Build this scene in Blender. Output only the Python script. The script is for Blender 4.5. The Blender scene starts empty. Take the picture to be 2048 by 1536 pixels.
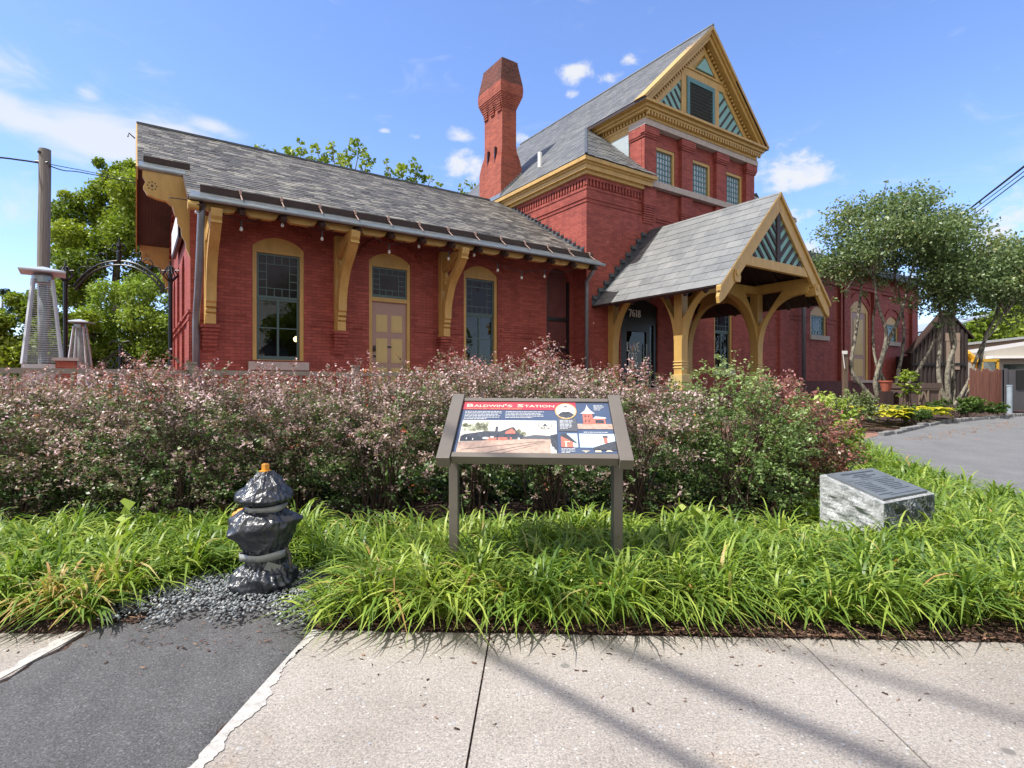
import bpy, math, random
import numpy as np
from mathutils import Vector, Matrix
sc = bpy.context.scene
R = math.radians
# ------------------------------------------------------------------ camera, sky, sun, exposure
cam_d = bpy.data.cameras.new("Camera"); cam = bpy.data.objects.new("Camera", cam_d)
sc.collection.objects.link(cam); sc.camera = cam
cam_d.sensor_width = 36; cam_d.lens = 1109 / 2048 * 36
cam_d.clip_start = .05; cam_d.clip_end = 3000
cam.location = (0, 0, 1.2); cam.rotation_euler = (R(90), 0, 0)
SUN_EL = 57.0
SUN_DIR = Vector((-.90 * math.cos(R(SUN_EL)), -.436 * math.cos(R(SUN_EL)), math.sin(R(SUN_EL)))).normalized()
sun_d = bpy.data.lights.new("Sun", 'SUN'); sun = bpy.data.objects.new("Sun", sun_d)
sc.collection.objects.link(sun)
sun_d.energy = 3.5; sun_d.angle = R(.53); sun_d.color = (1, .955, .88)
sun.rotation_euler = SUN_DIR.to_track_quat('Z', 'Y').to_euler(); sun.location = (-20, -10, 40)
vs = sc.view_settings
sc.display_settings.display_device = 'sRGB'
vs.view_transform = 'Standard'; vs.look = 'None'; vs.gamma = 1; vs.exposure = 1.05; vs.use_curve_mapping = False
world = bpy.data.worlds.new("World"); sc.world = world; world.use_nodes = True
wt = world.node_tree; wt.nodes.clear()
SKY_STRENGTH = .15

def build_world():
    N = wt.nodes; L = wt.links
    out = N.new('ShaderNodeOutputWorld'); bg = N.new('ShaderNodeBackground')
    L.new(bg.outputs[0], out.inputs[0]); bg.inputs[1].default_value = SKY_STRENGTH
    sky = N.new('ShaderNodeTexSky'); sky.sky_type = 'NISHITA'; sky.sun_disc = False
    sky.sun_elevation = R(SUN_EL); sky.sun_rotation = math.atan2(SUN_DIR.x, SUN_DIR.y) % (2 * math.pi)
    sky.air_density = 1.0; sky.dust_density = .55; sky.ozone_density = 1.6; sky.altitude = 100
    tc = N.new('ShaderNodeTexCoord')
    def m(op, a, b=None, c=None, clamp=False):
        n = N.new('ShaderNodeMath'); n.operation = op; n.use_clamp = clamp
        for i, v in enumerate((a, b, c)):
            if v is None: continue
            if isinstance(v, (int, float)): n.inputs[i].default_value = v
            else: L.new(v, n.inputs[i])
        return n.outputs[0]
    sp = N.new('ShaderNodeSeparateXYZ'); L.new(tc.outputs['Generated'], sp.inputs[0])
    az = m('ARCTAN2', sp.outputs[0], sp.outputs[1]); el = m('ARCSINE', sp.outputs[2])
    def noise(scale, det, dist, sx=1, sy=1):
        cb = N.new('ShaderNodeCombineXYZ'); L.new(m('MULTIPLY', az, sx), cb.inputs[0]); L.new(m('MULTIPLY', el, sy), cb.inputs[1])
        n = N.new('ShaderNodeTexNoise'); n.inputs['Scale'].default_value = scale; n.inputs['Detail'].default_value = det
        n.inputs['Distortion'].default_value = dist; n.inputs['Roughness'].default_value = .62
        L.new(cb.outputs[0], n.inputs['Vector']); return n.outputs['Fac']
    n1 = noise(16, 8, .3, 1, 1.6); n2 = noise(8, 9, .9, 1, 2.4)
    # clouds: azimuth, elevation, half width, half height, strength   (degrees)
    puffs = [(26.8, 19.0, 3.6, 1.7, 1.15), (27.4, 17.9, 4.2, .9, .9), (6.6, 29.1, 3.3, 1.15, 1.0), (9.3, 28.6, 1.6, .7, .85), (12.0, 30.0, 1.5, .7, .85),
             (6.0, 27.5, 1.1, .5, .75), (-5.6, 24.1, 2.3, 1.0, .9), (1.1, 23.8, 1.4, .9, .8), (-4.6, 21.0, 4.2, 2.2, .78),
             (-1.6, 19.6, 3.0, 1.6, .8), (39.5, 11.5, 3.6, 2.6, .95), (42.6, 12.6, 3.0, 1.2, .9), (25.8, 15.0, 4.8, 1.5, .66),
             (28.0, 12.0, 2.2, 1.0, .85), (-13.0, 24.0, 1.1, .4, .7), (-10.2, 23.8, 1.0, .45, .65), (36.4, 9.0, 3.5, 2.0, .6), (-2, 16, 5, 2.4, .45)]
    wisps = [(-42.5, 19.9, 6.5, 1.5, 1.05), (-36.5, 19.7, 5.2, 2.1, 1.25), (-31.5, 20.6, 4.2, 2.0, 1.1), (-28.4, 22.2, 2.4, .75, 1.0), (-37.4, 22.6, 1.0, .8, .75),
             (-46, 22.5, 7, 2, .55), (-32.6, 28.6, 2.6, 1.2, .2), (-42, 14, 9, 2.5, .35), (44, 17, 3, 1, .35)]
    def field(lst):
        tot = None
        for (a, e, ra, re, s) in lst:
            da = m('DIVIDE', m('SUBTRACT', az, R(a)), R(ra)); de = m('DIVIDE', m('SUBTRACT', el, R(e)), R(re))
            q = m('MULTIPLY', m('EXPONENT', m('MULTIPLY', m('ADD', m('MULTIPLY', da, da), m('MULTIPLY', de, de)), -1.0)), s)
            tot = q if tot is None else m('MAXIMUM', tot, q)
        return tot
    def smooth(v, lo, hi):
        n = N.new('ShaderNodeMapRange'); n.interpolation_type = 'SMOOTHSTEP'
        L.new(v, n.inputs[0]); n.inputs[1].default_value = lo; n.inputs[2].default_value = hi
        return n.outputs[0]
    c1 = smooth(m('ADD', field(puffs), m('MULTIPLY', m('SUBTRACT', n1, .5), 2.3)), .42, 1.05)
    c2 = smooth(m('ADD', field(wisps), m('MULTIPLY', m('SUBTRACT', n2, .5), 1.8)), .08, 1.1)
    front = m('GREATER_THAN', sp.outputs[1], 0)
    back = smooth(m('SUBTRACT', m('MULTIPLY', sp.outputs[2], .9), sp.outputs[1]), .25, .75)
    other = m('MULTIPLY', smooth(m('ADD', n2, m('MULTIPLY', back, .25)), .45, .75), back)  # unseen cloud cover behind and overhead, added to lift and neutralise the fill light
    hz = smooth(el, R(16), R(-1))
    fac = m('MAXIMUM', m('MAXIMUM', m('MULTIPLY', c1, .93), m('MULTIPLY', c2, .82)), m('MULTIPLY', hz, .0))
    fac = m('MAXIMUM', fac, m('MULTIPLY', hz, .16))
    mx = N.new('ShaderNodeMix'); mx.data_type = 'RGBA'; L.new(fac, mx.inputs[0])
    tint = N.new('ShaderNodeMix'); tint.data_type = 'RGBA'; tint.blend_type = 'MULTIPLY'; tint.inputs[0].default_value = 1
    L.new(sky.outputs[0], tint.inputs[6]); tint.inputs[7].default_value = SKY_TINT
    L.new(tint.outputs[2], mx.inputs[6]); mx.inputs[7].default_value = CLOUD
    m2 = N.new('ShaderNodeMix'); m2.data_type = 'RGBA'; L.new(m('MULTIPLY', other, .9), m2.inputs[0]); L.new(mx.outputs[2], m2.inputs[6]); m2.inputs[7].default_value = FILL_CLOUD
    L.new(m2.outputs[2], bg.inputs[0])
SKY_TINT = (.70, .765, .97, 1); CLOUD = (2.9, 2.95, 3.05, 1); FILL_CLOUD = (3.6, 3.35, 3.0, 1)
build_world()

# ------------------------------------------------------------------ helpers
RNG = np.random.default_rng(7); rnd = random.Random(5)
TH = math.atan2(754, 1109); CU, SU = math.cos(TH), math.sin(TH)
def ST(s, t, z=0):                       # station axes (along the front, into the depth) -> world
    return Vector((CU * s - SU * t, SU * s + CU * t, z))
def gz(X, Y):                            # height of the terrain
    u = min(max((Y - 6) / 14, 0), 1); return .52 * u * u * (3 - 2 * u)
def at(px, py, Y): return Vector(((px - 1024) * Y / 1109, Y, 1.2 + (768 - py) * Y / 1109))

def link(o, parent=None):
    sc.collection.objects.link(o)
    if parent is not None: o.parent = parent
    return o
def tag(o, label=None, cat=None, group=None, kind=None):
    if label: o['label'] = label
    if cat: o['category'] = cat
    if group: o['group'] = group
    if kind: o['kind'] = kind
    return o
def empty(name, loc, rz=0, label=None, cat=None, group=None):
    o = bpy.data.objects.new(name, None); o.empty_display_size = .2
    o.location = loc; o.rotation_euler = (0, 0, rz); link(o)
    return tag(o, label, cat, group)
def copy_tree(o, parent=None):
    c = o.copy(); sc.collection.objects.link(c)
    if parent is not None: c.parent = parent
    for ch in list(o.children): copy_tree(ch, c)
    return c

def box_uv(me):
    nl = len(me.loops)
    if nl == 0: return
    npol = len(me.polygons)
    nrm = np.zeros(npol * 3, 'f'); me.polygons.foreach_get('normal', nrm); nrm = nrm.reshape(-1, 3)
    tot = np.zeros(npol, 'i'); me.polygons.foreach_get('loop_total', tot)
    vi = np.zeros(nl, 'i'); me.loops.foreach_get('vertex_index', vi)
    co = np.zeros(len(me.vertices) * 3, 'f'); me.vertices.foreach_get('co', co); co = co.reshape(-1, 3)
    n = np.repeat(nrm, tot, axis=0); p = co[vi]
    u = np.stack([-n[:, 1], n[:, 0], np.zeros(nl)], 1); ln = np.linalg.norm(u, axis=1)
    flat = ln < .2; u[flat] = (1, 0, 0); ln[flat] = 1; u /= ln[:, None]
    v = np.cross(n, u)
    uv = np.stack([(u * p).sum(1), (v * p).sum(1)], 1).astype('f')
    lay = me.uv_layers.new(name='UVMap'); lay.data.foreach_set('uv', uv.ravel())

class MB:
    """collects shapes, then links them as ONE mesh object"""
    def __init__(self): self.v = []; self.f = []
    def add(self, vs, fs):
        b = len(self.v); self.v += [tuple(p) for p in vs]; self.f += [tuple(i + b for i in f) for f in fs]; return self
    def box(self, a, b):
        (x0, y0, z0), (x1, y1, z1) = a, b
        if x0 > x1: x0, x1 = x1, x0
        if y0 > y1: y0, y1 = y1, y0
        if z0 > z1: z0, z1 = z1, z0
        return self.add([(x0, y0, z0), (x1, y0, z0), (x1, y1, z0), (x0, y1, z0), (x0, y0, z1), (x1, y0, z1), (x1, y1, z1), (x0, y1, z1)],
                        [(3, 2, 1, 0), (4, 5, 6, 7), (0, 1, 5, 4), (1, 2, 6, 5), (2, 3, 7, 6), (3, 0, 4, 7)])
    def obox(self, c, ax, ay, az):       # centre and three half-axis vectors
        c, ax, ay, az = map(Vector, (c, ax, ay, az))
        vs = [c - ax - ay - az, c + ax - ay - az, c + ax + ay - az, c - ax + ay - az, c - ax - ay + az, c + ax - ay + az, c + ax + ay + az, c - ax + ay + az]
        fs = [(3, 2, 1, 0), (4, 5, 6, 7), (0, 1, 5, 4), (1, 2, 6, 5), (2, 3, 7, 6), (3, 0, 4, 7)]
        if ax.cross(ay).dot(az) < 0: fs = [f[::-1] for f in fs]
        return self.add(vs, fs)
    def bar(self, p, q, w, d, up=(0, 0, 1)):   # straight bar, w across, d along 'up'
        p, q, up = Vector(p), Vector(q), Vector(up); a = (q - p); ln = a.length; a /= ln
        sd = a.cross(up)
        if sd.length < 1e-4: sd = a.cross(Vector((1, 0, 0)))
        sd.normalize(); u = sd.cross(a)
        return self.obox((p + q) / 2, a * ln / 2, sd * w / 2, u * d / 2)
    def prism(self, poly, axis, d0, d1):
        """poly in the plane across 'axis'; s: (t,z)  t: (s,z)  z: (s,t)"""
        def P(a, b, d): return {'s': (d, a, b), 't': (a, d, b), 'z': (a, b, d)}[axis]
        ar = sum(poly[i][0] * poly[(i + 1) % len(poly)][1] - poly[(i + 1) % len(poly)][0] * poly[i][1] for i in range(len(poly)))
        if (ar < 0) != (axis == 't'): poly = poly[::-1]
        if d0 > d1: d0, d1 = d1, d0
        n = len(poly); vs = [P(a, b, d0) for a, b in poly] + [P(a, b, d1) for a, b in poly]
        fs = [tuple(range(n))[::-1], tuple(range(n, 2 * n))]
        for i in range(n): fs.append((i, (i + 1) % n, n + (i + 1) % n, n + i))
        return self.add(vs, fs)
    def tube(self, pts, r, n=8, cap=True):
        pts = [Vector(p) for p in pts]; rs = r if isinstance(r, (list, tuple)) else [r] * len(pts)
        vs = []; fs = []; ref = Vector((0, 0, 1)); prev = None
        for i, p in enumerate(pts):
            a = (pts[min(i + 1, len(pts) - 1)] - pts[max(i - 1, 0)]).normalized()
            if prev is None:
                x = a.cross(ref)
                if x.length < .1: x = a.cross(Vector((1, 0, 0)))
            else: x = prev - a * prev.dot(a)
            x.normalize(); prev = x; y = a.cross(x)
            for k in range(n):
                an = 2 * math.pi * k / n; vs.append(p + (x * math.cos(an) + y * math.sin(an)) * rs[i])
        for i in range(len(pts) - 1):
            for k in range(n):
                k2 = (k + 1) % n; fs.append((i * n + k, i * n + k2, (i + 1) * n + k2, (i + 1) * n + k))
        if cap: fs += [tuple(range(n))[::-1], tuple(range((len(pts) - 1) * n, len(pts) * n))]
        return self.add(vs, fs)
    def lathe(self, c, prof, n=16, sq=1.0):    # prof: (r,z)
        vs = []; fs = []
        for r, z in prof:
            for k in range(n):
                an = 2 * math.pi * k / n; vs.append((c[0] + r * math.cos(an), c[1] + r * math.sin(an) * sq, c[2] + z))
        for i in range(len(prof) - 1):
            for k in range(n):
                k2 = (k + 1) % n; fs.append((i * n + k, i * n + k2, (i + 1) * n + k2, (i + 1) * n + k))
        fs += [tuple(range(n))[::-1], tuple(range((len(prof) - 1) * n, len(prof) * n))]
        return self.add(vs, fs)
    def quad(self, *p): return self.add(p, [tuple(range(len(p)))])
    def build(self, name, mat, parent=None, org=(0, 0, 0), smooth=False, bevel=0, label=None, rot=0):
        me = bpy.data.meshes.new(name); ox, oy, oz = org
        me.from_pydata([(x - ox, y - oy, z - oz) for x, y, z in self.v], [], self.f); me.update()
        box_uv(me)
        if mat is not None: me.materials.append(mat)
        if smooth:
            me.shade_smooth()
        o = bpy.data.objects.new(name, me); link(o, parent)
        if parent is None: o.location = org
        if bevel:
            b = o.modifiers.new('bevel', 'BEVEL'); b.width = bevel; b.segments = 2; b.limit_method = 'ANGLE'
        if label: o['label'] = label
        return o

def np_mesh(name, V, mat, parent=None, loc=None, F=None, tint=None, k=4):
    """mesh from an (n*k,3) vertex array of separate k-gons, or with faces F (m,k)"""
    V = np.asarray(V, 'f').reshape(-1, 3)
    if F is None: F = np.arange(len(V)).reshape(-1, k)
    me = bpy.data.meshes.new(name); nf = len(F); k = F.shape[1]
    me.vertices.add(len(V)); me.vertices.foreach_set('co', V.ravel())
    me.loops.add(nf * k); me.loops.foreach_set('vertex_index', F.astype('i').ravel())
    me.polygons.add(nf); me.polygons.foreach_set('loop_start', np.arange(0, nf * k, k, dtype='i'))
    me.polygons.foreach_set('loop_total', np.full(nf, k, 'i'))
    me.update(calc_edges=True)
    if tint is not None:
        a = me.attributes.new('tint', 'FLOAT', 'FACE'); a.data.foreach_set('value', np.asarray(tint, 'f'))
    if mat is not None: me.materials.append(mat)
    o = bpy.data.objects.new(name, me); link(o, parent)
    if loc is not None: o.location = loc
    return o

# ------------------------------------------------------------------ materials
def new_mat(name):
    m = bpy.data.materials.new(name); m.use_nodes = True; t = m.node_tree; t.nodes.clear()
    o = t.nodes.new('ShaderNodeOutputMaterial'); b = t.nodes.new('ShaderNodeBsdfPrincipled')
    t.links.new(b.outputs[0], o.inputs[0]); return m, t, b, o
def ramp(t, fac, stops):
    r = t.nodes.new('ShaderNodeValToRGB'); e = r.color_ramp.elements
    while len(e) < len(stops): e.new(.5)
    for i, (p, c) in enumerate(stops): e[i].position = p; e[i].color = (*c, 1)
    t.links.new(fac, r.inputs[0]); return r.outputs[0]
def nz(t, scale, det=5, rough=.6, coord='Object', st=None, dist=0):
    tc = t.nodes.new('ShaderNodeTexCoord'); n = t.nodes.new('ShaderNodeTexNoise')
    n.inputs['Scale'].default_value = scale; n.inputs['Detail'].default_value = det; n.inputs['Roughness'].default_value = rough
    n.inputs['Distortion'].default_value = dist
    if st:
        mp = t.nodes.new('ShaderNodeMapping'); mp.inputs['Scale'].default_value = st
        t.links.new(tc.outputs[coord], mp.inputs[0]); t.links.new(mp.outputs[0], n.inputs['Vector'])
    else: t.links.new(tc.outputs[coord], n.inputs['Vector'])
    return n.outputs['Fac']
def mul(t, a, b, fac=1.0, mode='MULTIPLY'):
    n = t.nodes.new('ShaderNodeMix'); n.data_type = 'RGBA'; n.blend_type = mode
    for i, v in ((0, fac), (6, a), (7, b)):
        if isinstance(v, (int, float)): n.inputs[i].default_value = v
        elif isinstance(v, tuple): n.inputs[i].default_value = (*v, 1)[:4]
        else: t.links.new(v, n.inputs[i])
    return n.outputs[2]
def bump(t, b, h, strength=.4, dist=.01, prev=None):
    n = t.nodes.new('ShaderNodeBump'); n.inputs['Strength'].default_value = strength; n.inputs['Distance'].default_value = dist
    t.links.new(h, n.inputs['Height'])
    if prev is not None: t.links.new(prev, n.inputs['Normal'])
    t.links.new(n.outputs[0], b.inputs['Normal']); return n.outputs[0]
def M(name, col, rough=.6, var=.25, scale=6, bmp=.0, bscale=None, metal=0, spec=.5, st=None):
    m, t, b, o = new_mat(name)
    f = nz(t, scale, 6, .65, st=st)
    lo = tuple(c * (1 - var) for c in col); hi = tuple(min(c * (1 + var), .95) for c in col)
    t.links.new(ramp(t, f, [(.25, lo), (.5, col), (.78, hi)]), b.inputs['Base Color'])
    b.inputs['Roughness'].default_value = rough; b.inputs['Metallic'].default_value = metal
    b.inputs['Specular IOR Level'].default_value = spec
    if bmp: bump(t, b, nz(t, bscale or scale * 6, 5, .6, st=st), bmp, .01)
    return m
def brick_mat(name, col, dark, mortar, wear=.3, rough=.7, bw=.21, bh=.071):
    m, t, b, o = new_mat(name)
    uv = t.nodes.new('ShaderNodeUVMap'); bt = t.nodes.new('ShaderNodeTexBrick'); t.links.new(uv.outputs[0], bt.inputs[0])
    bt.inputs['Scale'].default_value = 1; bt.inputs['Brick Width'].default_value = bw; bt.inputs['Row Height'].default_value = bh
    bt.inputs['Mortar Size'].default_value = .0055; bt.inputs['Mortar Smooth'].default_value = .35; bt.inputs['Bias'].default_value = -.1
    bt.inputs['Color1'].default_value = (*col, 1); bt.inputs['Color2'].default_value = (*dark, 1); bt.inputs['Mortar'].default_value = (*mortar, 1)
    big = ramp(t, nz(t, .7, 6, .65), [(.3, (.74, .74, .76)), (.5, (1, 1, 1)), (.72, (1.14, 1.1, 1.08))])
    c = mul(t, bt.outputs['Color'], big, wear * 2)
    streak = ramp(t, nz(t, 1.0, 6, .6, st=(3.5, 3.5, .35)), [(.35, (.72, .70, .70)), (.55, (1, 1, 1))])
    c = mul(t, c, streak, .55)
    fine = ramp(t, nz(t, 45, 3), [(.3, (.86, .86, .86)), (.7, (1.1, 1.1, 1.1))]); c = mul(t, c, fine, .7)
    chip = ramp(t, nz(t, 5.0, 3, .5), [(.745, (0, 0, 0)), (.765, (1, 1, 1))]); c = mul(t, c, (.62, .45, .42), chip, 'MIX')
    t.links.new(c, b.inputs['Base Color']); b.inputs['Roughness'].default_value = rough; b.inputs['Specular IOR Level'].default_value = .35
    inv = t.nodes.new('ShaderNodeMath'); inv.operation = 'SUBTRACT'; inv.inputs[0].default_value = 1; t.links.new(bt.outputs['Fac'], inv.inputs[1])
    p = bump(t, b, inv.outputs[0], .55, .008); bump(t, b, nz(t, 30, 4), .25, .008, p)
    return m
def island_mat(name, stops, rough=.7, bmp=.3, bscale=30, streak=None, spec=.4):
    m, t, b, o = new_mat(name)
    g = t.nodes.new('ShaderNodeNewGeometry')
    c = ramp(t, g.outputs['Random Per Island'], stops)
    c = mul(t, c, ramp(t, nz(t, 1.3, 6, .7, dist=.6), [(.3, (.72, .72, .74)), (.5, (1, 1, 1)), (.7, (1.22, 1.2, 1.15))]), .9)
    if streak: c = mul(t, c, streak, ramp(t, nz(t, 7.0, 8, .75, dist=1.2), [(.56, (0, 0, 0)), (.7, (.85, .85, .85))]), 'MIX')
    c = mul(t, c, ramp(t, nz(t, 40, 3), [(.3, (.8, .8, .8)), (.7, (1.15, 1.15, 1.15))]), .7)
    t.links.new(c, b.inputs['Base Color']); b.inputs['Roughness'].default_value = rough; b.inputs['Specular IOR Level'].default_value = spec
    if bmp: bump(t, b, nz(t, bscale, 5), bmp, .006)
    return m
def leaf_mat(name, stops, trans=.35, rough=.45, spec=.4, big=None):
    m, t, b, o = new_mat(name)
    a = t.nodes.new('ShaderNodeAttribute'); a.attribute_name = 'tint'
    c = ramp(t, a.outputs['Fac'], stops)
    if big: c = mul(t, c, ramp(t, nz(t, big, 4), [(.3, (.7, .75, .7)), (.7, (1.2, 1.15, 1.1))]), .8)
    t.links.new(c, b.inputs['Base Color']); b.inputs['Roughness'].default_value = rough; b.inputs['Specular IOR Level'].default_value = spec
    tr = t.nodes.new('ShaderNodeBsdfTranslucent'); t.links.new(mul(t, c, (1.15, 1.2, .6)), tr.inputs[0])
    mx = t.nodes.new('ShaderNodeMixShader'); mx.inputs[0].default_value = trans
    t.links.new(b.outputs[0], mx.inputs[1]); t.links.new(tr.outputs[0], mx.inputs[2]); t.links.new(mx.outputs[0], o.inputs[0])
    return m
def wood_mat(name, c1, c2, rough=.6, sc_=(8, 8, .6)):
    m, t, b, o = new_mat(name)
    f = nz(t, 3, 7, .65, st=sc_); t.links.new(ramp(t, f, [(.3, c1), (.7, c2)]), b.inputs['Base Color'])
    b.inputs['Roughness'].default_value = rough; bump(t, b, f, .25, .01); return m
def glass_mat(name, base, rough=.03, wob=.02):
    m, t, b, o = new_mat(name)
    f = nz(t, 1.7, 4); t.links.new(ramp(t, f, [(.3, tuple(c * .5 for c in base)), (.7, tuple(c * 1.5 for c in base))]), b.inputs['Base Color'])
    b.inputs['Roughness'].default_value = rough; b.inputs['IOR'].default_value = 1.33; b.inputs['Specular IOR Level'].default_value = .5
    bump(t, b, nz(t, 3, 2), wob, .05); return m

BRICK = brick_mat('painted_brick', (.365, .086, .064), (.245, .052, .041), (.175, .046, .040))
BRICK_OLD = brick_mat('chimney_brick', (.37, .095, .06), (.24, .055, .04), (.34, .17, .13), .5, .85)
BRICK_SOOT = brick_mat('sooty_brick', (.17, .055, .042), (.075, .032, .028), (.26, .16, .13), .6, .9)
FOUND = M('foundation_paint', (.10, .028, .026), .8, .3, 3, .3, 25)
YEL = M('ochre_paint', (.48, .30, .09), .5, .19, 3.2, .12, 30, st=(2.2, 2.2, .7))
YELP = M('cream_paint', (.50, .38, .16), .5, .08, 3)
TEAL = M('teal_paint', (.085, .20, .21), .45, .15, 3)
TEALS = M('sash_paint', (.060, .105, .105), .4, .15, 3)
TEALD = M('dark_teal_paint', (.06, .11, .11), .4, .15, 3)
TEALL = M('pale_teal_boards', (.20, .40, .38), .5, .12, 3, .1, 30)
BROWN = wood_mat('brown_paint', (.028, .016, .014), (.055, .032, .028))
SOFF = None
MAUVE = M('mauve_paint', (.34, .22, .18), .5, .08, 3)
STONE = M('sandstone_sill', (.44, .38, .35), .85, .18, 7, .25, 40)
COPPER = M('old_copper', (.055, .036, .034), .5, .3, 4, .15, 15, .3)
GUTTER = M('gutter_metal', (.27, .31, .33), .38, .25, 5, .1, 20, .75)
GUTTERD = M('downspout_paint', (.19, .21, .24), .42, .25, 4, .05, 20, .4)
FLASH = M('lead_flashing', (.085, .10, .115), .5, .4, 6, .2, 20, .3)
def clear_glass():
    m, t, b, o = new_mat('window_glass'); t.nodes.remove(b); g = t.nodes.new('ShaderNodeBsdfGlossy'); g.inputs['Roughness'].default_value = .01; tr = t.nodes.new('ShaderNodeBsdfTransparent'); tr.inputs[0].default_value = (.62, .68, .70, 1)
    fr = t.nodes.new('ShaderNodeFresnel'); fr.inputs['IOR'].default_value = 1.5; mx = t.nodes.new('ShaderNodeMixShader'); bm = t.nodes.new('ShaderNodeBump'); bm.inputs['Strength'].default_value = .05; bm.inputs['Distance'].default_value = .05
    t.links.new(nz(t, 3, 2), bm.inputs['Height']); t.links.new(bm.outputs[0], g.inputs['Normal']); t.links.new(bm.outputs[0], fr.inputs['Normal'])
    t.links.new(fr.outputs[0], mx.inputs[0]); t.links.new(tr.outputs[0], mx.inputs[1]); t.links.new(g.outputs[0], mx.inputs[2]); t.links.new(mx.outputs[0], o.inputs[0]); return m
GLASS = clear_glass()
STAIN = glass_mat('stained_glass', (.014, .011, .018), .10, .06)
BLIND = M('curtain_behind_glass', (.42, .47, .52), .25, .55, 5, 0, spec=.6, st=(3, 3, .4))
BLACK = M('black_paint', (.012, .012, .014), .35, .3, 5)
IRON = M('black_iron', (.010, .012, .016), .4, .3, 20, .2, 60, .4)
WHITE = M('white_paint', (.75, .74, .72), .5, .06, 5)
CHROME = M('silver_paint', (.50, .53, .57), .32, .1, 5, metal=.25)
SLATE_OLD = island_mat('weathered_slate', [(0, (.045, .043, .043)), (.35, (.085, .082, .079)), (.75, (.132, .126, .117)), (1, (.23, .22, .195))], .62, .4, 25, (.31, .31, .29), .5)
SLATE = island_mat('grey_slate', [(0, (.105, .11, .118)), (.5, (.132, .138, .143)), (1, (.17, .173, .173))], .55, .3, 25, (.28, .275, .26), .5)
SLATE_BIG = island_mat('pale_slate', [(0, (.150, .158, .166)), (.5, (.178, .186, .192)), (1, (.21, .214, .215))], .5, .25, 22, None, .5)
def soffit_mat():
    m, t, b, o = new_mat('brown_soffit_boards')
    uv = t.nodes.new('ShaderNodeUVMap'); w = t.nodes.new('ShaderNodeTexWave'); w.wave_type = 'BANDS'; w.bands_direction = 'X'; w.wave_profile = 'SAW'
    w.inputs['Scale'].default_value = 4.2; w.inputs['Distortion'].default_value = .0; t.links.new(uv.outputs[0], w.inputs[0])
    e = ramp(t, w.outputs['Fac'], [(0, (.10, .10, .10)), (.08, (1, 1, 1)), (.95, (1, 1, 1)), (1, (.10, .10, .10))])
    c = mul(t, ramp(t, nz(t, 3, 5), [(.3, (.060, .038, .033)), (.7, (.095, .060, .050))]), e)
    t.links.new(c, b.inputs['Base Color']); b.inputs['Roughness'].default_value = .6; return m
SOFF = soffit_mat()
# ------------------------------------------------------------------ ground, sidewalk, driveway
def ground_mat():
    m, t, b, o = new_mat('bark_mulch')
    v = t.nodes.new('ShaderNodeTexVoronoi'); v.inputs['Scale'].default_value = 55; v.inputs['Randomness'].default_value = 1
    tc = t.nodes.new('ShaderNodeTexCoord'); mp = t.nodes.new('ShaderNodeMapping'); mp.inputs['Scale'].default_value = (1, 1.9, 1)
    t.links.new(tc.outputs['Object'], mp.inputs[0]); t.links.new(mp.outputs[0], v.inputs[0])
    c = ramp(t, v.outputs['Color'], [(.1, (.022, .012, .009)), (.5, (.060, .032, .024)), (.9, (.13, .08, .06))])
    c = mul(t, c, ramp(t, nz(t, 3, 6), [(.3, (.6, .6, .6)), (.7, (1.2, 1.1, 1.1))]))
    t.links.new(c, b.inputs['Base Color']); b.inputs['Roughness'].default_value = .95
    p = bump(t, b, v.outputs['Distance'], .9, .02); bump(t, b, nz(t, 20, 6), .5, .02, p); return m
def asphalt_mat(name, lo, hi, agg=130):
    m, t, b, o = new_mat(name)
    f = nz(t, 1.6, 7, .7); g = nz(t, agg, 3, .7)
    c = ramp(t, f, [(.3, lo), (.7, hi)])
    c = mul(t, c, ramp(t, g, [(.35, (.55, .55, .55)), (.52, (1, 1, 1)), (.72, (1.7, 1.7, 1.7))]))
    v = t.nodes.new('ShaderNodeTexVoronoi'); v.inputs['Scale'].default_value = agg * 1.3; tc = t.nodes.new('ShaderNodeTexCoord'); t.links.new(tc.outputs['Object'], v.inputs[0])
    c = mul(t, c, (.33, .33, .34), ramp(t, v.outputs['Color'], [(.78, (0, 0, 0)), (.90, (.28, .28, .28))]), 'MIX')
    t.links.new(c, b.inputs['Base Color']); b.inputs['Roughness'].default_value = .9
    p = bump(t, b, g, .75, .006); bump(t, b, nz(t, 8, 5), .3, .012, p); return m
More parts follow.
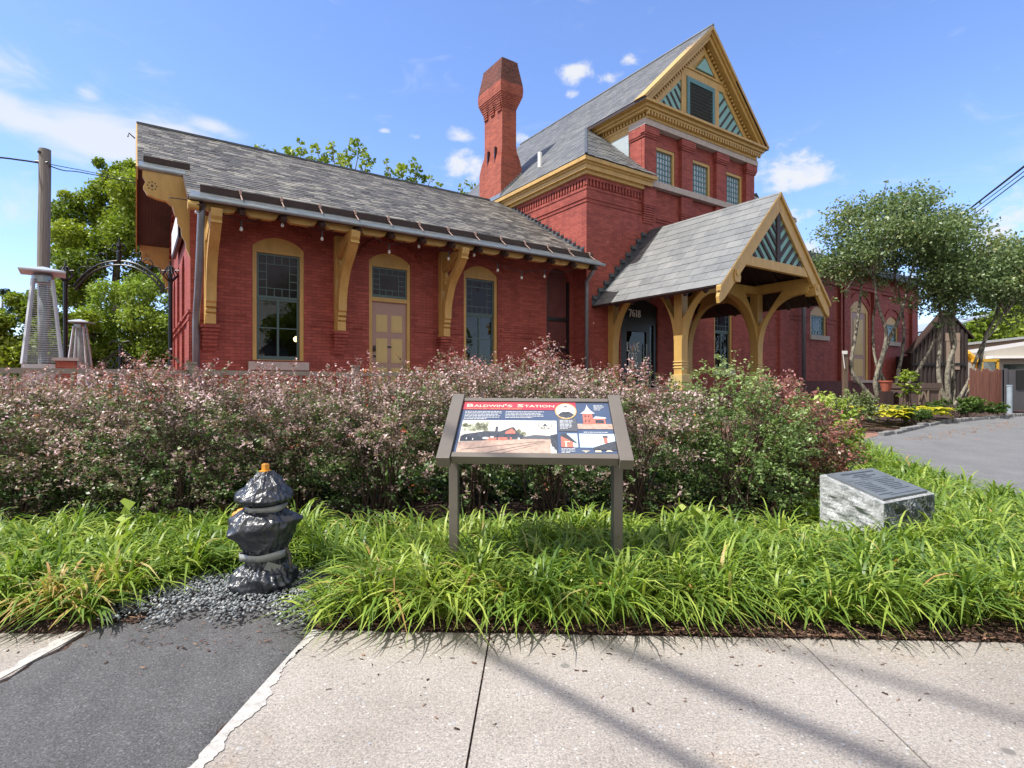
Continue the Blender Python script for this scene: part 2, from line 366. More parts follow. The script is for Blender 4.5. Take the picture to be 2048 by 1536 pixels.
def concrete_mat(name='sidewalk_concrete'):
    m, t, b, o = new_mat(name)
    c = ramp(t, nz(t, 1.1, 7, .7), [(.28, (.235, .210, .188)), (.5, (.295, .268, .243)), (.72, (.34, .315, .29))])
    c = mul(t, c, ramp(t, nz(t, 130, 4, .8), [(.36, (.55, .55, .56)), (.5, (1, 1, 1)), (.64, (1.45, 1.44, 1.42))]), .9)
    c = mul(t, c, ramp(t, nz(t, 60, 4, .8), [(.38, (.78, .78, .79)), (.5, (1, 1, 1)), (.62, (1.2, 1.19, 1.18))]), .9)
    tc = t.nodes.new('ShaderNodeTexCoord')
    for s, cc, lo in ((46, (.50, .49, .47), .80), (66, (.11, .112, .115), .77), (85, (.32, .25, .19), .76), (34, (.30, .31, .33), .83), (11, (.16, .15, .14), .86), (95, (.42, .41, .39), .74)):
        v = t.nodes.new('ShaderNodeTexVoronoi'); v.inputs['Scale'].default_value = s; t.links.new(tc.outputs['Object'], v.inputs[0])
        v.inputs['Randomness'].default_value = 1
        near = ramp(t, v.outputs['Distance'], [(.16, (1, 1, 1)), (.28, (0, 0, 0))])
        pick = ramp(t, v.outputs['Color'], [(lo - .01, (0, 0, 0)), (lo + .01, (1, 1, 1))])
        c = mul(t, c, cc, mul(t, near, pick), 'MIX')
    st = ramp(t, nz(t, .55, 5, .6, dist=.8), [(.33, (.80, .79, .78)), (.5, (1, 1, 1)), (.7, (1.06, 1.05, 1.04))]); c = mul(t, c, st, .9)
    sp = ramp(t, nz(t, 3.2, 4, .5), [(.66, (1, 1, 1)), (.76, (.70, .685, .67))]); c = mul(t, c, sp, .8)
    rs = ramp(t, nz(t, 1.9, 5, .6, dist=.5), [(.62, (1, 1, 1)), (.72, (1.02, .93, .84))]); c = mul(t, c, rs, .9)
    t.links.new(c, b.inputs['Base Color']); b.inputs['Roughness'].default_value = .88
    p = bump(t, b, nz(t, 130, 4, .7), .35, .004); bump(t, b, nz(t, 14, 5), .2, .008, p); return m
MULCH = ground_mat()
ASPH = asphalt_mat('asphalt_patch', (.062, .062, .065), (.098, .097, .10))
DRIVE = asphalt_mat('driveway_asphalt', (.12, .122, .128), (.165, .166, .172), 95)
CONC = concrete_mat()
PATCHE = M('fresh_mortar_edge', (.40, .385, .365), .9, .35, 22, .5, 60)

def grid_sheet(name, xs, ys, dz, mat, clip=None, kind='structure', extra=None):
    V = [(x, y, (extra(x, y) if extra else gz(x, y)) + dz) for y in ys for x in xs]; n = len(xs); F = []
    for j in range(len(ys) - 1):
        for i in range(n - 1):
            cx, cy = (xs[i] + xs[i + 1]) / 2, (ys[j] + ys[j + 1]) / 2
            if clip is None or clip(cx, cy): F.append((j * n + i, j * n + i + 1, (j + 1) * n + i + 1, (j + 1) * n + i))
    mb = MB(); mb.v = V; mb.f = F; o = mb.build(name, mat, smooth=True); return tag(o, kind=kind)
far = list(np.linspace(22, 60, 20)) + [90, 150, 300, 700, 1500]
xs = [-1500, -600, -250, -120, -70] + list(np.linspace(-50, -12, 20)) + list(np.linspace(-11, 22, 90)) + far[3:]
def bed_z(x, y):
    e = -.03 if y < 2.45 else 0
    if -6 < x < 8 and 2.6 < y < 6: e += .035 * min(1, (y - 2.6) / .4) + .012 * math.sin(x * 5) * math.sin(y * 7)
    if x > 4.4 and y > 3 and y < 22: e -= .05
    return gz(x, y) + e - (.02 if y < 2.6 else 0) - (.03 if -2 < x < -.9 and y < 3.6 else 0)
ground = grid_sheet('ground', xs, [-40, -8, -1, 1, 1.8] + list(np.linspace(2.2, 22, 110)) + far, 0, MULCH, extra=bed_z)

SROT = R(-2.3)
def SW(a, b, z=0):                           # sidewalk axes: a along, b across (0 = back edge)
    c, s = math.cos(SROT), math.sin(SROT); return (-.45 + a * c - b * s, 2.685 + a * s + b * c, z)
def sidewalk():
    mb = MB(); cuts = [-16, -9.0, -7.5, -6.05, -4.6, -3.12, -1.615]
    right = [-.505, .345, 1.795, 3.24, 4.7, 6.2, 7.7, 16]
    def slab(a0, a1, j0=False, j1=False, rag0=None, rag1=None):
        b0, b1 = -1.62, 0
        n = 14; top = []; sk = -.085
        ra = random.Random(int(a0 * 100))
        L = [(a0 + (.004 if j0 else 0) + (rag0(k / n) if rag0 else 0) + sk * (b0 + (b1 - b0) * k / n) * .0, b0 + (b1 - b0) * k / n) for k in range(n + 1)]
        Rr = [(a1 - (.004 if j1 else 0) + (rag1(k / n) if rag1 else 0), b0 + (b1 - b0) * k / n) for k in range(n + 1)]
        poly = L + Rr[::-1]
        poly = [(a, b + (ra.uniform(-.006, .006) if abs(b - b1) < 1e-6 else 0)) for a, b in poly]
        vs = [SW(a, b, 0) for a, b in poly] + [SW(a, b, -.05) for a, b in poly]; m = len(poly)
        fs = [tuple(range(m))[::-1]] + [(i, (i + 1) % m, m + (i + 1) % m, m + i) for i in range(m)]
        mb.add(vs, fs)
    rr = random.Random(3); ragL = [rr.uniform(-.022, .022) for _ in range(16)]; ragR = [rr.uniform(-.024, .024) for _ in range(16)]
    for i in range(len(cuts) - 1):
        slab(cuts[i], cuts[i + 1], True, i < len(cuts) - 2, rag1=(lambda k: ragL[int(k * 14)]) if i == len(cuts) - 2 else None)
    for i in range(len(right) - 1):
        slab(right[i], right[i + 1], i > 0, True, rag0=(lambda k: ragR[int(k * 14)]) if i == 0 else None)
    o = mb.build('sidewalk', CONC); tag(o, kind='structure')
    # second row of slabs and the road behind the camera
    mb2 = MB(); x = -16
    while x < 16:
        vs = [SW(x + .006, -1.634), SW(x + 1.444, -1.634), SW(x + 1.444, -3.0), SW(x + .006, -3.0)]
        lo = [(a, b, -.05) for a, b, c in vs]
        mb2.add(vs + lo, [(0, 1, 2, 3)[::-1]] + [(i, (i + 1) % 4, 4 + (i + 1) % 4, 4 + i) for i in range(4)]); x += 1.45
    tag(mb2.build('sidewalk_outer_row', CONC), kind='structure')
    mb3 = MB(); vs = [SW(-200, -3.2, -.15), SW(200, -3.2, -.15), SW(200, -11, -.15), SW(-200, -11, -.15)]; mb3.add(vs, [(3, 2, 1, 0)])
    tag(mb3.build('road', DRIVE), kind='structure')
    mb4 = MB(); a = [SW(-60, -3.0), SW(60, -3.0), SW(60, -3.19), SW(-60, -3.19)]; lo = [(p[0], p[1], -.2) for p in a]
    mb4.add([(p[0], p[1], .002) for p in a] + lo, [(3, 2, 1, 0)] + [(i, (i + 1) % 4, 4 + (i + 1) % 4, 4 + i) for i in range(4)])
    tag(mb4.build('kerb', STONE), kind='structure')
    # joints filled with dark grit, and the grit sheet under the slabs
    g = MB(); vs = [SW(-16, -3.0, -.009), SW(16, -3.0, -.009), SW(16, -.003, -.009), SW(-16, -.003, -.009)]; g.add(vs, [(0, 1, 2, 3)])
    tag(g.build('joint_grit', MULCH), kind='structure')
    # asphalt strip between the slabs
    n = 60; V = []; F = []
    for j in range(n + 1):
        b = -1.64 + (2.35) * j / n
        wl = -1.60 + .018 * math.sin(j * .9) + rr.uniform(-.016, .016); wr = -.515 + .02 * math.sin(j * .7 + 1) + rr.uniform(-.018, .018)
        if b > .05: wl -= .10 * (b - .05); wr += .30 * (b - .05)
        for i in range(25):
            u = i / 24; z = .004 + .013 * math.sin(u * 3.1416) ** .5 * (1 if 0 < i < 24 else 0) + .004 * math.sin(i * 1.3 + j * .5)
            if b > .0: z += .055 * min(1, b / .6)
            V.append(SW(wl + (wr - wl) * u, b, z if 0 < i < 24 else -.01))
    for j in range(n):
        for i in range(24): F.append((j * 25 + i, j * 25 + i + 1, (j + 1) * 25 + i + 1, (j + 1) * 25 + i))
    p = MB(); p.v = V; p.f = F; tag(p.build('asphalt_path', ASPH, smooth=True), kind='structure')
    # pale mortar smears along both broken edges
    e = MB()
    for side in (0, 1):
        sg = -1 if side == 0 else 1; A = []; Bv = []; w = .05
        for k in range(150):
            b = -1.62 + 1.615 * k / 149; w += rr.uniform(-.011, .011) + (.055 - w) * .08 if side == 0 else rr.uniform(-.010, .010) + ((.045 if k < 95 else .016) - w) * .10; w = min(max(w, .006), .10)
            a0 = (-1.612 if side == 0 else -.525); A.append((a0, b)); Bv.append((a0 + sg * (w + .012), b))
        vs = [SW(x, min(y, -.004), .0032) for x, y in A] + [SW(x, min(y, -.004), .0032) for x, y in Bv]; n = len(A)
        e.add(vs, [((i, i + 1, n + i + 1, n + i) if sg < 0 else (n + i, n + i + 1, i + 1, i)) for i in range(n - 1)])
    tag(e.build('mortar_edge', PATCHE), kind='structure')
sidewalk()

def curve_pts(P, n):
    out = []
    for i in range(len(P) - 1):
        a, b, c, d = P[max(i - 1, 0)], P[i], P[i + 1], P[min(i + 2, len(P) - 1)]
        for k in range(n):
            u = k / n
            out.append(tuple(.5 * ((2 * b[j]) + (-a[j] + c[j]) * u + (2 * a[j] - 5 * b[j] + 4 * c[j] - d[j]) * u * u + (-a[j] + 3 * b[j] - 3 * c[j] + d[j]) * u ** 3) for j in range(len(b))))
    out.append(tuple(P[-1])); return out
near = [(14, -.5), (9, 1.6), (6.3, 3.2), (5.0, 4.6), (4.75, 5.4), (5.0, 6.6), (5.8, 9.0), (6.45, 10.6)]
farc = [(6.45, 10.6), (7.77, 11.33), (9.87, 12.93), (11.0, 13.49), (12.75, 14.34), (13.6, 14.7), (16, 15.6), (30, 20)]
np_, fp_ = curve_pts(near, 8), curve_pts(farc, 8)
poly = np_ + fp_[1:] + [(40, 10), (40, 0)]
def inside(x, y, P):
    c = False; j = len(P) - 1
    for i in range(len(P)):
        if (P[i][1] > y) != (P[j][1] > y) and x < (P[j][0] - P[i][0]) * (y - P[i][1]) / (P[j][1] - P[i][1]) + P[i][0]: c = not c
        j = i
    return c
grid_sheet('driveway', list(np.linspace(4.5, 40, 260)), list(np.linspace(0.2, 20, 170)), .012, DRIVE, clip=lambda x, y: inside(x, y, poly) and y > 2.2 - .04 * x)
kb = MB(); kr = random.Random(9); d = 0
kp = fp_[6:40]
for i in range(len(kp) - 1):
    a, b = Vector((*kp[i], 0)), Vector((*kp[i + 1], 0)); u = (b - a); ln = u.length; u.normalize(); nn = Vector((-u.y, u.x, 0))
    for q in range(max(1, int(ln / .3))):
        c = a + u * (q + .5) * ln / max(1, int(ln / .3)); h = .07 + kr.uniform(-.015, .02)
        c.z = gz(c.x, c.y) + h / 2 - .01; hl = ln / max(1, int(ln / .3)) / 2 - .008
        kb.obox(c + nn * kr.uniform(-.02, .02), u * hl, nn * kr.uniform(.06, .085), Vector((kr.uniform(-.03, .03), kr.uniform(-.1, .1), 1)) * (h / 2 + .02))
tag(kb.build('driveway_kerb', M('kerb_stone', (.17, .17, .172), .9, .4, 9, .4, 30), bevel=.012), kind='structure')
# brick walk crossing towards the entrance, behind the hedge
bw = MB(); F = []
wp = [(6.2, 10.9), (7.9, 11.7), (4.6, 12.2), (2.6, 10.5)]
bw.add([(x, y, gz(x, y) + .012) for x, y in [(4.2, 10.4), (6.5, 10.45), (7.75, 11.45), (7.0, 12.6), (3.2, 12.4)]], [(0, 1, 2, 3, 4)])
tag(bw.build('brick_walk', brick_mat('paving_brick', (.30, .15, .11), (.22, .11, .08), (.2, .18, .16), .4, .9)), kind='structure')

# ------------------------------------------------------------------ the station
OFF = (11.1, 12.4, .5)
station = empty('railway_station', ST(11.1, 12.4, .5), TH,
    'red brick railway station with ochre trim, slate roofs, gabled tower and porch', 'station')
def B(mb, name, mat, parent=station, **k): return mb.build(name, mat, parent, org=OFF, **k)
def subempty(*a): pass

def arch_pts(a, b, zs, rise, n=12):          # from a to b
    w = (b - a) / 2; r = (w * w + rise * rise) / (2 * rise); c = zs + rise - r; m = (a + b) / 2; an = math.asin(min(1, w / r))
    if rise > w: an = math.pi - an
    return [(m + r * math.sin(-an + 2 * an * i / n), c + r * math.cos(-an + 2 * an * i / n)) for i in range(n + 1)]
def wall(mb, s0, s1, z0, z1, t, ops, depth=.14, back=None):
    """front skin at plane t facing -t with recessed openings (a,b,sill,spring,rise)"""
    ops = sorted(ops); x = s0
    for a, b, zb, zs, rise in ops:
        if a > x: mb.quad((x, t, z0), (a, t, z0), (a, t, z1), (x, t, z1))
        if zb > z0: mb.quad((a, t, z0), (b, t, z0), (b, t, zb), (a, t, zb))
        ap = arch_pts(a, b, zs, rise) if rise > 0 else [(a, zs), (b, zs)]
        mb.add([(p, t, q) for p, q in ap] + [(b, t, z1), (a, t, z1)], [tuple(range(len(ap) + 2))])
        n = len(ap)
        mb.add([(p, t, q) for p, q in ap] + [(p, t + depth, q) for p, q in ap], [(i, n + i, n + i + 1, i + 1) for i in range(n - 1)])
        mb.quad((a, t, zb), (a, t + depth, zb), (a, t + depth, zs), (a, t, zs))
        mb.quad((b, t, zb), (b, t, zs), (b, t + depth, zs), (b, t + depth, zb))
        mb.quad((a, t, zb), (b, t, zb), (b, t + depth, zb), (a, t + depth, zb))
        x = b
    if s1 > x: mb.quad((x, t, z0), (s1, t, z0), (s1, t, z1), (x, t, z1))

WING_T, BLK_T = 13.0, 12.4
G0 = .4
ops_wing = [(2.09, 3.16, 1.72, 4.2, .22), (4.67, 5.75, 1.1, 4.2, .22), (7.28, 8.35, 1.72, 4.2, .22), (10.08, 10.98, 1.1, 4.3, .38)]
w = MB(); wall(w, .93, 11.11, G0, 4.95, WING_T, ops_wing)
# gable end wall with its two tall niches (faces -s)
gt0, gt1, gs = 13.0, 20.5, .93
def wall_s(mb, t0, t1, z0, ztop, s, ops, depth=.14):
    x = t0
    for a, b, zb, zs, rise in sorted(ops):
        mb.add([(s, x, z0), (s, x, ztop(x)), (s, a, ztop(a)), (s, a, z0)], [(3, 2, 1, 0)[::-1]])
        if zb > z0: mb.add([(s, a, z0), (s, b, z0), (s, b, zb), (s, a, zb)], [(3, 2, 1, 0)])
        ap = arch_pts(a, b, zs, rise); m = (a + b) / 2
        mb.add([(s, p, q) for p, q in ap] + [(s, b, ztop(b)), (s, m, ztop(m)), (s, a, ztop(a))], [tuple(range(len(ap) + 3))[::-1]])
        n = len(ap)
        mb.add([(s, p, q) for p, q in ap] + [(s + depth, p, q) for p, q in ap], [(i + 1, n + i + 1, n + i, i) for i in range(n - 1)])
        mb.quad((s, a, zb), (s, a, zs), (s + depth, a, zs), (s + depth, a, zb)); mb.quad((s, b, zb), (s + depth, b, zb), (s + depth, b, zs), (s, b, zs))
        mb.quad((s + depth, a, zb), (s + depth, a, zs + rise), (s + depth, b, zs + rise), (s + depth, b, zb)); x = b
    mb.add([(s, x, z0), (s, t1, z0), (s, t1, ztop(t1)), (s, x, ztop(x))], [(3, 2, 1, 0)])
RT, RZ = 16.75, 7.70; SL = .61
def wing_roof_z(t): return RZ - SL * abs(t - RT)
wall_s(w, gt0, gt1, G0, lambda t: wing_roof_z(t) - .12, gs, [(14.6, 15.5, G0, 3.75, .45), (16.3, 17.3, G0, 3.75, .5), (18.1, 19.0, G0, 3.75, .45)], .22)
w.box((1.2, 20.3, G0), (11.1, 20.5, 4.95))
# corner pilaster strips, string courses, water table
w.box((.90, 12.97, G0), (.97, 13.5, 2.62)); w.box((.90, 20.0, G0), (.98, 20.53, 2.62))
for z in (2.50, 2.66): w.box((.885, 12.96, z), (.95, 14.6, z + .05)); w.box((.885, 15.5, z), (.95, 16.3, z + .05)); w.box((.885, 17.3, z), (.95, 18.1, z + .05)); w.box((.885, 19.0, z), (.95, 20.5, z + .05))
for a, b in ((.95, 2.0), (3.25, 4.6), (5.85, 7.2), (8.45, 10.0)): w.box((a, 12.975, 2.52), (b, 13.0, 2.57)); w.box((a, 12.98, 2.66), (b, 13.0, 2.70))
# moulded brick hoods over the openings
for a, b, zb, zs, rise in ops_wing[:3]:
    ap = arch_pts(a - .22, b + .22, zs + .12, .40, 24)
    for i, (p, q) in enumerate(ap): w.box((p - .022, 12.965, q - .03), (p + .022, 13.0, q + .045))
    for i in range(24): w.bar((ap[i][0], 12.985, ap[i][1] + .065), (ap[i + 1][0], 12.985, ap[i + 1][1] + .065), .05, .035)
B(w, 'wing_wall', BRICK)
# gable corbel table (checker of brick headers under the rake)
gcb = MB()
for side in (-1, 1):
    for row in range(5):
        k = 0
        while True:
            t = RT + side * (.12 + k * .14); 
            if abs(t - RT) > 3.65: break
            if (k + row) % 2 == 0:
                z = wing_roof_z(t) - .26 - row * .085; gcb.box((.87, t - .055, z - .04), (.94, t + .055, z + .04))
            k += 1
B(gcb, 'gable_corbels', BRICK)
# projecting box sign on the gable wall, seen edge on
wsg = MB().box((.795, 14.3, 4.45), (.875, 16.9, 5.15)); sg = B(wsg, 'wall_sign', BLACK)
B(MB().box((.783, 14.38, 4.52), (.793, 16.82, 5.08)), 'sign_face', WHITE, sg); B(MB().tube([(.876, 14.8, 4.6), (.93, 14.8, 4.75)], .02).tube([(.876, 16.4, 4.6), (.93, 16.4, 4.75)], .02), 'sign_bracket', IRON, sg)

# ---- windows and doors -------------------------------------------------
def seg_fill(a, b, zlow, zs, rise, inset=0):
    return [(a, zlow)] + [(a, zs)] + arch_pts(a, b, zs, rise)[1:-1] + [(b, zs), (b, zlow)]
def station_window(a, b, zb, zs, rise, t, sill=True, low_bars=True, split=.42, pane=None, cas=.085):
    d = t + .03
    c = MB(); c.box((a, d, zb), (a + cas, d + .10, zs)).box((b - cas, d, zb), (b, d + .10, zs))
    head = zs - .10
    c.prism(seg_fill(a, b, head, zs, rise), 't', d + .015, d + .07); c.box((a + cas, d - .006, head - .035), (b - cas, d + .08, head + .03))
    c.box((a, d - .01, zb - .035), (b, d + .12, zb + .012))
    win = B(c, 'window', YEL)
    x0, x1, y0, y1 = a + cas, b - cas, zb + .012, head - .035; zm = y1 - (y1 - y0) * split; fr = .05; dd = d + .045
    s = MB()
    for (u0, u1, v0, v1, dp) in ((x0, x1, zm, y1, dd), (x0, x1, y0, zm, dd + .02)):
        s.box((u0, dp, v0), (u0 + fr, dp + .04, v1)).box((u1 - fr, dp, v0), (u1, dp + .04, v1))
        s.box((u0 + fr, dp, v1 - fr), (u1 - fr, dp + .04, v1)).box((u0 + fr, dp, v0), (u1 - fr, dp + .04, v0 + fr * (1.7 if v0 == y0 else 1)))
    g = .018; X0, X1, Y0, Y1 = x0 + fr, x1 - fr, zm + fr, y1 - fr; nx = 5; cw = (X1 - X0) / nx; nyr = 5; ch = (Y1 - Y0) / nyr
    for k in (1, nx - 1): s.box((X0 + cw * k - g / 2, dd + .01, Y0), (X0 + cw * k + g / 2, dd + .03, Y1))
    for k in (1, nyr - 1): s.box((X0, dd + .008, Y0 + ch * k - g / 2), (X1, dd + .028, Y0 + ch * k + g / 2))
    for k in (2, 3):
        s.box((X0 + cw * k - g / 2, dd + .01, Y0), (X0 + cw * k + g / 2, dd + .03, Y0 + ch)); s.box((X0 + cw * k - g / 2, dd + .01, Y1 - ch), (X0 + cw * k + g / 2, dd + .03, Y1))
        for xx in ((X0, X0 + cw), (X1 - cw, X1)): s.box((xx[0], dd + .012, Y0 + ch * k - g / 2), (xx[1], dd + .026, Y0 + ch * k + g / 2))
    if low_bars:
        m = (x0 + x1) / 2; s.box((m - .022, dd + .025, y0 + .05), (m + .022, dd + .055, zm)); zz = y0 + (zm - y0) * .52
        s.box((x0 + fr, dd + .03, zz - .012), (x1 - fr, dd + .05, zz + .012))
    B(s, 'sash', TEALS, win)
    B(MB().box((x0 + fr, dd + .045, y0), (x1 - fr, dd + .052, zm)), 'pane', pane or GLASS, win)
    B(MB().box((X0, dd + .018, Y0), (X1, dd + .0235, Y1)), 'coloured_pane', STAIN if pane is None else pane, win)
    if sill: B(MB().box((a - .09, t - .09, zb - .22), (b + .09, t + .12, zb - .037)), 'sill', STONE, win, bevel=.01)
    return win
station_window(*ops_wing[0], WING_T); station_window(*ops_wing[2], WING_T)

def panel_door(a, b, zb, zs, rise, t, ztop):
    d = t + .03; cas = .085
    c = MB(); c.box((a, d, zb), (a + cas, d + .1, zs)).box((b - cas, d, zb), (b, d + .1, zs)); head = zs - .10
    c.prism(seg_fill(a, b, head, zs, rise), 't', d + .015, d + .07); c.box((a + cas, d - .006, head - .035), (b - cas, d + .08, head + .03))
    c.box((a + cas, d - .015, ztop), (b - cas, d + .09, ztop + .05)).box((a + cas, d + .005, ztop + .055), (b - cas, d + .08, ztop + .10))
    door = B(c, 'door', YEL)
    x0, x1 = a + cas, b - cas; l = MB().box((x0, d + .05, zb), (x1, d + .09, ztop)); B(l, 'door_leaf', MAUVE, door)
    p = MB(); wd = (x1 - x0); pw = wd * .315
    for cx in (x0 + wd * .285, x1 - wd * .285):
        for z0, z1 in ((zb + 1.38, zb + 1.80), (zb + .62, zb + 1.22), (zb + .16, zb + .50)):
            p.box((cx - pw / 2, d + .040, z0), (cx + pw / 2, d + .0495, z1)); p.box((cx - pw / 2 + .035, d + .033, z0 + .035), (cx + pw / 2 - .035, d + .0395, z1 - .035))
    B(p, 'door_panels', YELP, door)
    hd = MB(); hd.lathe((x0 + .07, d + .03, zb + .95), [(.03, -.05), (.034, 0), (.03, .05)], 10); hd.tube([(x0 + .07, d + .05, zb + .78), (x0 + .07, d - .01, zb + .78)], .028, 10); hd.tube([(x0 + .07, d + .05, zb + 1.02), (x0 + .07, d + .01, zb + 1.02)], .024, 10)
    B(hd, 'handle', BLACK, door)
    B(MB().box(((x0 + x1) / 2 - .055, d + .035, zb + 1.0), ((x0 + x1) / 2 + .055, d + .049, zb + 1.035)), 'letter_slot', BLACK, door)
    X0, X1, Y0, Y1 = x0, x1, ztop + .10, head - .035; s = MB(); f = .045
    s.box((X0, d + .04, Y0), (X0 + f, d + .08, Y1)).box((X1 - f, d + .04, Y0), (X1, d + .08, Y1)).box((X0, d + .041, Y1 - f), (X1, d + .08, Y1)).box((X0, d + .041, Y0), (X1, d + .08, Y0 + f * 1.6))
    X0 += f; X1 -= f; Y0 += f * 1.6; Y1 -= f; g = .018; cw = (X1 - X0) / 5; ch = (Y1 - Y0) / 5
    for k in (1, 4): s.box((X0 + cw * k - g / 2, d + .05, Y0), (X0 + cw * k + g / 2, d + .07, Y1)); s.box((X0, d + .048, Y0 + ch * k - g / 2), (X1, d + .068, Y0 + ch * k + g / 2))
    for k in (2, 3):
        s.box((X0 + cw * k - g / 2, d + .05, Y0), (X0 + cw * k + g / 2, d + .07, Y0 + ch)); s.box((X0 + cw * k - g / 2, d + .05, Y1 - ch), (X0 + cw * k + g / 2, d + .07, Y1))
        for xx in ((X0, X0 + cw), (X1 - cw, X1)): s.box((xx[0], d + .052, Y0 + ch * k - g / 2), (xx[1], d + .066, Y0 + ch * k + g / 2))
    B(s, 'transom_sash', TEALD, door); B(MB().box((X0, d + .058, Y0), (X1, d + .063, Y1)), 'transom_pane', STAIN, door)
    B(MB().box((a - .1, t - .35, zb - .16), (b + .1, t + .12, zb - .002)), 'step', STONE, door)
panel_door(*ops_wing[1], WING_T, 3.22)
# dark plank door in the shadow next to the tower block
c = MB().box((10.08, 13.04, 1.1), (10.15, 13.14, 4.3)).box((10.91, 13.04, 1.1), (10.98, 13.14, 4.3)).box((10.15, 13.05, 3.1), (10.91, 13.13, 3.2)).box((10.15, 13.05, 2.2), (10.91, 13.12, 2.27))
dd = B(c, 'dark_door', BLACK); B(MB().prism(seg_fill(10.08, 10.98, 1.1, 4.3, .38), 't', 13.10, 13.135), 'door_leaf', FOUND, dd)

# ---- slates ------------------------------------------------------------
def slates(mb, o, ax, up, L, span, row=.16, w=.26, lift=.012, seed=0, jit=1.0):
    """courses of single slates on the plane o + a*ax + v*up; span(v) -> (a0, a1)"""
    o, ax, up = Vector(o), Vector(ax).normalized(), Vector(up).normalized(); n = ax.cross(up)
    if n.z < 0: n = -n
    r = random.Random(seed); rows = int(math.ceil(L / row))
    for i in range(rows):
        v0 = i * row; v1 = min(v0 + row * 1.25, L); a0, a1 = span(v0 + row * .5)
        if a1 - a0 < .02: continue
        x = a0 - (i % 2) * w / 2 - r.uniform(0, .04)
        while x < a1:
            ww = w * r.uniform(.93, 1.07); p, q = max(x, a0), min(x + ww - .006, a1); x += ww
            if q - p < .015: continue
            h = lift * (1 + jit * r.uniform(-.35, .5)); dl = v0 - jit * r.uniform(0, .012)
            h2 = h * (1 + jit * r.uniform(-.15, .15))
            A = o + ax * p + up * dl; Bq = o + ax * q + up * dl; C = o + ax * q + up * v1; D = o + ax * p + up * v1
            mb.add([A, Bq, Bq + n * h2, A + n * h, C + n * .002, D + n * .002], [(0, 1, 2, 3), (3, 2, 4, 5), (1, 4, 2), (0, 3, 5)])
# ---- wing roof ---------------------------------------------------------
def prism_strip(mb, pts4, th):             # slab below four corner points
    P = [Vector(p) for p in pts4]; n = (P[1] - P[0]).cross(P[3] - P[0]).normalized()
    if n.z < 0: n = -n
    lo = [p - n * th for p in P]; vs = P + lo; f = [(0, 1, 2, 3), (7, 6, 5, 4)] + [(i, 4 + i, 4 + (i + 1) % 4, (i + 1) % 4) for i in range(4)]
    mb.add(vs, f)
cosA = 1 / math.sqrt(1 + SL * SL); sinA = SL * cosA
E0 = 11.74; 
wr = MB(); LL = (RT - E0) / cosA; jog = (13.12 - E0) / cosA
slates(wr, (0, E0, wing_roof_z(E0) + .02), (1, 0, 0), (0, cosA, sinA), LL, lambda v: (.80 if v < jog else .04, 11.11), seed=1)
EB = 2 * RT - E0
slates(wr, (0, EB, wing_roof_z(EB) + .02), (1, 0, 0), (0, -cosA, sinA), LL, lambda v: (.80 if v < jog else .04, 11.11), row=.32, w=.5, seed=2)
roof = B(wr, 'wing_roof', SLATE_OLD)
dk = MB()
for (a, b, t0) in ((.80, 11.09, E0), (.05, .80, 13.12)):
    prism_strip(dk, [(a, t0, wing_roof_z(t0)), (b, t0, wing_roof_z(t0)), (b, RT, RZ), (a, RT, RZ)], .07)
    u0 = 2 * RT - t0; prism_strip(dk, [(a, u0, wing_roof_z(u0)), (b, u0, wing_roof_z(u0)), (b, RT, RZ), (a, RT, RZ)], .07)
B(dk, 'soffit', SOFF, roof)
B(MB().bar((.03, RT, RZ + .02), (10.4, RT, RZ + .02), .16, .05), 'ridge_cap', FLASH, roof)
# upstanding gutter board near the eave with its strap hooks
gb = MB(); tb = 12.02; zb_ = wing_roof_z(tb)
gb.bar((1.02, tb, zb_ + .075), (11.0, tb, zb_ + .075), .03, .19, (0, -.25, 1)); gb.bar((.14, 13.36, wing_roof_z(13.36) + .065), (.95, 13.36, wing_roof_z(13.36) + .065), .03, .18, (0, -.25, 1))
ut = 2 * RT - 13.36
B(gb, 'gutter_board', COPPER)
es = MB(); t1 = 11.72
prism_strip(es, [(.84, t1, wing_roof_z(t1) + .035), (11.16, t1, wing_roof_z(t1) + .035), (11.12, 12.0, wing_roof_z(12.0) + .035), (.84, 12.0, wing_roof_z(12.0) + .035)], .02)
prism_strip(es, [(.06, 13.08, wing_roof_z(13.08) + .035), (.86, 13.08, wing_roof_z(13.08) + .035), (.86, 13.34, wing_roof_z(13.34) + .035), (.06, 13.34, wing_roof_z(13.34) + .035)], .02)
gut = B(es, 'gutter', GUTTER)
B(MB().tube([(.82, t1, wing_roof_z(t1) + .0), (11.2, t1, wing_roof_z(t1) + .0)], .042, 12).tube([(.05, 13.07, wing_roof_z(13.07) - .005), (.84, 13.07, wing_roof_z(13.07) - .005)], .05, 12), 'gutter_edge', GUTTER, gut, smooth=False)
hk = MB(); HOOKS = [1.71 + .762 * i for i in range(13) if 1.71 + .762 * i < 10.95]
for s in HOOKS: hk.box((s - .022, 11.962, zb_ + .10), (s + .022, 11.985, zb_ + .175)); hk.box((s - .022, 11.962, zb_ + .176), (s + .022, 12.06, zb_ + .188)); hk.bar((s, 11.76, zb_ - .07), (s, 11.985, zb_ + .10), .018, .010)
B(hk, 'gutter_strap', M('primer_pink', (.40, .27, .23), .6, .1, 5), gut)
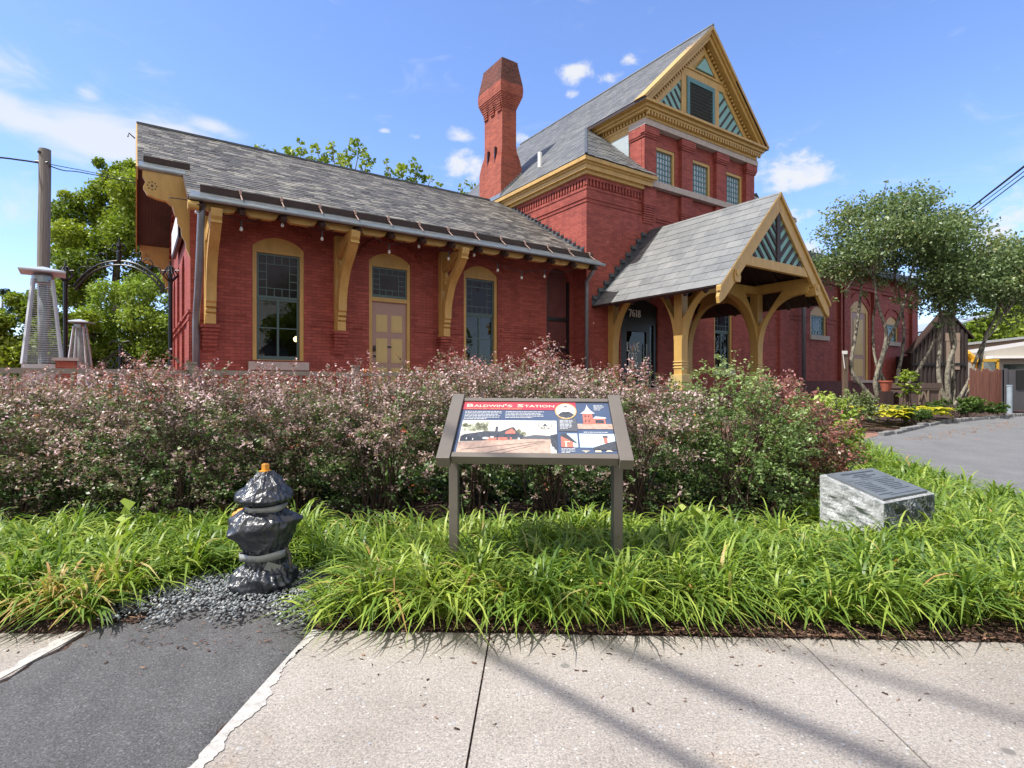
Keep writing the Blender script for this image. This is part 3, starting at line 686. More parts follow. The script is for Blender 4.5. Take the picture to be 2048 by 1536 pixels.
# rafter tails and ochre eave plate between them
for s in HOOKS + [1.0]:
    B(MB().prism([(11.68, wing_roof_z(11.68) - .10), (12.9, wing_roof_z(12.9) - .09), (12.9, wing_roof_z(12.9) - .24), (12.1, wing_roof_z(12.1) - .25), (11.86, wing_roof_z(11.86) - .255), (11.74, wing_roof_z(11.74) - .19)], 's', s - .05, s + .05), 'rafter_tail', BROWN)
ep = MB(); pz = wing_roof_z(11.95) - .10
ends = [.98] + HOOKS[:]
for i in range(len(ends)):
    a = ends[i] + .07; b = (ends[i + 1] if i + 1 < len(ends) else 11.05) - .07
    pr = [(a, pz), (a, pz - .10), (a + .10, pz - .185), (b - .16, pz - .185), (b - .05, pz - .15), (b, pz - .06), (b, pz)]
    ep.prism(pr, 't', 11.90, 12.04)
B(ep, 'eave_plate', YEL)

# ---- eave brackets -----------------------------------------------------
def eave_bracket(sc_, brace=True):
    h = .095
    p = MB().box((sc_ - .10, 12.84, 2.42), (sc_ + .10, 13.0, 4.62)); br = B(p, 'bracket', YEL, bevel=.008)
    mid = curve_pts([(12.63, 2.84), (12.625, 3.05), (12.56, 3.34), (12.36, 3.73), (12.02, 4.03), (11.80, 4.24)], 4); out = []; inn = []
    for i, (t, z) in enumerate(mid):
        a, b = mid[max(i - 1, 0)], mid[min(i + 1, len(mid) - 1)]; dx, dz = b[0] - a[0], b[1] - a[1]; l = math.hypot(dx, dz)
        out.append((t, z)); inn.append((min(12.83, t + dz / l * .15), z - dx / l * .15))
    poly = [(12.84, 2.42), (12.70, 2.42), (12.70, 2.62), (12.735, 2.64), (12.685, 2.66), (12.685, 2.72), (12.73, 2.745), (12.665, 2.77), (12.665, 2.84)] + out[1:] + [(11.74, 4.24), (11.78, 4.30), (11.73, 4.36), (11.70, 4.50), (11.90, 4.53)] + inn[::-1] + [(12.84, 2.95)]
    B(MB().prism(poly, 's', sc_ - h, sc_ + h), 'curved_brace', YEL, br, bevel=.006)
    arm = [(11.86, 4.46), (12.0, 4.33), (12.66, 4.12), (12.78, 4.10), (12.84, 4.15), (12.84, 4.34), (12.6, 4.40), (12.0, 4.55)]
    B(MB().prism(arm, 's', sc_ - h + .01, sc_ + h - .01), 'bracket_arm', YEL, br, bevel=.006)
    B(MB().prism([(12.84, 4.09), (12.74, 4.04), (12.70, 3.92), (12.76, 3.84), (12.70, 3.74), (12.78, 3.66), (12.84, 3.6)], 's', sc_ - .05, sc_ + .05), 'scroll_block', YEL, br)
    cb = MB()
    for k in range(7):
        o = .15 * (1 - k / 8.0); cb.box((sc_ - .13 - .012 * (3 - k) * (k < 3), 12.85 + .15 - .30 * (1 - k / 7.5), 2.35 - k * .075), (sc_ + .13 + .012 * (3 - k) * (k < 3), 13.0, 2.41 - k * .075))
        cb.box((sc_ - .12, 12.87 + .15 - .28 * (1 - k / 7.5), 2.335 - k * .075), (sc_ + .12, 12.999, 2.352 - k * .075))
    B(cb, 'brick_corbel', BRICK, br)
for s in (1.27, 3.92, 6.62): eave_bracket(s)
# gable bargeboards and end brackets
bb = MB()
for sg in (1, -1):
    t0 = RT - sg * (RT - 13.08); bb.bar((.032, t0, wing_roof_z(t0) - .13), (.032, RT, RZ - .11), .03, .25)
rake = B(bb, 'bargeboard', YEL); B(MB().tube([(.0, 16.0, 7.06), (-.12, 16.0, 7.16), (-.14, 16.0, 7.06)], .015, 6), 'rake_hook', IRON, rake)
def gable_bracket(t):
    pts = [(.93, 5.46), (.12, 5.46), (.12, 5.28), (.17, 5.20), (.13, 5.06), (.20, 4.93), (.36, 4.88), (.52, 4.86), (.62, 4.78), (.66, 4.62), (.70, 4.58), (.71, 4.46), (.77, 4.38), (.78, 4.22), (.84, 4.12), (.86, 3.98), (.93, 3.78)]
    g = B(MB().prism(pts, 't', t - .05, t + .07), 'gable_bracket', YEL, bevel=.008)
    h = MB()
    for k in range(9):
        a = k * 2 * math.pi / 8; r = .075 if k < 8 else 0; c = (.28 + r * math.cos(a), 5.12 + r * math.sin(a)); rr = .014 if k < 8 else .022
        h.prism([(c[0] + rr * math.cos(q), c[1] + rr * math.sin(q)) for q in [i * math.pi / 4 for i in range(8)]], 't', t - .054, t - .049)
    B(h, 'drilled_rosette', BLACK, g)
gable_bracket(13.12); gable_bracket(20.38)
sc2 = MB().tube([(.80, 11.78, 4.50), (.98, 11.78, 4.50)], .085, 14); B(sc2, 'eave_scroll', YEL)
# downspouts
def downspout(pts, r=.055):
    B(MB().tube(pts, r, 10), 'downspout', GUTTERD, smooth=True)
downspout([(1.03, 11.86, 4.58), (1.03, 11.90, 4.35), (1.02, 12.5, 2.95), (1.02, 12.72, 2.70), (1.02, 12.86, 2.45), (1.02, 12.86, .5)], .065)
downspout([(10.92, 11.80, 4.60), (10.92, 11.95, 4.42), (10.98, 12.25, 4.20), (11.03, 12.30, 4.0), (11.03, 12.30, .5)], .06)

# ---- tower block -------------------------------------------------------
BR = 21.75; bl = MB()
ops_blk = [(12.55, 14.25, 1.1, 3.72, .22), (17.22, 18.30, 1.75, 4.2, .22)]
wall(bl, 11.11, BR, G0, 7.56, BLK_T, ops_blk)
bl.quad((11.11, 12.4, G0), (11.11, 12.4, 7.56), (11.11, 24, 7.56), (11.11, 24, G0)); bl.quad((BR, 12.4, G0), (BR, 24, G0), (BR, 24, 7.56), (BR, 12.4, 7.56)); bl.quad((11.11, 24, G0), (11.11, 24, 7.56), (BR, 24, 7.56), (BR, 24, G0))
for z in (6.64, 6.75): bl.box((11.085, 12.375, z), (13.46, 12.4, z + .045)); bl.box((11.085, 12.4, z), (11.109, 19, z + .045)); bl.box((19.55, 12.375, z), (BR, 12.4, z + .045))
for z in (6.50, 6.60): bl.box((14.15, 12.372, z + .02), (18.95, 12.4, z + .065))
bl.box((11.09, 12.38, 7.02), (13.46, 12.4, 7.10)); bl.box((11.09, 12.4, 7.02), (11.11, 19, 7.10))
for z in (3.85, 4.02): bl.box((19.0, 12.38, z), (BR, 12.4, z + .04))
def dent_s(t, a, b, z0, z1, step, wd, d): 
    n = int((b - a) / step); [bl.box((a + i * step, t - d, z0), (a + i * step + wd, t, z1)) for i in range(n + 1)]
dent_s(12.4, 11.07, 13.45, 7.13, 7.31, .135, .07, .05); dent_s(12.4, 19.6, BR, 7.13, 7.31, .135, .07, .05)
for i in range(48): bl.box((11.06, 12.42 + i * .135, 7.13), (11.11, 12.49 + i * .135, 7.31))
bl.box((11.05, 12.34, 7.31), (13.45, 12.4, 7.42)); bl.box((11.05, 12.401, 7.31), (11.11, 20.2, 7.42)); bl.box((19.6, 12.34, 7.31), (BR + .06, 12.4, 7.42))
# tower front with pilasters
tw0, tw1 = 13.5, 19.42; TWF = 12.39
TW = [(14.03, 15.07, 7.77, 9.0, 0), (15.94, 16.98, 7.77, 9.0, 0), (17.85, 18.89, 7.77, 9.0, 0)]
wall(bl, tw0, tw1, 7.565, 9.47, TWF, TW, .16)
bl.quad((tw0, TWF, 7.0), (tw0, TWF, 9.47), (tw0, 16, 9.47), (tw0, 16, 7.0)); bl.quad((tw1, TWF, 7.0), (tw1, 16, 7.0), (tw1, 16, 9.47), (tw1, TWF, 9.47))
for a, b in ((13.46, 14.02), (15.28, 15.86), (17.18, 17.76), (18.98, 19.50)):
    bl.box((a, 12.27, 7.77), (b, TWF, 9.12)); bl.box((a - .03, 12.235, 9.12), (b + .03, TWF, 9.18)); bl.box((a - .05, 12.21, 9.18), (b + .05, TWF, 9.24)); bl.box((a - .07, 12.19, 9.24), (b + .07, TWF, 9.46))
    bl.box((a, 12.28, 6.95), (b, TWF, 7.56))
    for k in range(8): bl.box((a + .02 + k * .004, 12.29 + k * .012, 6.40 + (7 - k) * .07), (b - .02 - k * .004, TWF, 6.455 + (7 - k) * .07))
bl.box((13.43, 12.25, 9.12), (13.5, 12.9, 9.18)); bl.box((13.41, 12.2, 9.18), (13.5, 12.92, 9.46)); bl.box((13.46, 12.4, 7.0), (13.5, 12.85, 9.12))
# porch wall arch, pilasters of the right hand end
bl.box((BR - .4, 12.32, G0), (BR + .28, 12.4, 6.1))
B(bl, 'block_wall', BRICK)
stn = MB()
stn.box((13.44, 12.20, 7.575), (19.52, 12.41, 7.765)); B(stn, 'sill_band', STONE)
stn2 = MB().box((13.40, 12.17, 9.47), (19.58, 12.5, 9.66)).box((13.40, 12.5, 9.47), (13.52, 12.9, 9.66)); B(stn2, 'stone_frieze', STONE)
def tower_window(a, b, zb, zt):
    c = MB(); d = TWF + .02; k = .10
    c.box((a, d, zb), (a + k, d + .1, zt)).box((b - k, d, zb), (b, d + .1, zt)).box((a + k, d - .005, zt - k), (b - k, d + .1, zt)).box((a + k, d, zb), (b - k, d + .1, zb + .04))
    win = B(c, 'window', YEL); s = MB(); x0, x1, y0, y1 = a + k, b - k, zb + .04, zt - k; g = .014
    for i in range(7): x = x0 + (x1 - x0) * i / 6; s.box((x - g, d + .06, y0), (x + g, d + .08, y1))
    for i in range(7): z = y0 + (y1 - y0) * i / 6; s.box((x0, d + .062, z - g), (x1, d + .082, z + g))
    B(s, 'leaded_grid', TEAL, win); B(MB().box((x0, d + .083, y0), (x1, d + .09, y1)), 'pane', BLIND, win)
for a, b, zb, zs, r_ in TW: tower_window(a, b, zb, zs)
# side light of the tower
sw_ = MB().box((13.45, 12.95, 8.2), (13.52, 15, 9.44)); B(sw_, 'side_louvre', M('pale_blue_louvre', (.36, .42, .45), .5, .2, 4, .5, 20, st=(1, 1, 6)))
station_window(*ops_blk[1], BLK_T)
# entrance door
a, b, zb, zs, rise = ops_blk[0]
c = MB().box((a, 12.46, zb), (a + .14, 12.56, zs)).box((b - .14, 12.46, zb), (b, 12.56, zs)).box((a + .14, 12.455, 3.12), (b - .14, 12.56, 3.20)).box((a + .14, 12.47, zb), (a + .32, 12.55, 3.12)).box((b - .48, 12.47, zb), (b - .32, 12.55, 3.12)).box((a + .32, 12.47, 2.88), (b - .48, 12.55, 3.12)).box((a + .32, 12.47, zb), (b - .48, 12.55, zb + .22))
ent = B(c, 'entrance_door', BLACK)
B(MB().prism(seg_fill(a, b, 3.20, zs, rise), 't', 12.47, 12.52), 'transom_board', BLACK, ent)
B(MB().box((a + .14, 12.515, zb), (b - .14, 12.522, 3.12)), 'door_glass', GLASS, ent)
B(MB().tube([(b - .52, 12.43, 1.9), (b - .52, 12.43, 2.5)], .018, 8).box((b - .535, 12.43, 1.92), (b - .505, 12.47, 1.95)).box((b - .535, 12.43, 2.45), (b - .505, 12.47, 2.48)), 'door_pull', GUTTER, ent)
B(MB().box((a - .1, 11.9, .7), (b + .1, 12.4, 1.08)), 'door_step', STONE, ent)

def text_verts(txt, size=1.0, spacing=1.0, bold=0):
    cu = bpy.data.curves.new('t', 'FONT'); cu.body = txt; cu.size = size; cu.space_character = spacing; cu.resolution_u = 2; cu.offset = bold * size
    o = bpy.data.objects.new('t', cu); sc.collection.objects.link(o); dg = bpy.context.evaluated_depsgraph_get()
    me = bpy.data.meshes.new_from_object(o.evaluated_get(dg)); V = [v.co.copy() for v in me.vertices]; F = [tuple(p.vertices) for p in me.polygons]
    bpy.data.objects.remove(o); bpy.data.curves.remove(cu); bpy.data.meshes.remove(me)
    mn = min(v.x for v in V); V = [Vector((v.x - mn, v.y, 0)) for v in V]; return V, F, max(v.x for v in V)
def text_on(mb, txt, size, o, ax, up, width=None, spacing=1.0, bold=0, th=0.0, center=False):
    V, F, wd = text_verts(txt, size, spacing, bold); o, ax, up = Vector(o), Vector(ax), Vector(up); k = (width / wd) if width else 1
    sh = -wd * k / 2 if center else 0
    n = ax.cross(up)
    mb.add([o + ax * (v.x * k + sh) + up * v.y + n * th for v in V], F); return wd * k
nb = MB(); X = (1, 0, 0); Z = (0, 0, 1)
# house number drawn with serifs from strokes
def serif_number(mb, s0, z0, h, t):
    w_ = h * .58; k = h * .13
    def st(x0, y0, x1, y1, th): mb.bar((s0 + x0 * h, t, z0 + y0 * h), (s0 + x1 * h, t, z0 + y1 * h), .012, th * h, Vector((-(y1 - y0), 0, x1 - x0)))
    def arc(cx, cy, rx, ry, a0, a1, th0, th1, n=14):
        for i in range(n):
            u = i / n; p = R(a0 + (a1 - a0) * u); q = R(a0 + (a1 - a0) * (u + 1.25 / n)); th = th0 + (th1 - th0) * abs(math.cos((p + q) / 2))
            st(cx + rx * math.cos(p), cy + ry * math.sin(p), cx + rx * math.cos(q), cy + ry * math.sin(q), th)
    st(.02, .93, .52, .93, .14); st(.02, .78, .06, 1.0, .09); st(.50, .93, .20, 0, .19)
    o6 = .66; arc(o6 + .26, .30, .20, .26, 0, 360, .09, .17); arc(o6 + .30, .42, .25, .5, 95, 205, .09, .17); arc(o6 + .34, .80, .10, .12, 20, 120, .10, .12)
    o1 = 1.30; st(o1 + .2, 0, o1 + .2, .98, .19); st(o1 + .03, .04, o1 + .37, .04, .08); st(o1 + .04, .83, o1 + .2, .95, .09)
    o8 = 1.78; arc(o8 + .25, .26, .20, .22, 0, 360, .09, .16); arc(o8 + .25, .73, .17, .20, 0, 360, .09, .15)
serif_number(nb, 12.93, 3.34, .235, 12.44); B(nb, 'house_number', WHITE, ent)
# lettering stuck to the door glass
lv = MB(); tt = 12.508
def stroke(pts, w_=.022, mb=lv):
    for p, q in zip(pts[:-1], pts[1:]): mb.bar((p[0], tt, p[1]), (q[0], tt, q[1]), .004, w_, Vector((-(q[1] - p[1]), 0, q[0] - p[0])))
sx, sz = 12.93, 2.26; LH = .27
stroke([(sx, sz + LH), (sx, sz), (sx + .11, sz)], .034); stroke([(sx + .30, sz + LH), (sx + .365, sz), (sx + .43, sz + LH)], .032)
stroke([(sx + .57, sz + LH), (sx + .47, sz + LH), (sx + .47, sz), (sx + .57, sz)], .034); stroke([(sx + .47, sz + LH * .52), (sx + .55, sz + LH * .52)], .03)
s2 = sz - .28
stroke([(sx + .12, s2), (sx + .05, s2 + .07), (sx + .07, s2 + .20), (sx + .14, s2 + .22)], .026); stroke([(sx + .22, s2 + .02), (sx + .20, s2 + .2), (sx + .29, s2 + .21), (sx + .28, s2 + .03)], .024)
stroke([(sx + .43, s2 + .20), (sx + .36, s2 + .21), (sx + .35, s2 + .13), (sx + .43, s2 + .09), (sx + .42, s2 + .01), (sx + .34, s2 + .01)], .026)
s3 = s2 - .27; stroke([(sx + .08, s3 + .22), (sx + .08, s3)], .026); stroke([(sx + .34, s3 + .20), (sx + .40, s3), (sx + .46, s3 + .20)], .05)
B(lv, 'door_lettering', WHITE, ent)
def heart(mb, cx, cz, r, lo=-9, hi=9, s0=-1, s1=1, t=12.506):
    P = []
    for i in range(40):
        a = 2 * math.pi * i / 40; x = .0625 * 16 * math.sin(a) ** 3; y = .0625 * (13 * math.cos(a) - 5 * math.cos(2 * a) - 2 * math.cos(3 * a) - math.cos(4 * a)); P.append((cx + x * r, cz + y * r * 1.15))
    P = [(min(max(x, cx + s0 * r), cx + s1 * r), max(min(z, cz + hi * r), cz + lo * r)) for x, z in P]
    mb.prism(P, 't', t, t + .003)
h1 = MB(); heart(h1, sx + .2, sz + .10, .125); B(h1, 'heart_emblem', M('heart_grey_violet', (.33, .33, .42), .5, .4, 20), ent)
h2 = MB(); h2.prism([(sx + .2, sz - .05), (sx + .27, sz + .06), (sx + .30, sz + .14), (sx + .22, sz + .09)], 't', 12.502, 12.505); B(h2, 'heart_orange_half', M('heart_orange', (.65, .30, .06), .5, .1, 20), ent)

# block cornice (ochre, stepped), cut by the tower
cn = MB()
for z0, z1, o in ((7.42, 7.52, .14), (7.52, 7.66, .23), (7.66, 7.72, .27), (7.72, 7.83, .35)):
    s0, t0 = 11.11 - o, 12.4 - o
    cn.prism([(s0, t0), (13.44, t0), (13.44, 12.45), (11.3, 12.45), (11.3, 19.4), (s0, 19.4)], 'z', z0, z1)
    if t0 < 12.19: cn.prism([(13.44, t0), (13.44 + o + .06, t0), (13.44 + .1, 12.20), (13.44, 12.20)], 'z', z0, z1)
    s1 = BR + o; cn.prism([(19.52, t0), (s1, t0), (s1, 23), (BR - .2, 23), (BR - .2, 12.45), (19.52, 12.45)], 'z', z0, z1)
B(cn, 'block_cornice', YEL)
# main roof: one 45 degree plane each side of the ridge, small hips either side of the tower
RS, RZ2 = 16.43, 13.52; ES = RS - (RZ2 - 7.85); q2 = math.sqrt(.5); TF = 11.86; TBK = 23.4; hipS = 13.05; hipT = 14.6
def tmin(s): return 12.03 + (s - ES) * (hipT - 12.03) / (hipS - ES) if s < hipS else TF
mr = MB()
def spanL(v): s = ES + v * q2; return (tmin(s), TBK if s > ES + 2 else TBK)
slates(mr, (ES, 0, 7.85), (0, 1, 0), (q2, 0, q2), (RS - ES) / q2, spanL, row=.19, w=.30, lift=.011, seed=3, jit=.5)
slates(mr, (2 * RS - ES, 0, 7.85), (0, 1, 0), (-q2, 0, q2), (RS - ES) / q2, spanL, row=.38, w=.6, seed=4, jit=.5)
hz = 7.85 + hipS - ES; hl = math.hypot(hipT - 12.03, hz - 7.85); ch, sh = (hipT - 12.03) / hl, (hz - 7.85) / hl
slates(mr, (0, 12.03, 7.85), (1, 0, 0), (0, ch, sh), hl, lambda v: (ES + (hipS - ES) * v / hl, 13.80 if v < .24 else 13.5), row=.19, w=.28, lift=.015, seed=5, jit=1.3)
slates(mr, (0, 12.03, 7.85), (1, 0, 0), (0, ch, sh), hl, lambda v: (19.45, 2 * RS - (ES + (hipS - ES) * v / hl)), row=.19, w=.28, seed=6)
mroof = B(mr, 'main_roof', SLATE)
md = MB()
for m in (lambda s: s, lambda s: 2 * RS - s):
    up = [(m(ES + .02), 12.05, 7.84), (m(ES + .02), TBK, 7.84), (m(RS), TBK, RZ2 - .01), (m(RS), TF + .02, RZ2 - .01), (m(hipS), TF + .02, hz - .01), (m(hipS), hipT, hz - .01)]
    lo = [(a, b, c - .1) for a, b, c in up]; md.add(up + lo, [tuple(range(6)), tuple(range(6, 12))[::-1]] + [(i, (i + 1) % 6, 6 + (i + 1) % 6, 6 + i) for i in range(6)])
    md.add([(m(ES + .02), 12.05, 7.838), (m(13.5), 12.05, 7.838), (m(13.5), hipT, hz - .012), (m(hipS), hipT, hz - .012)], [(0, 1, 2, 3)])
B(md, 'roof_deck', BROWN, mroof)
B(MB().bar((ES, 12.03, 7.875), (hipS, hipT, hz + .02), .07, .03), 'hip_flashing', FLASH, mroof)
B(MB().tube([(RS, TF, RZ2 + .02), (RS, TBK, RZ2 + .02)], .05, 8), 'ridge_cap', SLATE, mroof)
B(MB().quad((ES, TBK, 7.8), (2 * RS - ES, TBK, 7.8), (RS, TBK, RZ2)), 'rear_gable', BRICK)
B(MB().tube([(11.69, 15.46, 8.75), (11.69, 15.46, 9.28)], .075, 14), 'vent_pipe', WHITE)
# tower entablature, gable
en = MB()
for z0, z1, o, f in ((9.66, 9.74, .05, 12.14), (9.86, 9.94, .20, 12.04), (9.94, 10.05, .28, 11.98), (10.05, 10.13, .40, 11.88)):
    en.box((tw0 - o, f, z0), (tw1 + o, 14.9, z1))
en.box((tw0 + .03, 12.12, 9.74), (tw1 - .03, 14.9, 9.86))
for i in range(44): s = 13.40 + i * .1415; en.box((s, 12.04, 9.745), (s + .07, 12.12, 9.855))
for i in range(16): t = 12.10 + i * .1415; en.box((13.42, t, 9.745), (13.53, t + .07, 9.855)); 
en.box((tw0 - .03, 12.9, 9.45), (tw0 + .02, 14.9, 9.66))
B(en, 'tower_cornice', YEL)
gd = MB(); zb0 = 10.13; half = RS - 13.02
def rk(s): return RZ2 - abs(s - RS)
gd.prism([(RS - half + .25, zb0), (RS + half - .25, zb0), (RS, RZ2 - .25)], 't', 12.30, 12.4)
for sg in (-1, 1):
    for (dz, th, f0, f1) in ((.045, .09, 11.86, 12.3), (.13, .09, 11.93, 12.3), (.235, .12, 12.0, 12.3)):
        k = dz * 1.414
        P = [(RS, RZ2 - k + th * .7), (RS, RZ2 - k - th * .7), (RS + sg * (half + .02 - (k + th * .7) * .0 - max(0, k + th * .7 - .0)), zb0 + .0), (RS + sg * (half + .02 - max(0, k - th * .7)), zb0 + .0)]
        gd.prism(P, 't', f0, f1)
    n = 26
    for i in range(n):
        s = RS + sg * (.14 + i * .105); z = rk(s) - .53
        if z < zb0 + .06: break
        gd.obox((s, 12.22, z), (.035 * q2, 0, -sg * .035 * q2), (0, .07, 0), (sg * .045 * q2, 0, .045 * q2))
    gd.prism([(RS, RZ2 - .58), (RS, RZ2 - .84), (RS + sg * (half - .84), zb0), (RS + sg * (half - .58), zb0)], 't', 12.22, 12.3)
gd.box((15.2, 12.21, zb0), (15.45, 12.3, 11.9)); gd.box((16.98, 12.21, zb0), (17.23, 12.3, 11.9)); gd.box((15.05, 12.205, 11.66), (17.8, 12.3, 11.92)); gd.box((15.4, 12.17, 11.92), (17.45, 12.3, 11.98))
gab = B(gd, 'tower_gable', YEL)
tb_ = MB()
tb_.prism([(RS - half + .8, zb0), (15.2, zb0), (15.2, rk(15.2) - .8)], 't', 12.255, 12.295); tb_.prism([(RS + half - .8, zb0), (17.23, zb0), (17.23, rk(17.23) - .8)], 't', 12.255, 12.295)
tb_.prism([(RS - .45, 12.08), (RS + .45, 12.08), (RS, 12.55)], 't', 12.19, 12.29)
B(tb_, 'gable_boards', TEALL, gab)
bs = MB()
for sg, x0 in ((-1, 15.2), (1, 17.23)):
    for k in range(-4, 4):
        # diagonal battens: rise away from the louvre
        zl = zb0 - .25 + k * .40; L_ = 1.6
        pts = []
        for i in range(41):
            u = L_ * i / 40; s = x0 + sg * u; z = zl + u * 1.15
            if z > zb0 and z < rk(s) - .84: pts.append((s, z))
        if len(pts) > 2: bs.bar((pts[0][0], 12.245, pts[0][1]), (pts[-1][0], 12.245, pts[-1][1]), .03, .07, Vector((-sg * 1.15, 0, 1)))
B(bs, 'gable_battens', BROWN, gab)
lf = MB().box((15.46, 12.18, zb0 + .05), (15.60, 12.29, 11.64)).box((16.84, 12.18, zb0 + .05), (16.97, 12.29, 11.64)).box((15.60, 12.18, 11.48), (16.84, 12.29, 11.64)).box((15.60, 12.18, zb0 + .05), (16.84, 12.29, zb0 + .14))
lou = B(lf, 'louvre', TEAL, gab)
sl = MB()
for i in range(11): z = zb0 + .2 + i * .118; sl.obox((16.22, 12.235, z), (.62, 0, 0), (0, .05, -.035), (0, .004, .006))
# chimney
def chimney():
    lv_ = [(8.0, 0), (9.12, 0), (9.45, .05), (9.78, .13), (10.0, .145), (11.3, .145), (11.42, .11), (11.6, .04), (11.8, -.03), (12.02, -.045), (12.2, -.03), (12.55, .03), (12.9, .09), (13.10, .115)]
    s0, s1, t0, t1 = 10.93, 11.84, 16.78, 18.3
    def loft(mb, a, b):
        ring = []
        L = [l for l in lv_ if a <= l[0] <= b]
        fine = []
        for (z0, i0), (z1, i1) in zip(L[:-1], L[1:]):
            n = max(1, int(round((z1 - z0) / .071)))
            for k in range(n):
                ii = i0 + (i1 - i0) * k / n; fine += [(z0 + (z1 - z0) * k / n, ii), (z0 + (z1 - z0) * (k + 1) / n - .001, ii)]
        fine.append(L[-1])
        vs = []; fs = []
        for z, i in fine: vs += [(s0 + i, t0 + i, z), (s1 - i, t0 + i, z), (s1 - i, t1 - i, z), (s0 + i, t1 - i, z)]
        for k in range(len(fine) - 1):
            for j in range(4): fs.append((4 * k + j, 4 * k + (j + 1) % 4, 4 * k + 4 + (j + 1) % 4, 4 * k + 4 + j))
        fs.append(tuple(range(len(vs) - 4, len(vs)))); mb.add(vs, fs)
    m1 = MB(); loft(m1, 8.0, 12.2)
    for f in range(3):                     # corbelled fingers under the cap
        tc_ = t0 + .30 + f * .46
        for k in range(11):
            z = 11.22 + k * .085; o = .03 + .012 * k
            if z < 12.15: m1.box((s0 + .145 - o - .02, tc_ - .13, z), (s0 + .3, tc_ + .13, z + .05))
    ch_ = B(m1, 'chimney', BRICK_OLD)
    m2 = MB(); loft(m2, 12.2, 13.2); B(m2, 'chimney_cap', BRICK_SOOT, ch_)
    B(MB().box((s0 + .18, t0 + .18, 13.101), (s1 - .18, t1 - .18, 13.16)), 'flue_rim', FLASH, ch_)
    fl = MB(); fl.prism([(10.78, 7.86), (10.93, 7.86), (10.93, 8.12), (10.86, 8.05)], 't', 16.7, 18.4)
    for k in range(9): s = 10.95 + k * .1; z = 7.85 + (s - ES); fl.box((s, t0 - .012, z - .05), (s + .11, t0 - .002, z + .16))
    B(fl, 'chimney_flashing', GUTTER, ch_)
    sl_ = MB()
    for f in (0, 1): sl_.prism([(17.25 + f * .5, 9.35), (17.29 + f * .5, 9.7), (17.25 + f * .5, 9.95), (17.215 + f * .5, 9.65)], 's', s0 + .02, s0 + .16)
    B(sl_, 'vent_slit', BLACK, ch_)
chimney()
B(sl, 'louvre_slats', M('slate_slats', (.075, .085, .09), .6, .2, 8), lou); B(MB().box((15.6, 12.27, zb0 + .14), (16.84, 12.29, 11.48)), 'louvre_dark', BLACK, lou)
# stepped lead flashing where the wing roof meets the block
sf = MB()
for i in range(24):
    t = 12.1 + i * .195; z = wing_roof_z(t)
    if t < 12.42: continue
    sf.box((11.095, t, z - .02), (11.112, t + .21, z + .17 + .02 * (i % 3))); sf.box((11.0, t, z + .02), (11.11, t + .2, z + .034 + .11))
B(sf, 'step_flashing', FLASH)

# ---- porch -------------------------------------------------------------
PS0, PS1, PM = 12.10, 15.60, 13.85; PT = 9.75; PG = 8.02; PZ = 6.17; PK = 1.05; PE = 2.53
def pz_(s): return PZ - PK * abs(s - PM)
FZ = 1.05
def arc_brace(x_post, x_mid, z_low, z_top, xin, dirn, ext0, ext1):
    """intrados quarter ellipse from the post towards the middle, straight extrados"""
    P = []
    for i in range(17):
        a = math.pi / 2 * i / 16; P.append((x_post + dirn * (abs(x_mid - x_post)) * (1 - max(0, math.cos(a)) ** .82), z_low + .45 + (z_top - z_low - .45) * math.sin(a)))
    return P
def side_frame(sc_, right):
    hw = .125
    par = B(MB().box((sc_ - hw, PT - .13, FZ), (sc_ + hw, PT + .13, 4.0)), 'porch_post', YEL, bevel=.01)
    # plate
    B(MB().prism([(8.22, 3.72), (8.30, 3.72), (8.30, 3.90), (12.4, 3.90), (12.4, 4.16), (8.05, 4.16), (8.05, 3.90), (8.12, 3.90), (8.12, 3.8)], 's', sc_ - hw + .012, sc_ + hw - .012), 'porch_plate', YEL, par, bevel=.008)
    B(MB().box((sc_ - hw, 12.18, FZ), (sc_ + hw, 12.395, 4.0)), 'wall_post', YEL, par, bevel=.01)
    # cantilever brace to the front
    P = arc_brace(PT - .13, 8.30, 1.75, 3.74, 0, -1, 0, 0)
    B(MB().prism(P + [(8.16, 3.74), (8.16, 3.905), (8.86, 3.905), (PT - .13, 2.92)], 's', sc_ - hw + .004, sc_ + hw - .004), 'arched_brace', YEL, par, bevel=.008)
    mid = (PT + .13 + 12.18) / 2
    for x0, d in ((PT + .13, 1), (12.18, -1)):
        P = arc_brace(x0, mid, 1.75, 3.80, 0, d, 0, 0)
        B(MB().prism(P + [(mid, 3.905), (x0 + d * .56, 3.905), (x0, 2.92)], 's', sc_ - hw + .006, sc_ + hw - .006), 'arched_brace', YEL, par, bevel=.008)
    # mouldings near the foot and base block
    mo = MB()
    for z in (1.62, 1.70, 1.78): mo.box((sc_ - hw - .018, PT - .15, z), (sc_ + hw + .018, PT + .15, z + .03)); mo.box((sc_ - hw - .018, 12.16, z), (sc_ + hw + .018, 12.39, z + .03))
    mo.box((sc_ - .19, PT - .19, .85), (sc_ + .19, PT + .19, 1.45))
    B(mo, 'post_moulding', YELP, par, bevel=.008)
    return par
pl, pr = side_frame(PS0, 0), side_frame(PS1, 1)
fr_ = MB().box((PS0 + .113, PT - .10, 3.90), (PS1 - .113, PT + .10, 4.12)); cross = B(fr_, 'porch_crossbeam', YEL, bevel=.008)
for x0, d in ((PS0 + .125, 1), (PS1 - .125, -1)):
    P = arc_brace(x0, PM, 1.75, 3.80, 0, d, 0, 0); B(MB().prism(P + [(PM, 3.905), (x0 + d * .62, 3.905), (x0, 2.92)], 't', PT - .11, PT + .11), 'arched_brace', YEL, cross, bevel=.008)
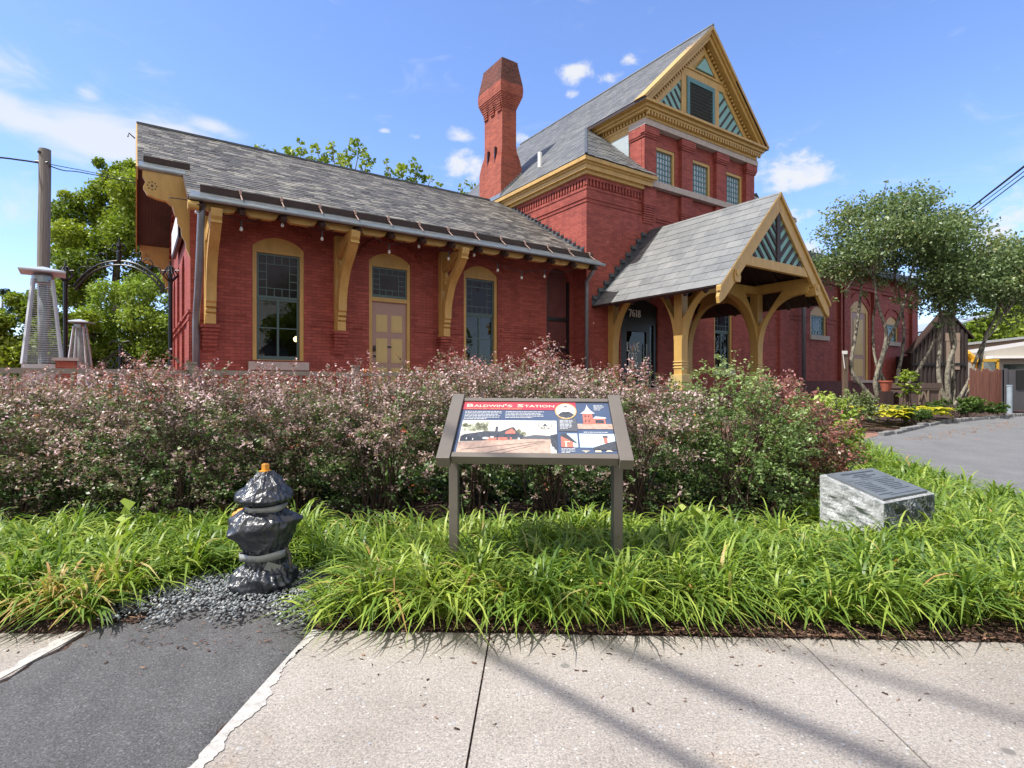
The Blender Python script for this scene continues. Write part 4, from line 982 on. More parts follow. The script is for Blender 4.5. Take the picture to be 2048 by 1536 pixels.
# porch roof
pr_ = MB(); pl_ = math.hypot(PE, PE * PK); ux, uz = PE / pl_, PE * PK / pl_
slates(pr_, (PM - PE, 0, pz_(PM - PE) + .02), (0, 1, 0), (ux, 0, uz), pl_, lambda v: (PG - .06, 11.86 + .45 * (1 - v / pl_)), row=.295, w=.44, lift=.014, seed=11, jit=.35)
slates(pr_, (PM + PE, 0, pz_(PM + PE) + .02), (0, 1, 0), (-ux, 0, uz), pl_, lambda v: (PG - .06, 12.38), row=.295, w=.44, lift=.014, seed=12, jit=.35)
proof = B(pr_, 'porch_roof', SLATE_BIG)
vl = MB(); slates(vl, (PM - PE, 0, pz_(PM - PE) + .02), (0, 1, 0), (ux, 0, uz), pl_ + .05, lambda v: (11.87 + .45 * (1 - v / pl_), 12.39), row=.295, w=.7, lift=.012, seed=13)
for i in range(10):                        # stepped flashing against the wall
    s = PM - PE + .12 + i * .235; z = pz_(s); vl.box((s - .12, 12.385, z - .05), (s + .12, 12.397, z + .22)); vl.box((s - .11, 12.34, z + .1), (s + .11, 12.385, z + .19))
B(vl, 'valley_flashing', FLASH, proof)
pd = MB()
for sg in (-1, 1): prism_strip(pd, [(PM + sg * PE, PG, pz_(PM + PE)), (PM + sg * PE, 12.39, pz_(PM + PE)), (PM, 12.39, PZ), (PM, PG, PZ)], .07)
B(pd, 'porch_ceiling', BROWN, proof)
pf = MB()
for t in (8.5, 9.1, 9.7, 10.3, 10.9, 11.5):
    for sg in (-1, 1): pf.bar((PM + sg * (PE - .1), t, pz_(PM + PE - .1) - .16), (PM, t, PZ - .16), .09, .13)
B(pf, 'porch_rafters', BROWN, proof)
pb = MB()
for sg in (-1, 1):
    e = PE + .03
    for dz, th, f0, f1 in ((.05, .10, PG - .07, PG + .05),):
        pb.prism([(PM, PZ + .02), (PM, PZ - .10), (PM + sg * e, pz_(PM + e) - .10), (PM + sg * e, pz_(PM + e) + .02)], 't', PG - .07, PG + .06)
    pb.prism([(PM, PZ - .10), (PM, PZ - .50), (PM + sg * (PE - .18), pz_(PM + PE - .18) - .50), (PM + sg * (PE + .0), pz_(PM + PE) - .42), (PM + sg * (PE + .03), pz_(PM + PE) - .26), (PM + sg * (PE - .02), pz_(PM + PE) - .10)], 't', PG - .02, PG + .07)
barge = B(pb, 'porch_bargeboard', YEL, bevel=.008)
pc = MB(); pc.box((PM - 1.62, PG, 4.13), (PM + 1.62, PG + .12, 4.37)); B(pc, 'collar_beam', YEL, barge, bevel=.008)
for sg in (-1, 1):
    sx_ = PM + sg * 1.86; B(MB().prism([(sx_ - .10, 3.66), (sx_ + .10, 3.66), (sx_ + .13, 3.78), (sx_ + .10, 3.86), (sx_ + .09, 3.97), (sx_ - .13, 3.97), (sx_ - .12, 3.9), (sx_ - .14, 3.8)], 't', PG - .05, PG + .25).tube([(sx_, PG - .07, 3.88), (sx_, PG + .05, 3.88)], .085, 14), 'plate_end', YEL, barge, bevel=.006)
ti = MB().prism([(PM - 1.42, 4.37), (PM + 1.42, 4.37), (PM, PZ - .5 + .03)], 't', PG + .055, PG + .09); B(ti, 'gable_boards', TEALL, barge)
tk = MB().box((PM - .075, PG + .0, 4.375), (PM + .075, PG + .054, PZ - .55))
for sg in (-1, 1):
    for k in range(-4, 5):
        z0 = 4.15 + k * .33; pts = []
        for i in range(61):
            u = 1.6 * i / 60; s = PM + sg * (.06 + u); z = z0 + u * .98
            if z > 4.375 and z < pz_(s) - .50: pts.append((s, z))
        if len(pts) > 2: tk.bar((pts[0][0], PG + .035, pts[0][1]), (pts[-1][0], PG + .035, pts[-1][1]), .034, .085, Vector((-sg * .98, 0, 1)))
B(tk, 'gable_battens', BROWN, barge)
B(MB().box((11.7, 9.2, .45), (16.0, 12.3, 1.04)), 'porch_floor', FOUND)
B(MB().box((11.2, 12.55, .5), (34.4, 21.5, 1.08)).box((1.1, 13.15, .5), (11.05, 20.3, 1.08)), 'interior_floor', BROWN)

# ---- right wing --------------------------------------------------------
rw = MB(); ops_r = [(23.82, 25.18, 3.30, 4.22, .34), (27.32, 29.15, 1.38, 4.66, .46), (31.02, 32.42, 3.33, 4.25, .36)]
wall(rw, BR + .28, 34.5, G0, 6.05, BLK_T + .002, ops_r)
rw.add([(34.5, BLK_T, G0), (34.5, 21.6, G0), (34.5, 21.6, 6.6), (34.5, 17, 8.8), (34.5, BLK_T, 6.5)], [(0, 1, 2, 3, 4)])
for a, b in ((26.20, 26.34), (26.52, 27.1), (29.42, 30.2), (33.8, 34.5)): rw.box((a, 12.27, G0), (b, 12.4, 5.6))
rw.box((22.05, 12.3, 5.6), (34.52, 12.4, 5.75)); rw.box((22.05, 12.25, 5.75), (34.52, 12.4, 6.55))
for z in (3.86, 4.03): 
    for a, b in ((22.05, 23.7), (25.3, 26.2), (30.2, 30.9), (32.5, 33.8)): rw.box((a, 12.375, z), (b, 12.401, z + .045))
for a, b, zb, zs, rise in ops_r:
    ap = arch_pts(a - .12, b + .12, zs + .30, rise + .08, 14)
    for i in range(14): rw.bar((ap[i][0], 12.385, ap[i][1]), (ap[i + 1][0], 12.385, ap[i + 1][1]), .06, .06)
rw.box((21.8, 21.6, G0), (34.5, 21.8, 6.6))
B(rw, 'right_wing_wall', BRICK)
B(MB().box((22.0, 12.2, .3), (34.6, 12.398, 1.33)), 'foundation', FOUND)
def small_window(a, b, zb, zs, rise):
    t = BLK_T; d = t + .04; k = .13; c = MB().box((a, d, zb), (a + k, d + .1, zs)).box((b - k, d, zb), (b, d + .1, zs)); c.prism(seg_fill(a, b, zs - .06, zs, rise), 't', d + .01, d + .07)
    win = B(c, 'window', YEL); x0, x1, y0, y1 = a + k, b - k, zb, zs - .06; s = MB(); f = .06
    s.box((x0, d + .04, y0), (x0 + f, d + .08, y1)).box((x1 - f, d + .04, y0), (x1, d + .08, y1)).box((x0 + f, d + .041, y1 - f), (x1 - f, d + .08, y1)).box((x0 + f, d + .041, y0), (x1 - f, d + .08, y0 + f))
    cw = (x1 - x0) / 5; chh = (y1 - y0) / 4
    for i in (1, 4): s.box((x0 + cw * i - .012, d + .05, y0), (x0 + cw * i + .012, d + .07, y1))
    for i in (1, 3): s.box((x0, d + .048, y0 + chh * i - .012), (x1, d + .068, y0 + chh * i + .012))
    for i in (2, 3): s.box((x0 + cw * i - .012, d + .05, y0), (x0 + cw * i + .012, d + .07, y0 + chh)); s.box((x0 + cw * i - .012, d + .05, y1 - chh), (x0 + cw * i + .012, d + .07, y1))
    B(s, 'sash', TEAL, win); B(MB().box((x0, d + .06, y0), (x1, d + .065, y1)), 'pane', GLASS, win); B(MB().box((a - .1, t - .09, zb - .2), (b + .1, t + .1, zb - .003)), 'sill', STONE, win)
small_window(*ops_r[0]); small_window(*ops_r[2])
a, b, zb, zs, rise = ops_r[1]; d = BLK_T + .03
c = MB().box((a, d, zb), (a + .2, d + .1, zs)).box((b - .2, d, zb), (b, d + .1, zs)); c.prism(seg_fill(a, b, zs - .1, zs, rise), 't', d + .01, d + .07)
dr = B(c, 'narrow_door', YEL); B(MB().box((a + .2, d + .04, zb), (b - .2, d + .08, zs - .1)), 'door_leaf', MAUVE, dr)
B(MB().box((a + .45, d + .025, zb + 1.2), (b - .45, d + .039, zs - .4)).box((a + .45, d + .025, zb + .2), (b - .45, d + .039, zb + 1.0)), 'door_panels', YELP, dr)
B(MB().box((a - .15, 12.1, zb - .12), (b + .15, 12.42, zb - .003)), 'door_sill', STONE, dr)
rr_ = MB(); kk = .5; cl, sl_2 = 1 / math.hypot(1, kk), kk / math.hypot(1, kk)
slates(rr_, (0, 11.72, 6.32), (1, 0, 0), (0, cl, sl_2), 5.3 / cl, lambda v: (22.2, 35.6), row=.22, w=.4, seed=21)
rroof = B(rr_, 'right_wing_roof', SLATE_OLD)
rd = MB(); prism_strip(rd, [(22.2, 11.72, 6.30), (35.6, 11.72, 6.30), (35.6, 17.02, 8.95), (22.2, 17.02, 8.95)], .09); prism_strip(rd, [(22.2, 22.3, 6.30), (35.6, 22.3, 6.30), (35.6, 17.02, 8.95), (22.2, 17.02, 8.95)], .09)
B(rd, 'soffit', SOFF, rroof)
B(MB().bar((22.3, 11.70, 6.24), (35.6, 11.70, 6.24), .14, .13).bar((22.3, 11.98, 6.55), (35.6, 11.98, 6.55), .03, .2), 'gutter', COPPER, rroof)
B(MB().bar((35.6, 11.75, 6.22), (35.6, 17.02, 8.86), .06, .24), 'bargeboard', BROWN, rroof)
downspout([(22.95, 11.8, 6.2), (22.98, 12.2, 5.7), (22.98, 12.24, 5.4), (22.98, 12.24, .5)], .075)
B(MB().prism([(34.5, 5.9), (35.5, 5.9), (35.4, 5.6), (34.95, 5.5), (34.75, 5.1), (34.5, 4.5)], 't', 12.42, 12.56), 'gable_bracket', YEL)
# ------------------------------------------------------------------ things around the station
# string lights hanging from the eave
SLO = (5.0, 11.95, 4.2)
sl_root = empty('string_lights', ST(5.0, 11.95, 4.2), TH, 'string of clear bulbs on a dark cable looping under the station eave', 'string lights')
bulbs = [(.96, 4.44), (1.72, 4.23), (2.48, 4.43), (3.27, 4.27), (4.01, 4.44), (4.76, 4.19), (5.49, 4.42), (6.27, 4.23), (6.98, 4.41), (7.68, 4.11), (8.43, 4.0), (9.19, 4.12)]
pts = [(.5, 4.62)] + [(s, z + .17) for s, z in bulbs] + [(9.8, 4.30), (10.5, 4.52)]
cp = curve_pts(pts, 6)
MB().tube([(s, 11.95, z) for s, z in cp], .009, 5).build('cable', BLACK, sl_root, org=SLO, smooth=True)
def bulb_glass():
    m, t, b, o = new_mat('clear_bulb_glass'); b.inputs['Base Color'].default_value = (.78, .76, .72, 1); b.inputs['Roughness'].default_value = .08
    b.inputs['Transmission Weight'].default_value = .45; b.inputs['IOR'].default_value = 1.4; return m
BULB = bulb_glass()
for s, z in bulbs:
    so = MB().lathe((s, 11.95, z), [(.012, .17), (.016, .10), (.016, .045)], 10).build('socket', BLACK, sl_root, org=SLO)
    MB().lathe((s, 11.95, z), [(.014, .046), (.030, .015), (.034, -.01), (.026, -.034), (.006, -.046)], 12).build('bulb', BULB, so, org=SLO, smooth=True)

# information sign ------------------------------------------------------
SIGNM = M('sign_frame_paint', (.135, .118, .10), .45, .12, 5, .05, 60)
c0 = Vector((.12, 3.0, .80)); c1 = Vector((.150, 3.52, 1.10)); upv = (c1 - c0).normalized(); axv = Vector((1, -.045, 0)).normalized()
nrm = axv.cross(upv).normalized(); axv = upv.cross(nrm).normalized(); PH = (c1 - c0).length
sign = empty('information_sign', (.13, 3.2, .03), 0, 'tilted station history panel on two taupe posts in front of the hedge', 'sign')
SO = (.13, 3.2, .03)
def sp_(u, v, h=0): return c0 + axv * u + upv * v + nrm * h          # panel coordinates, u from -W/2
HW = .53
for sg in (-1, 1):
    rl = MB(); rl.obox(sp_(sg * (HW - .037), PH / 2, -.012), axv * .037, upv * (PH / 2 + .035), nrm * .032)
    r_ = rl.build('side_rail', SIGNM, sign, org=SO, bevel=.003)
    pb_ = sp_(sg * (HW - .055), PH * .42, -.05); x, y = pb_.x, pb_.y
    ps = MB().box((x - .026, y - .05, -.05), (x + .026, y + .05, pb_.z)); ps.build('post', SIGNM, sign, org=SO, bevel=.003)
fr2 = MB(); fr2.obox(sp_(0, .012, -.015), axv * (HW - .078), upv * .02, nrm * .024); fr2.obox(sp_(0, PH - .012, -.012), axv * (HW - .078), upv * .018, nrm * .02)
fr2.obox(sp_(0, PH / 2, -.03), axv * (HW - .08), upv * (PH / 2 - .03), nrm * .008); fr2.build('frame', SIGNM, sign, org=SO)
def flat(name, col, rough=.35, var=.12, scale=8): return M(name, col, rough, var, scale)
W_, H_ = .906, PH - .065; u0, v0 = -W_ / 2, .033
def pp(u, v, h): return sp_(u0 + u * W_, v0 + (1 - v) * H_, h)      # u right, v down from the top, 0..1
NAVY = flat('sign_navy', (.065, .09, .155)); 
pan = MB(); pan.obox(sp_(0, v0 + H_ / 2, -.010), axv * W_ / 2, upv * H_ / 2, nrm * .008); panel = pan.build('panel', NAVY, sign, org=SO)
lay = [0]
def poly_on(name, mat, polys, h):
    m = MB()
    for P in polys: m.add([pp(u, v, h) for u, v in P], [tuple(range(len(P)))[::-1]])
    o = m.build(name, mat, panel, org=SO); return o
def rect(a, b, c, d): return [(a, b), (c, b), (c, d), (a, d)]
def ell(cx, cy, rx, ry, n=28): return [(cx + rx * math.cos(2 * math.pi * i / n), cy + ry * math.sin(2 * math.pi * i / n)) for i in range(n)]
RED = flat('sign_red', (.40, .055, .075)); CREAM = flat('sign_cream', (.66, .57, .43), .35, .1, 5); SKYC = flat('print_sky', (.62, .60, .54), .35, .12, 4)
PALE = flat('print_pale_text', (.50, .52, .55)); GREY = flat('print_grey', (.10, .105, .115)); TREEC = flat('print_trees', (.30, .31, .22), .35, .6, 90)
PBR = flat('print_brick', (.50, .15, .11), .35, .4, 60); PDK = flat('print_dark', (.06, .065, .075), .35, .5, 60); PGR = flat('print_ground', (.42, .30, .24), .35, .35, 40)
PBL = flat('print_blue_sky', (.52, .66, .75), .35, .15, 10); GOLD = flat('print_gold', (.50, .33, .14), .35, .2, 30); PWH = flat('print_white', (.75, .73, .68), .35, .1, 20)
poly_on('title_band', RED, [rect(0, 0, .775, .165)], .0004)
tm = MB(); ux_ = axv; o_ = pp(.028, .108, .0010)
x = 0
for ch, sz_ in (("B", .047), ("ALDWIN", .036), ("'", .042), ("S", .036), (" ", 0), ("S", .047), ("TATION", .036)):
    if ch == " ": x += .026; continue
    x += text_on(tm, ch, sz_ * 1.02, o_ + axv * x, axv, upv, width=len(ch) * sz_ * (.86 if ch != "'" else .35), bold=.012) + .004
tm.build('title_lettering', CREAM, panel, org=SO)
tm = MB(); text_on(tm, "Featuring the B&O railroad's premier architect", .0165, pp(.028, .152, .0010), axv, upv, width=.345, bold=.01); tm.build('subtitle_lettering', GOLD, panel, org=SO)
rr = random.Random(4)
def lines(x0, x1, y0, n, dy, hh, short=.6):
    L = []
    for i in range(n):
        x = x0; e = x1 - rr.uniform(0, .02) if i < n - 1 else x0 + (x1 - x0) * short
        while x < e - .004:
            w = min(rr.uniform(.008, .03), e - x); L.append(rect(x, y0 + i * dy, x + w, y0 + i * dy + hh)); x += w + .004
    return L
poly_on('body_text', PALE, lines(.025, .275, .20, 6, .03, .013) + lines(.30, .56, .20, 5, .03, .013, .7), .0008)
# large picture of the old station
poly_on('picture_sky', SKYC, [rect(.022, .385, .640, .985)], .0004)
tr_ = []
for i in range(46):
    cx = rr.choice([rr.uniform(.03, .19), rr.uniform(.36, .44), rr.uniform(.03, .19)]); tr_.append(ell(cx, rr.uniform(.45, .60) if cx < .2 else rr.uniform(.57, .66), rr.uniform(.01, .022), rr.uniform(.02, .05), 9))
poly_on('picture_trees', TREEC, tr_, .0007)
poly_on('picture_hills', GREY, [[(.42, .70), (.50, .66), (.64, .68), (.64, .74), (.42, .74)]], .0009)
poly_on('picture_ground', PGR, [[(.022, .80), (.40, .74), (.60, .74), (.60, .985), (.022, .985)]], .0009)
poly_on('picture_roof', PDK, [[(.05, .66), (.18, .60), (.28, .60), (.35, .52), (.365, .52), (.39, .62), (.43, .68), (.42, .74), (.30, .76), (.03, .79), (.03, .70)], rect(.245, .51, .262, .60), [(.60, .66), (.64, .64), (.64, .985), (.61, .90), (.60, .78)]], .0011)
poly_on('picture_brick', PBR, [[(.315, .60), (.35, .545), (.375, .60), (.375, .645), (.31, .645)], rect(.20, .72, .26, .77), rect(.27, .715, .33, .765), rect(.345, .71, .355, .765)], .0013)
poly_on('picture_figures', PWH, [ell(.07, .74, .004, .02, 8), ell(.11, .75, .004, .02, 8), ell(.19, .73, .02, .02, 9), ell(.23, .71, .012, .012, 8), ell(.40, .735, .006, .02, 8), ell(.61, .90, .012, .03, 8), ell(.625, .95, .01, .03, 8)], .0015)
poly_on('picture_rails', PDK, [[(.05, .93), (.05, .937), (.56, .775), (.55, .772)], [(.20, .985), (.215, .985), (.57, .785), (.562, .782)], [(.30, .985), (.31, .985), (.585, .79), (.58, .79)]], .0015)
em = ell(.565, .485, .046, .075, 30); em2 = ell(.565, .485, .042, .067, 30)
m_ = MB()
for i in range(30): m_.add([pp(*em[i], .0012), pp(*em[(i + 1) % 30], .0012), pp(*em2[(i + 1) % 30], .0012), pp(*em2[i], .0012)], [(3, 2, 1, 0)])
for P in ([(.552, .49), (.555, .465), (.565, .44), (.575, .465), (.578, .49)], rect(.5635, .42, .5665, .445), rect(.545, .492, .585, .499)): m_.add([pp(u, v, .0012) for u, v in P], [tuple(range(len(P)))[::-1]])
text_on(m_, "B&O", .026, pp(.565, .542, .0012), axv, upv, width=.05, center=True, bold=.01); m_.build('railway_emblem', GREY, panel, org=SO)
# right column
poly_on('right_block', GREY, [rect(.650, .33, .772, .585)], .0004); poly_on('caption_text', PALE, lines(.662, .755, .37, 7, .026, .012), .0008)
poly_on('portrait_frame', GOLD, [ell(.705, .185, .073, .165, 36)], .0010); poly_on('portrait_ground', PWH, [ell(.705, .185, .064, .145, 36)], .0013)
poly_on('portrait_coat', PDK, [[(.650, .27), (.672, .215), (.693, .195), (.705, .205), (.722, .195), (.742, .22), (.760, .265), (.735, .315), (.705, .33), (.672, .31)]], .0016); poly_on('portrait_head', flat('print_head', (.45, .42, .38)), [ell(.705, .135, .017, .055, 16)], .0018)
poly_on('portrait_hair', GREY, [[(.688, .12), (.690, .09), (.705, .075), (.720, .09), (.722, .12), (.716, .105), (.694, .105)]], .0020)
poly_on('view_ground', PGR, [rect(.775, .44, 1, .54)], .0006); poly_on('view_building', PBR, [rect(.815, .23, .88, .45), [(.88, .33), (.93, .30), (.96, .33), (.96, .44), (.88, .44)]], .0009)
poly_on('view_roof', PALE, [[(.80, .24), (.832, .17), (.845, .10), (.85, .04), (.855, .10), (.872, .17), (.90, .235)], [(.88, .335), (.90, .29), (.965, .31), (.97, .335)]], .0012)
poly_on('view_windows', PDK, [rect(.828, .27, .836, .31), rect(.85, .27, .858, .31), rect(.828, .36, .836, .41), rect(.85, .36, .858, .41), rect(.895, .36, .95, .43)], .0015)
poly_on('view_caption', PALE, lines(.895, .97, .055, 5, .024, .011), .0008)
poly_on('small_picture_sky', PBL, [rect(.665, .63, .768, .875), rect(.780, .63, 1, .875)], .0006)
poly_on('small_picture_brick', PBR, [[(.665, .68), (.74, .77), (.74, .875), (.665, .875)], [(.928, .69), (.955, .69), (.952, .80), (.93, .80)]], .0009)
poly_on('small_picture_roof', PDK, [[(.665, .63), (.70, .63), (.765, .80), (.75, .80), (.665, .68)], [(.86, .875), (.955, .79), (1, .76), (1, .92), (.86, .92)], [(.926, .665), (.958, .665), (.958, .70), (.926, .70)]], .0012)
poly_on('small_picture_trim', CREAM, [[(.79, .86), (.80, .72), (.81, .72), (.83, .79), (.86, .77), (.84, .83), (.81, .86)], rect(.685, .77, .72, .785), rect(.69, .79, .70, .87)], .0012)
poly_on('small_caption', PALE, lines(.665, .76, .895, 4, .022, .010), .0008); poly_on('photo_caption', PALE, lines(.81, .97, .595, 1, .02, .013, .95), .0008)
poly_on('sponsor_marks', CREAM, [rect(.868, .925, .905, .955), rect(.79, .93, .835, .94), [(.80, .945), (.825, .945), (.812, .965)], [(.93, .945), (.975, .945), (.965, .925), (.945, .92)]], .0008)

# hydrant in a black bag ---------------------------------------------------
def bag_mat():
    m, t, b, o = new_mat('black_plastic_bag'); b.inputs['Base Color'].default_value = (.020, .024, .033, 1); b.inputs['Roughness'].default_value = .33
    b.inputs['Specular IOR Level'].default_value = .85
    f = nz(t, 9, 4, .5, dist=1.6, st=(1.9, 1.9, .5)); p = bump(t, b, f, .4, .03)
    for s_, st_, w_ in ((5.0, (1.6, 1.6, .55), .85), (9.0, (1.0, 1.0, 1.1), .5)):
        tc = t.nodes.new('ShaderNodeTexCoord'); mp = t.nodes.new('ShaderNodeMapping'); mp.inputs['Scale'].default_value = st_; t.links.new(tc.outputs['Object'], mp.inputs[0])
        n = t.nodes.new('ShaderNodeTexNoise'); n.noise_type = 'RIDGED_MULTIFRACTAL'; n.inputs['Scale'].default_value = s_; n.inputs['Detail'].default_value = 2.5; n.inputs['Distortion'].default_value = .6
        t.links.new(mp.outputs[0], n.inputs['Vector']); p = bump(t, b, n.outputs['Fac'], w_, .022, p)
    return m
HX, HY = -1.36, 3.06; HO = (HX, HY, .03)
hyd = empty('fire_hydrant', HO, 0, 'fire hydrant wrapped in a black plastic bag with taped bands on gravel', 'hydrant')
hyd.scale = (1, 1, .945)
def bag():
    prof = [(.02, .055), (.05, .15), (.10, .170), (.15, .150), (.19, .108), (.225, .105), (.245, .104), (.285, .112), (.32, .130), (.36, .148), (.41, .158), (.455, .156), (.49, .130), (.508, .105), (.515, .100), (.535, .101), (.545, .104), (.556, .135), (.575, .146), (.595, .140), (.63, .112), (.67, .082), (.70, .056), (.722, .036), (.732, .030)]
    zz = np.array([p[0] for p in prof]); rr_ = np.array([p[1] for p in prof]); nzs, nth = 190, 200
    Z = np.linspace(.02, .732, nzs); th = np.linspace(0, 2 * np.pi, nth, endpoint=False); Rb = np.interp(Z, zz, rr_)
    rg = np.random.default_rng(3); V = []
    ties = [.245, .52, .735]; ph = rg.uniform(0, 6.28, 40)
    for i, z in enumerate(Z):
        dt = min(abs(z - t) for t in ties); pl = math.exp(-dt / .06) * .0 + .6 * math.exp(-dt / .10) + .25
        r = np.full(nth, Rb[i])
        fold = .35 * np.sin(17 * th + ph[0] + 6 * z) + .3 * np.sin(27 * th + ph[1] - 14 * z) + .3 * np.sin(11 * th + ph[2] + 10 * z) + .25 * np.sin(39 * th + ph[3] + 4 * z)
        crk = .5 * np.sin(5 * th + 55 * z + ph[4]) * np.sin(3 * th - 30 * z + ph[5])
        r = r + .0062 * pl * fold + .004 * crk
        if z < .2: r += .012 * np.sin(4 * th + 38 * z + 1.0) * np.exp(-((z - .12) / .06) ** 2) + .006 * np.sin(23 * th + 20 * z)
        def bumpf(a0, z0, amp, sa, sz): return amp * np.exp(-(np.angle(np.exp(1j * (th - a0))) / sa) ** 2 - ((z - z0) / sz) ** 2)
        r = r + bumpf(R(237), .40, .040, .40, .055) + bumpf(R(2), .455, .050, .38, .035) + bumpf(R(178), .43, .022, .5, .06) - bumpf(R(290), .36, .018, .5, .06)
        r = r + bumpf(R(232), .395, .014, .12, .018)
        cx = -.012 * math.exp(-((z - .1) / .1) ** 2); cy = 0
        tilt = .008 * math.sin(z * 9)
        V += [(cx + tilt + rr2 * math.cos(a), cy + rr2 * math.sin(a), z) for rr2, a in zip(r, th)]
    V = np.array(V); K = rg.normal(size=(26, 3)); K /= np.linalg.norm(K, axis=1, keepdims=True); fq = rg.uniform(14, 62, 26); K *= fq[:, None] * np.array([1, 1, .62]); pz2 = rg.uniform(0, 6.28, 26)
    warp = V + .012 * np.sin(V[:, [1, 2, 0]] * 31 + 1.3)
    rid = ((1 - np.abs(np.sin(warp @ K.T + pz2))) ** 3 / np.sqrt(fq)).sum(1); rid = (rid - rid.mean()) / rid.std()
    rad = V[:, :2] / np.maximum(np.linalg.norm(V[:, :2], axis=1, keepdims=True), 1e-5); V[:, :2] += rad * (.0042 * np.clip(rid, -1.5, 3))[:, None]; V[:, 2] += .002 * rid
    F = []
    for i in range(nzs - 1):
        k = np.arange(nth); k2 = (k + 1) % nth; F.append(np.stack([i * nth + k, i * nth + k2, (i + 1) * nth + k2, (i + 1) * nth + k], 1))
    o = np_mesh('bag', V, bag_mat(), hyd, F=np.concatenate(F)); o.data.shade_smooth(); return o
bag()
BUN = M('orange_hydrant_paint', (.62, .27, .03), .45, .2, 12, .1, 50); TAPE = M('clear_packing_tape', (.26, .27, .255), .25, .3, 6, .15, 30, spec=.7)
MB().lathe((0, 0, .728), [(.034, 0), (.034, .006), (.021, .008), (.021, .042), (.014, .046)], 5).build('top_nut', BUN, hyd)
nzl = MB().tube([(-.11, .03, .455), (-.168, .035, .460), (-.170, .035, .4602), (-.195, .04, .463)], [.052, .045, .028, .022], 10); nzl.build('side_cap', BUN, hyd, bevel=.004)
for z, r, h, dz in ((.250, .124, .040, .010), (.522, .1085, .032, .004)):
    n = 40; V = []; F = []
    for k in range(n):
        a = 2 * math.pi * k / n; rr3 = r + .004 * math.sin(5 * a + z * 9) + .0025 * math.sin(13 * a + 1) + .0015 * math.sin(29 * a)
        for q in (-.5, .5): V.append((rr3 * math.cos(a) - (.006 if z < .3 else 0), rr3 * math.sin(a), z + q * h * (1 + .18 * math.sin(3 * a + q * 5)) + dz * math.sin(a + 2.3)))
    m = MB(); m.add(V, [(2 * k, 2 * ((k + 1) % n), 2 * ((k + 1) % n) + 1, 2 * k + 1) for k in range(n)])
    o = m.build('tape_band', TAPE, hyd, smooth=True); so = o.modifiers.new('t', 'SOLIDIFY'); so.thickness = .002
m = MB().bar((.05, -.108, .215), (.10, -.055, .175), .004, .045, (0, 0, 1)); m.build('tape_tail', TAPE, hyd)
m = MB().tube([(.11, -.01, .29), (.14, -.02, .255), (.150, -.03, .20), (.15, -.03, .17)], [.012, .01, .010, .006], 5); m.build('loose_strap', M('brown_strap', (.07, .06, .045), .6), hyd)

# granite marker with bronze plaque ---------------------------------------
def granite():
    m, t, b, o = new_mat('split_granite')
    g = nz(t, 60, 5, .7); f = nz(t, 5, 8, .75, dist=2.2)
    c = ramp(t, g, [(.3, (.20, .215, .22)), (.5, (.40, .415, .42)), (.7, (.60, .61, .61))])
    c = mul(t, c, ramp(t, f, [(.36, (.35, .38, .40)), (.5, (1, 1, 1)), (.64, (1.15, 1.15, 1.15))]), .75)
    t.links.new(c, b.inputs['Base Color']); b.inputs['Roughness'].default_value = .75
    p = bump(t, b, f, .9, .03); bump(t, b, g, .35, .006, p); return m
D_, C_, A_, B_ = Vector((2.48, 3.70, .40)), Vector((3.08, 4.04, .40)), Vector((2.265, 4.08, .53)), Vector((2.865, 4.42, .53))
stone = empty('memorial_stone', (2.67, 4.06, .03), 0, 'low rough grey granite block with a sloping bronze plaque in the grass', 'stone marker'); QO = (2.67, 4.06, .03)
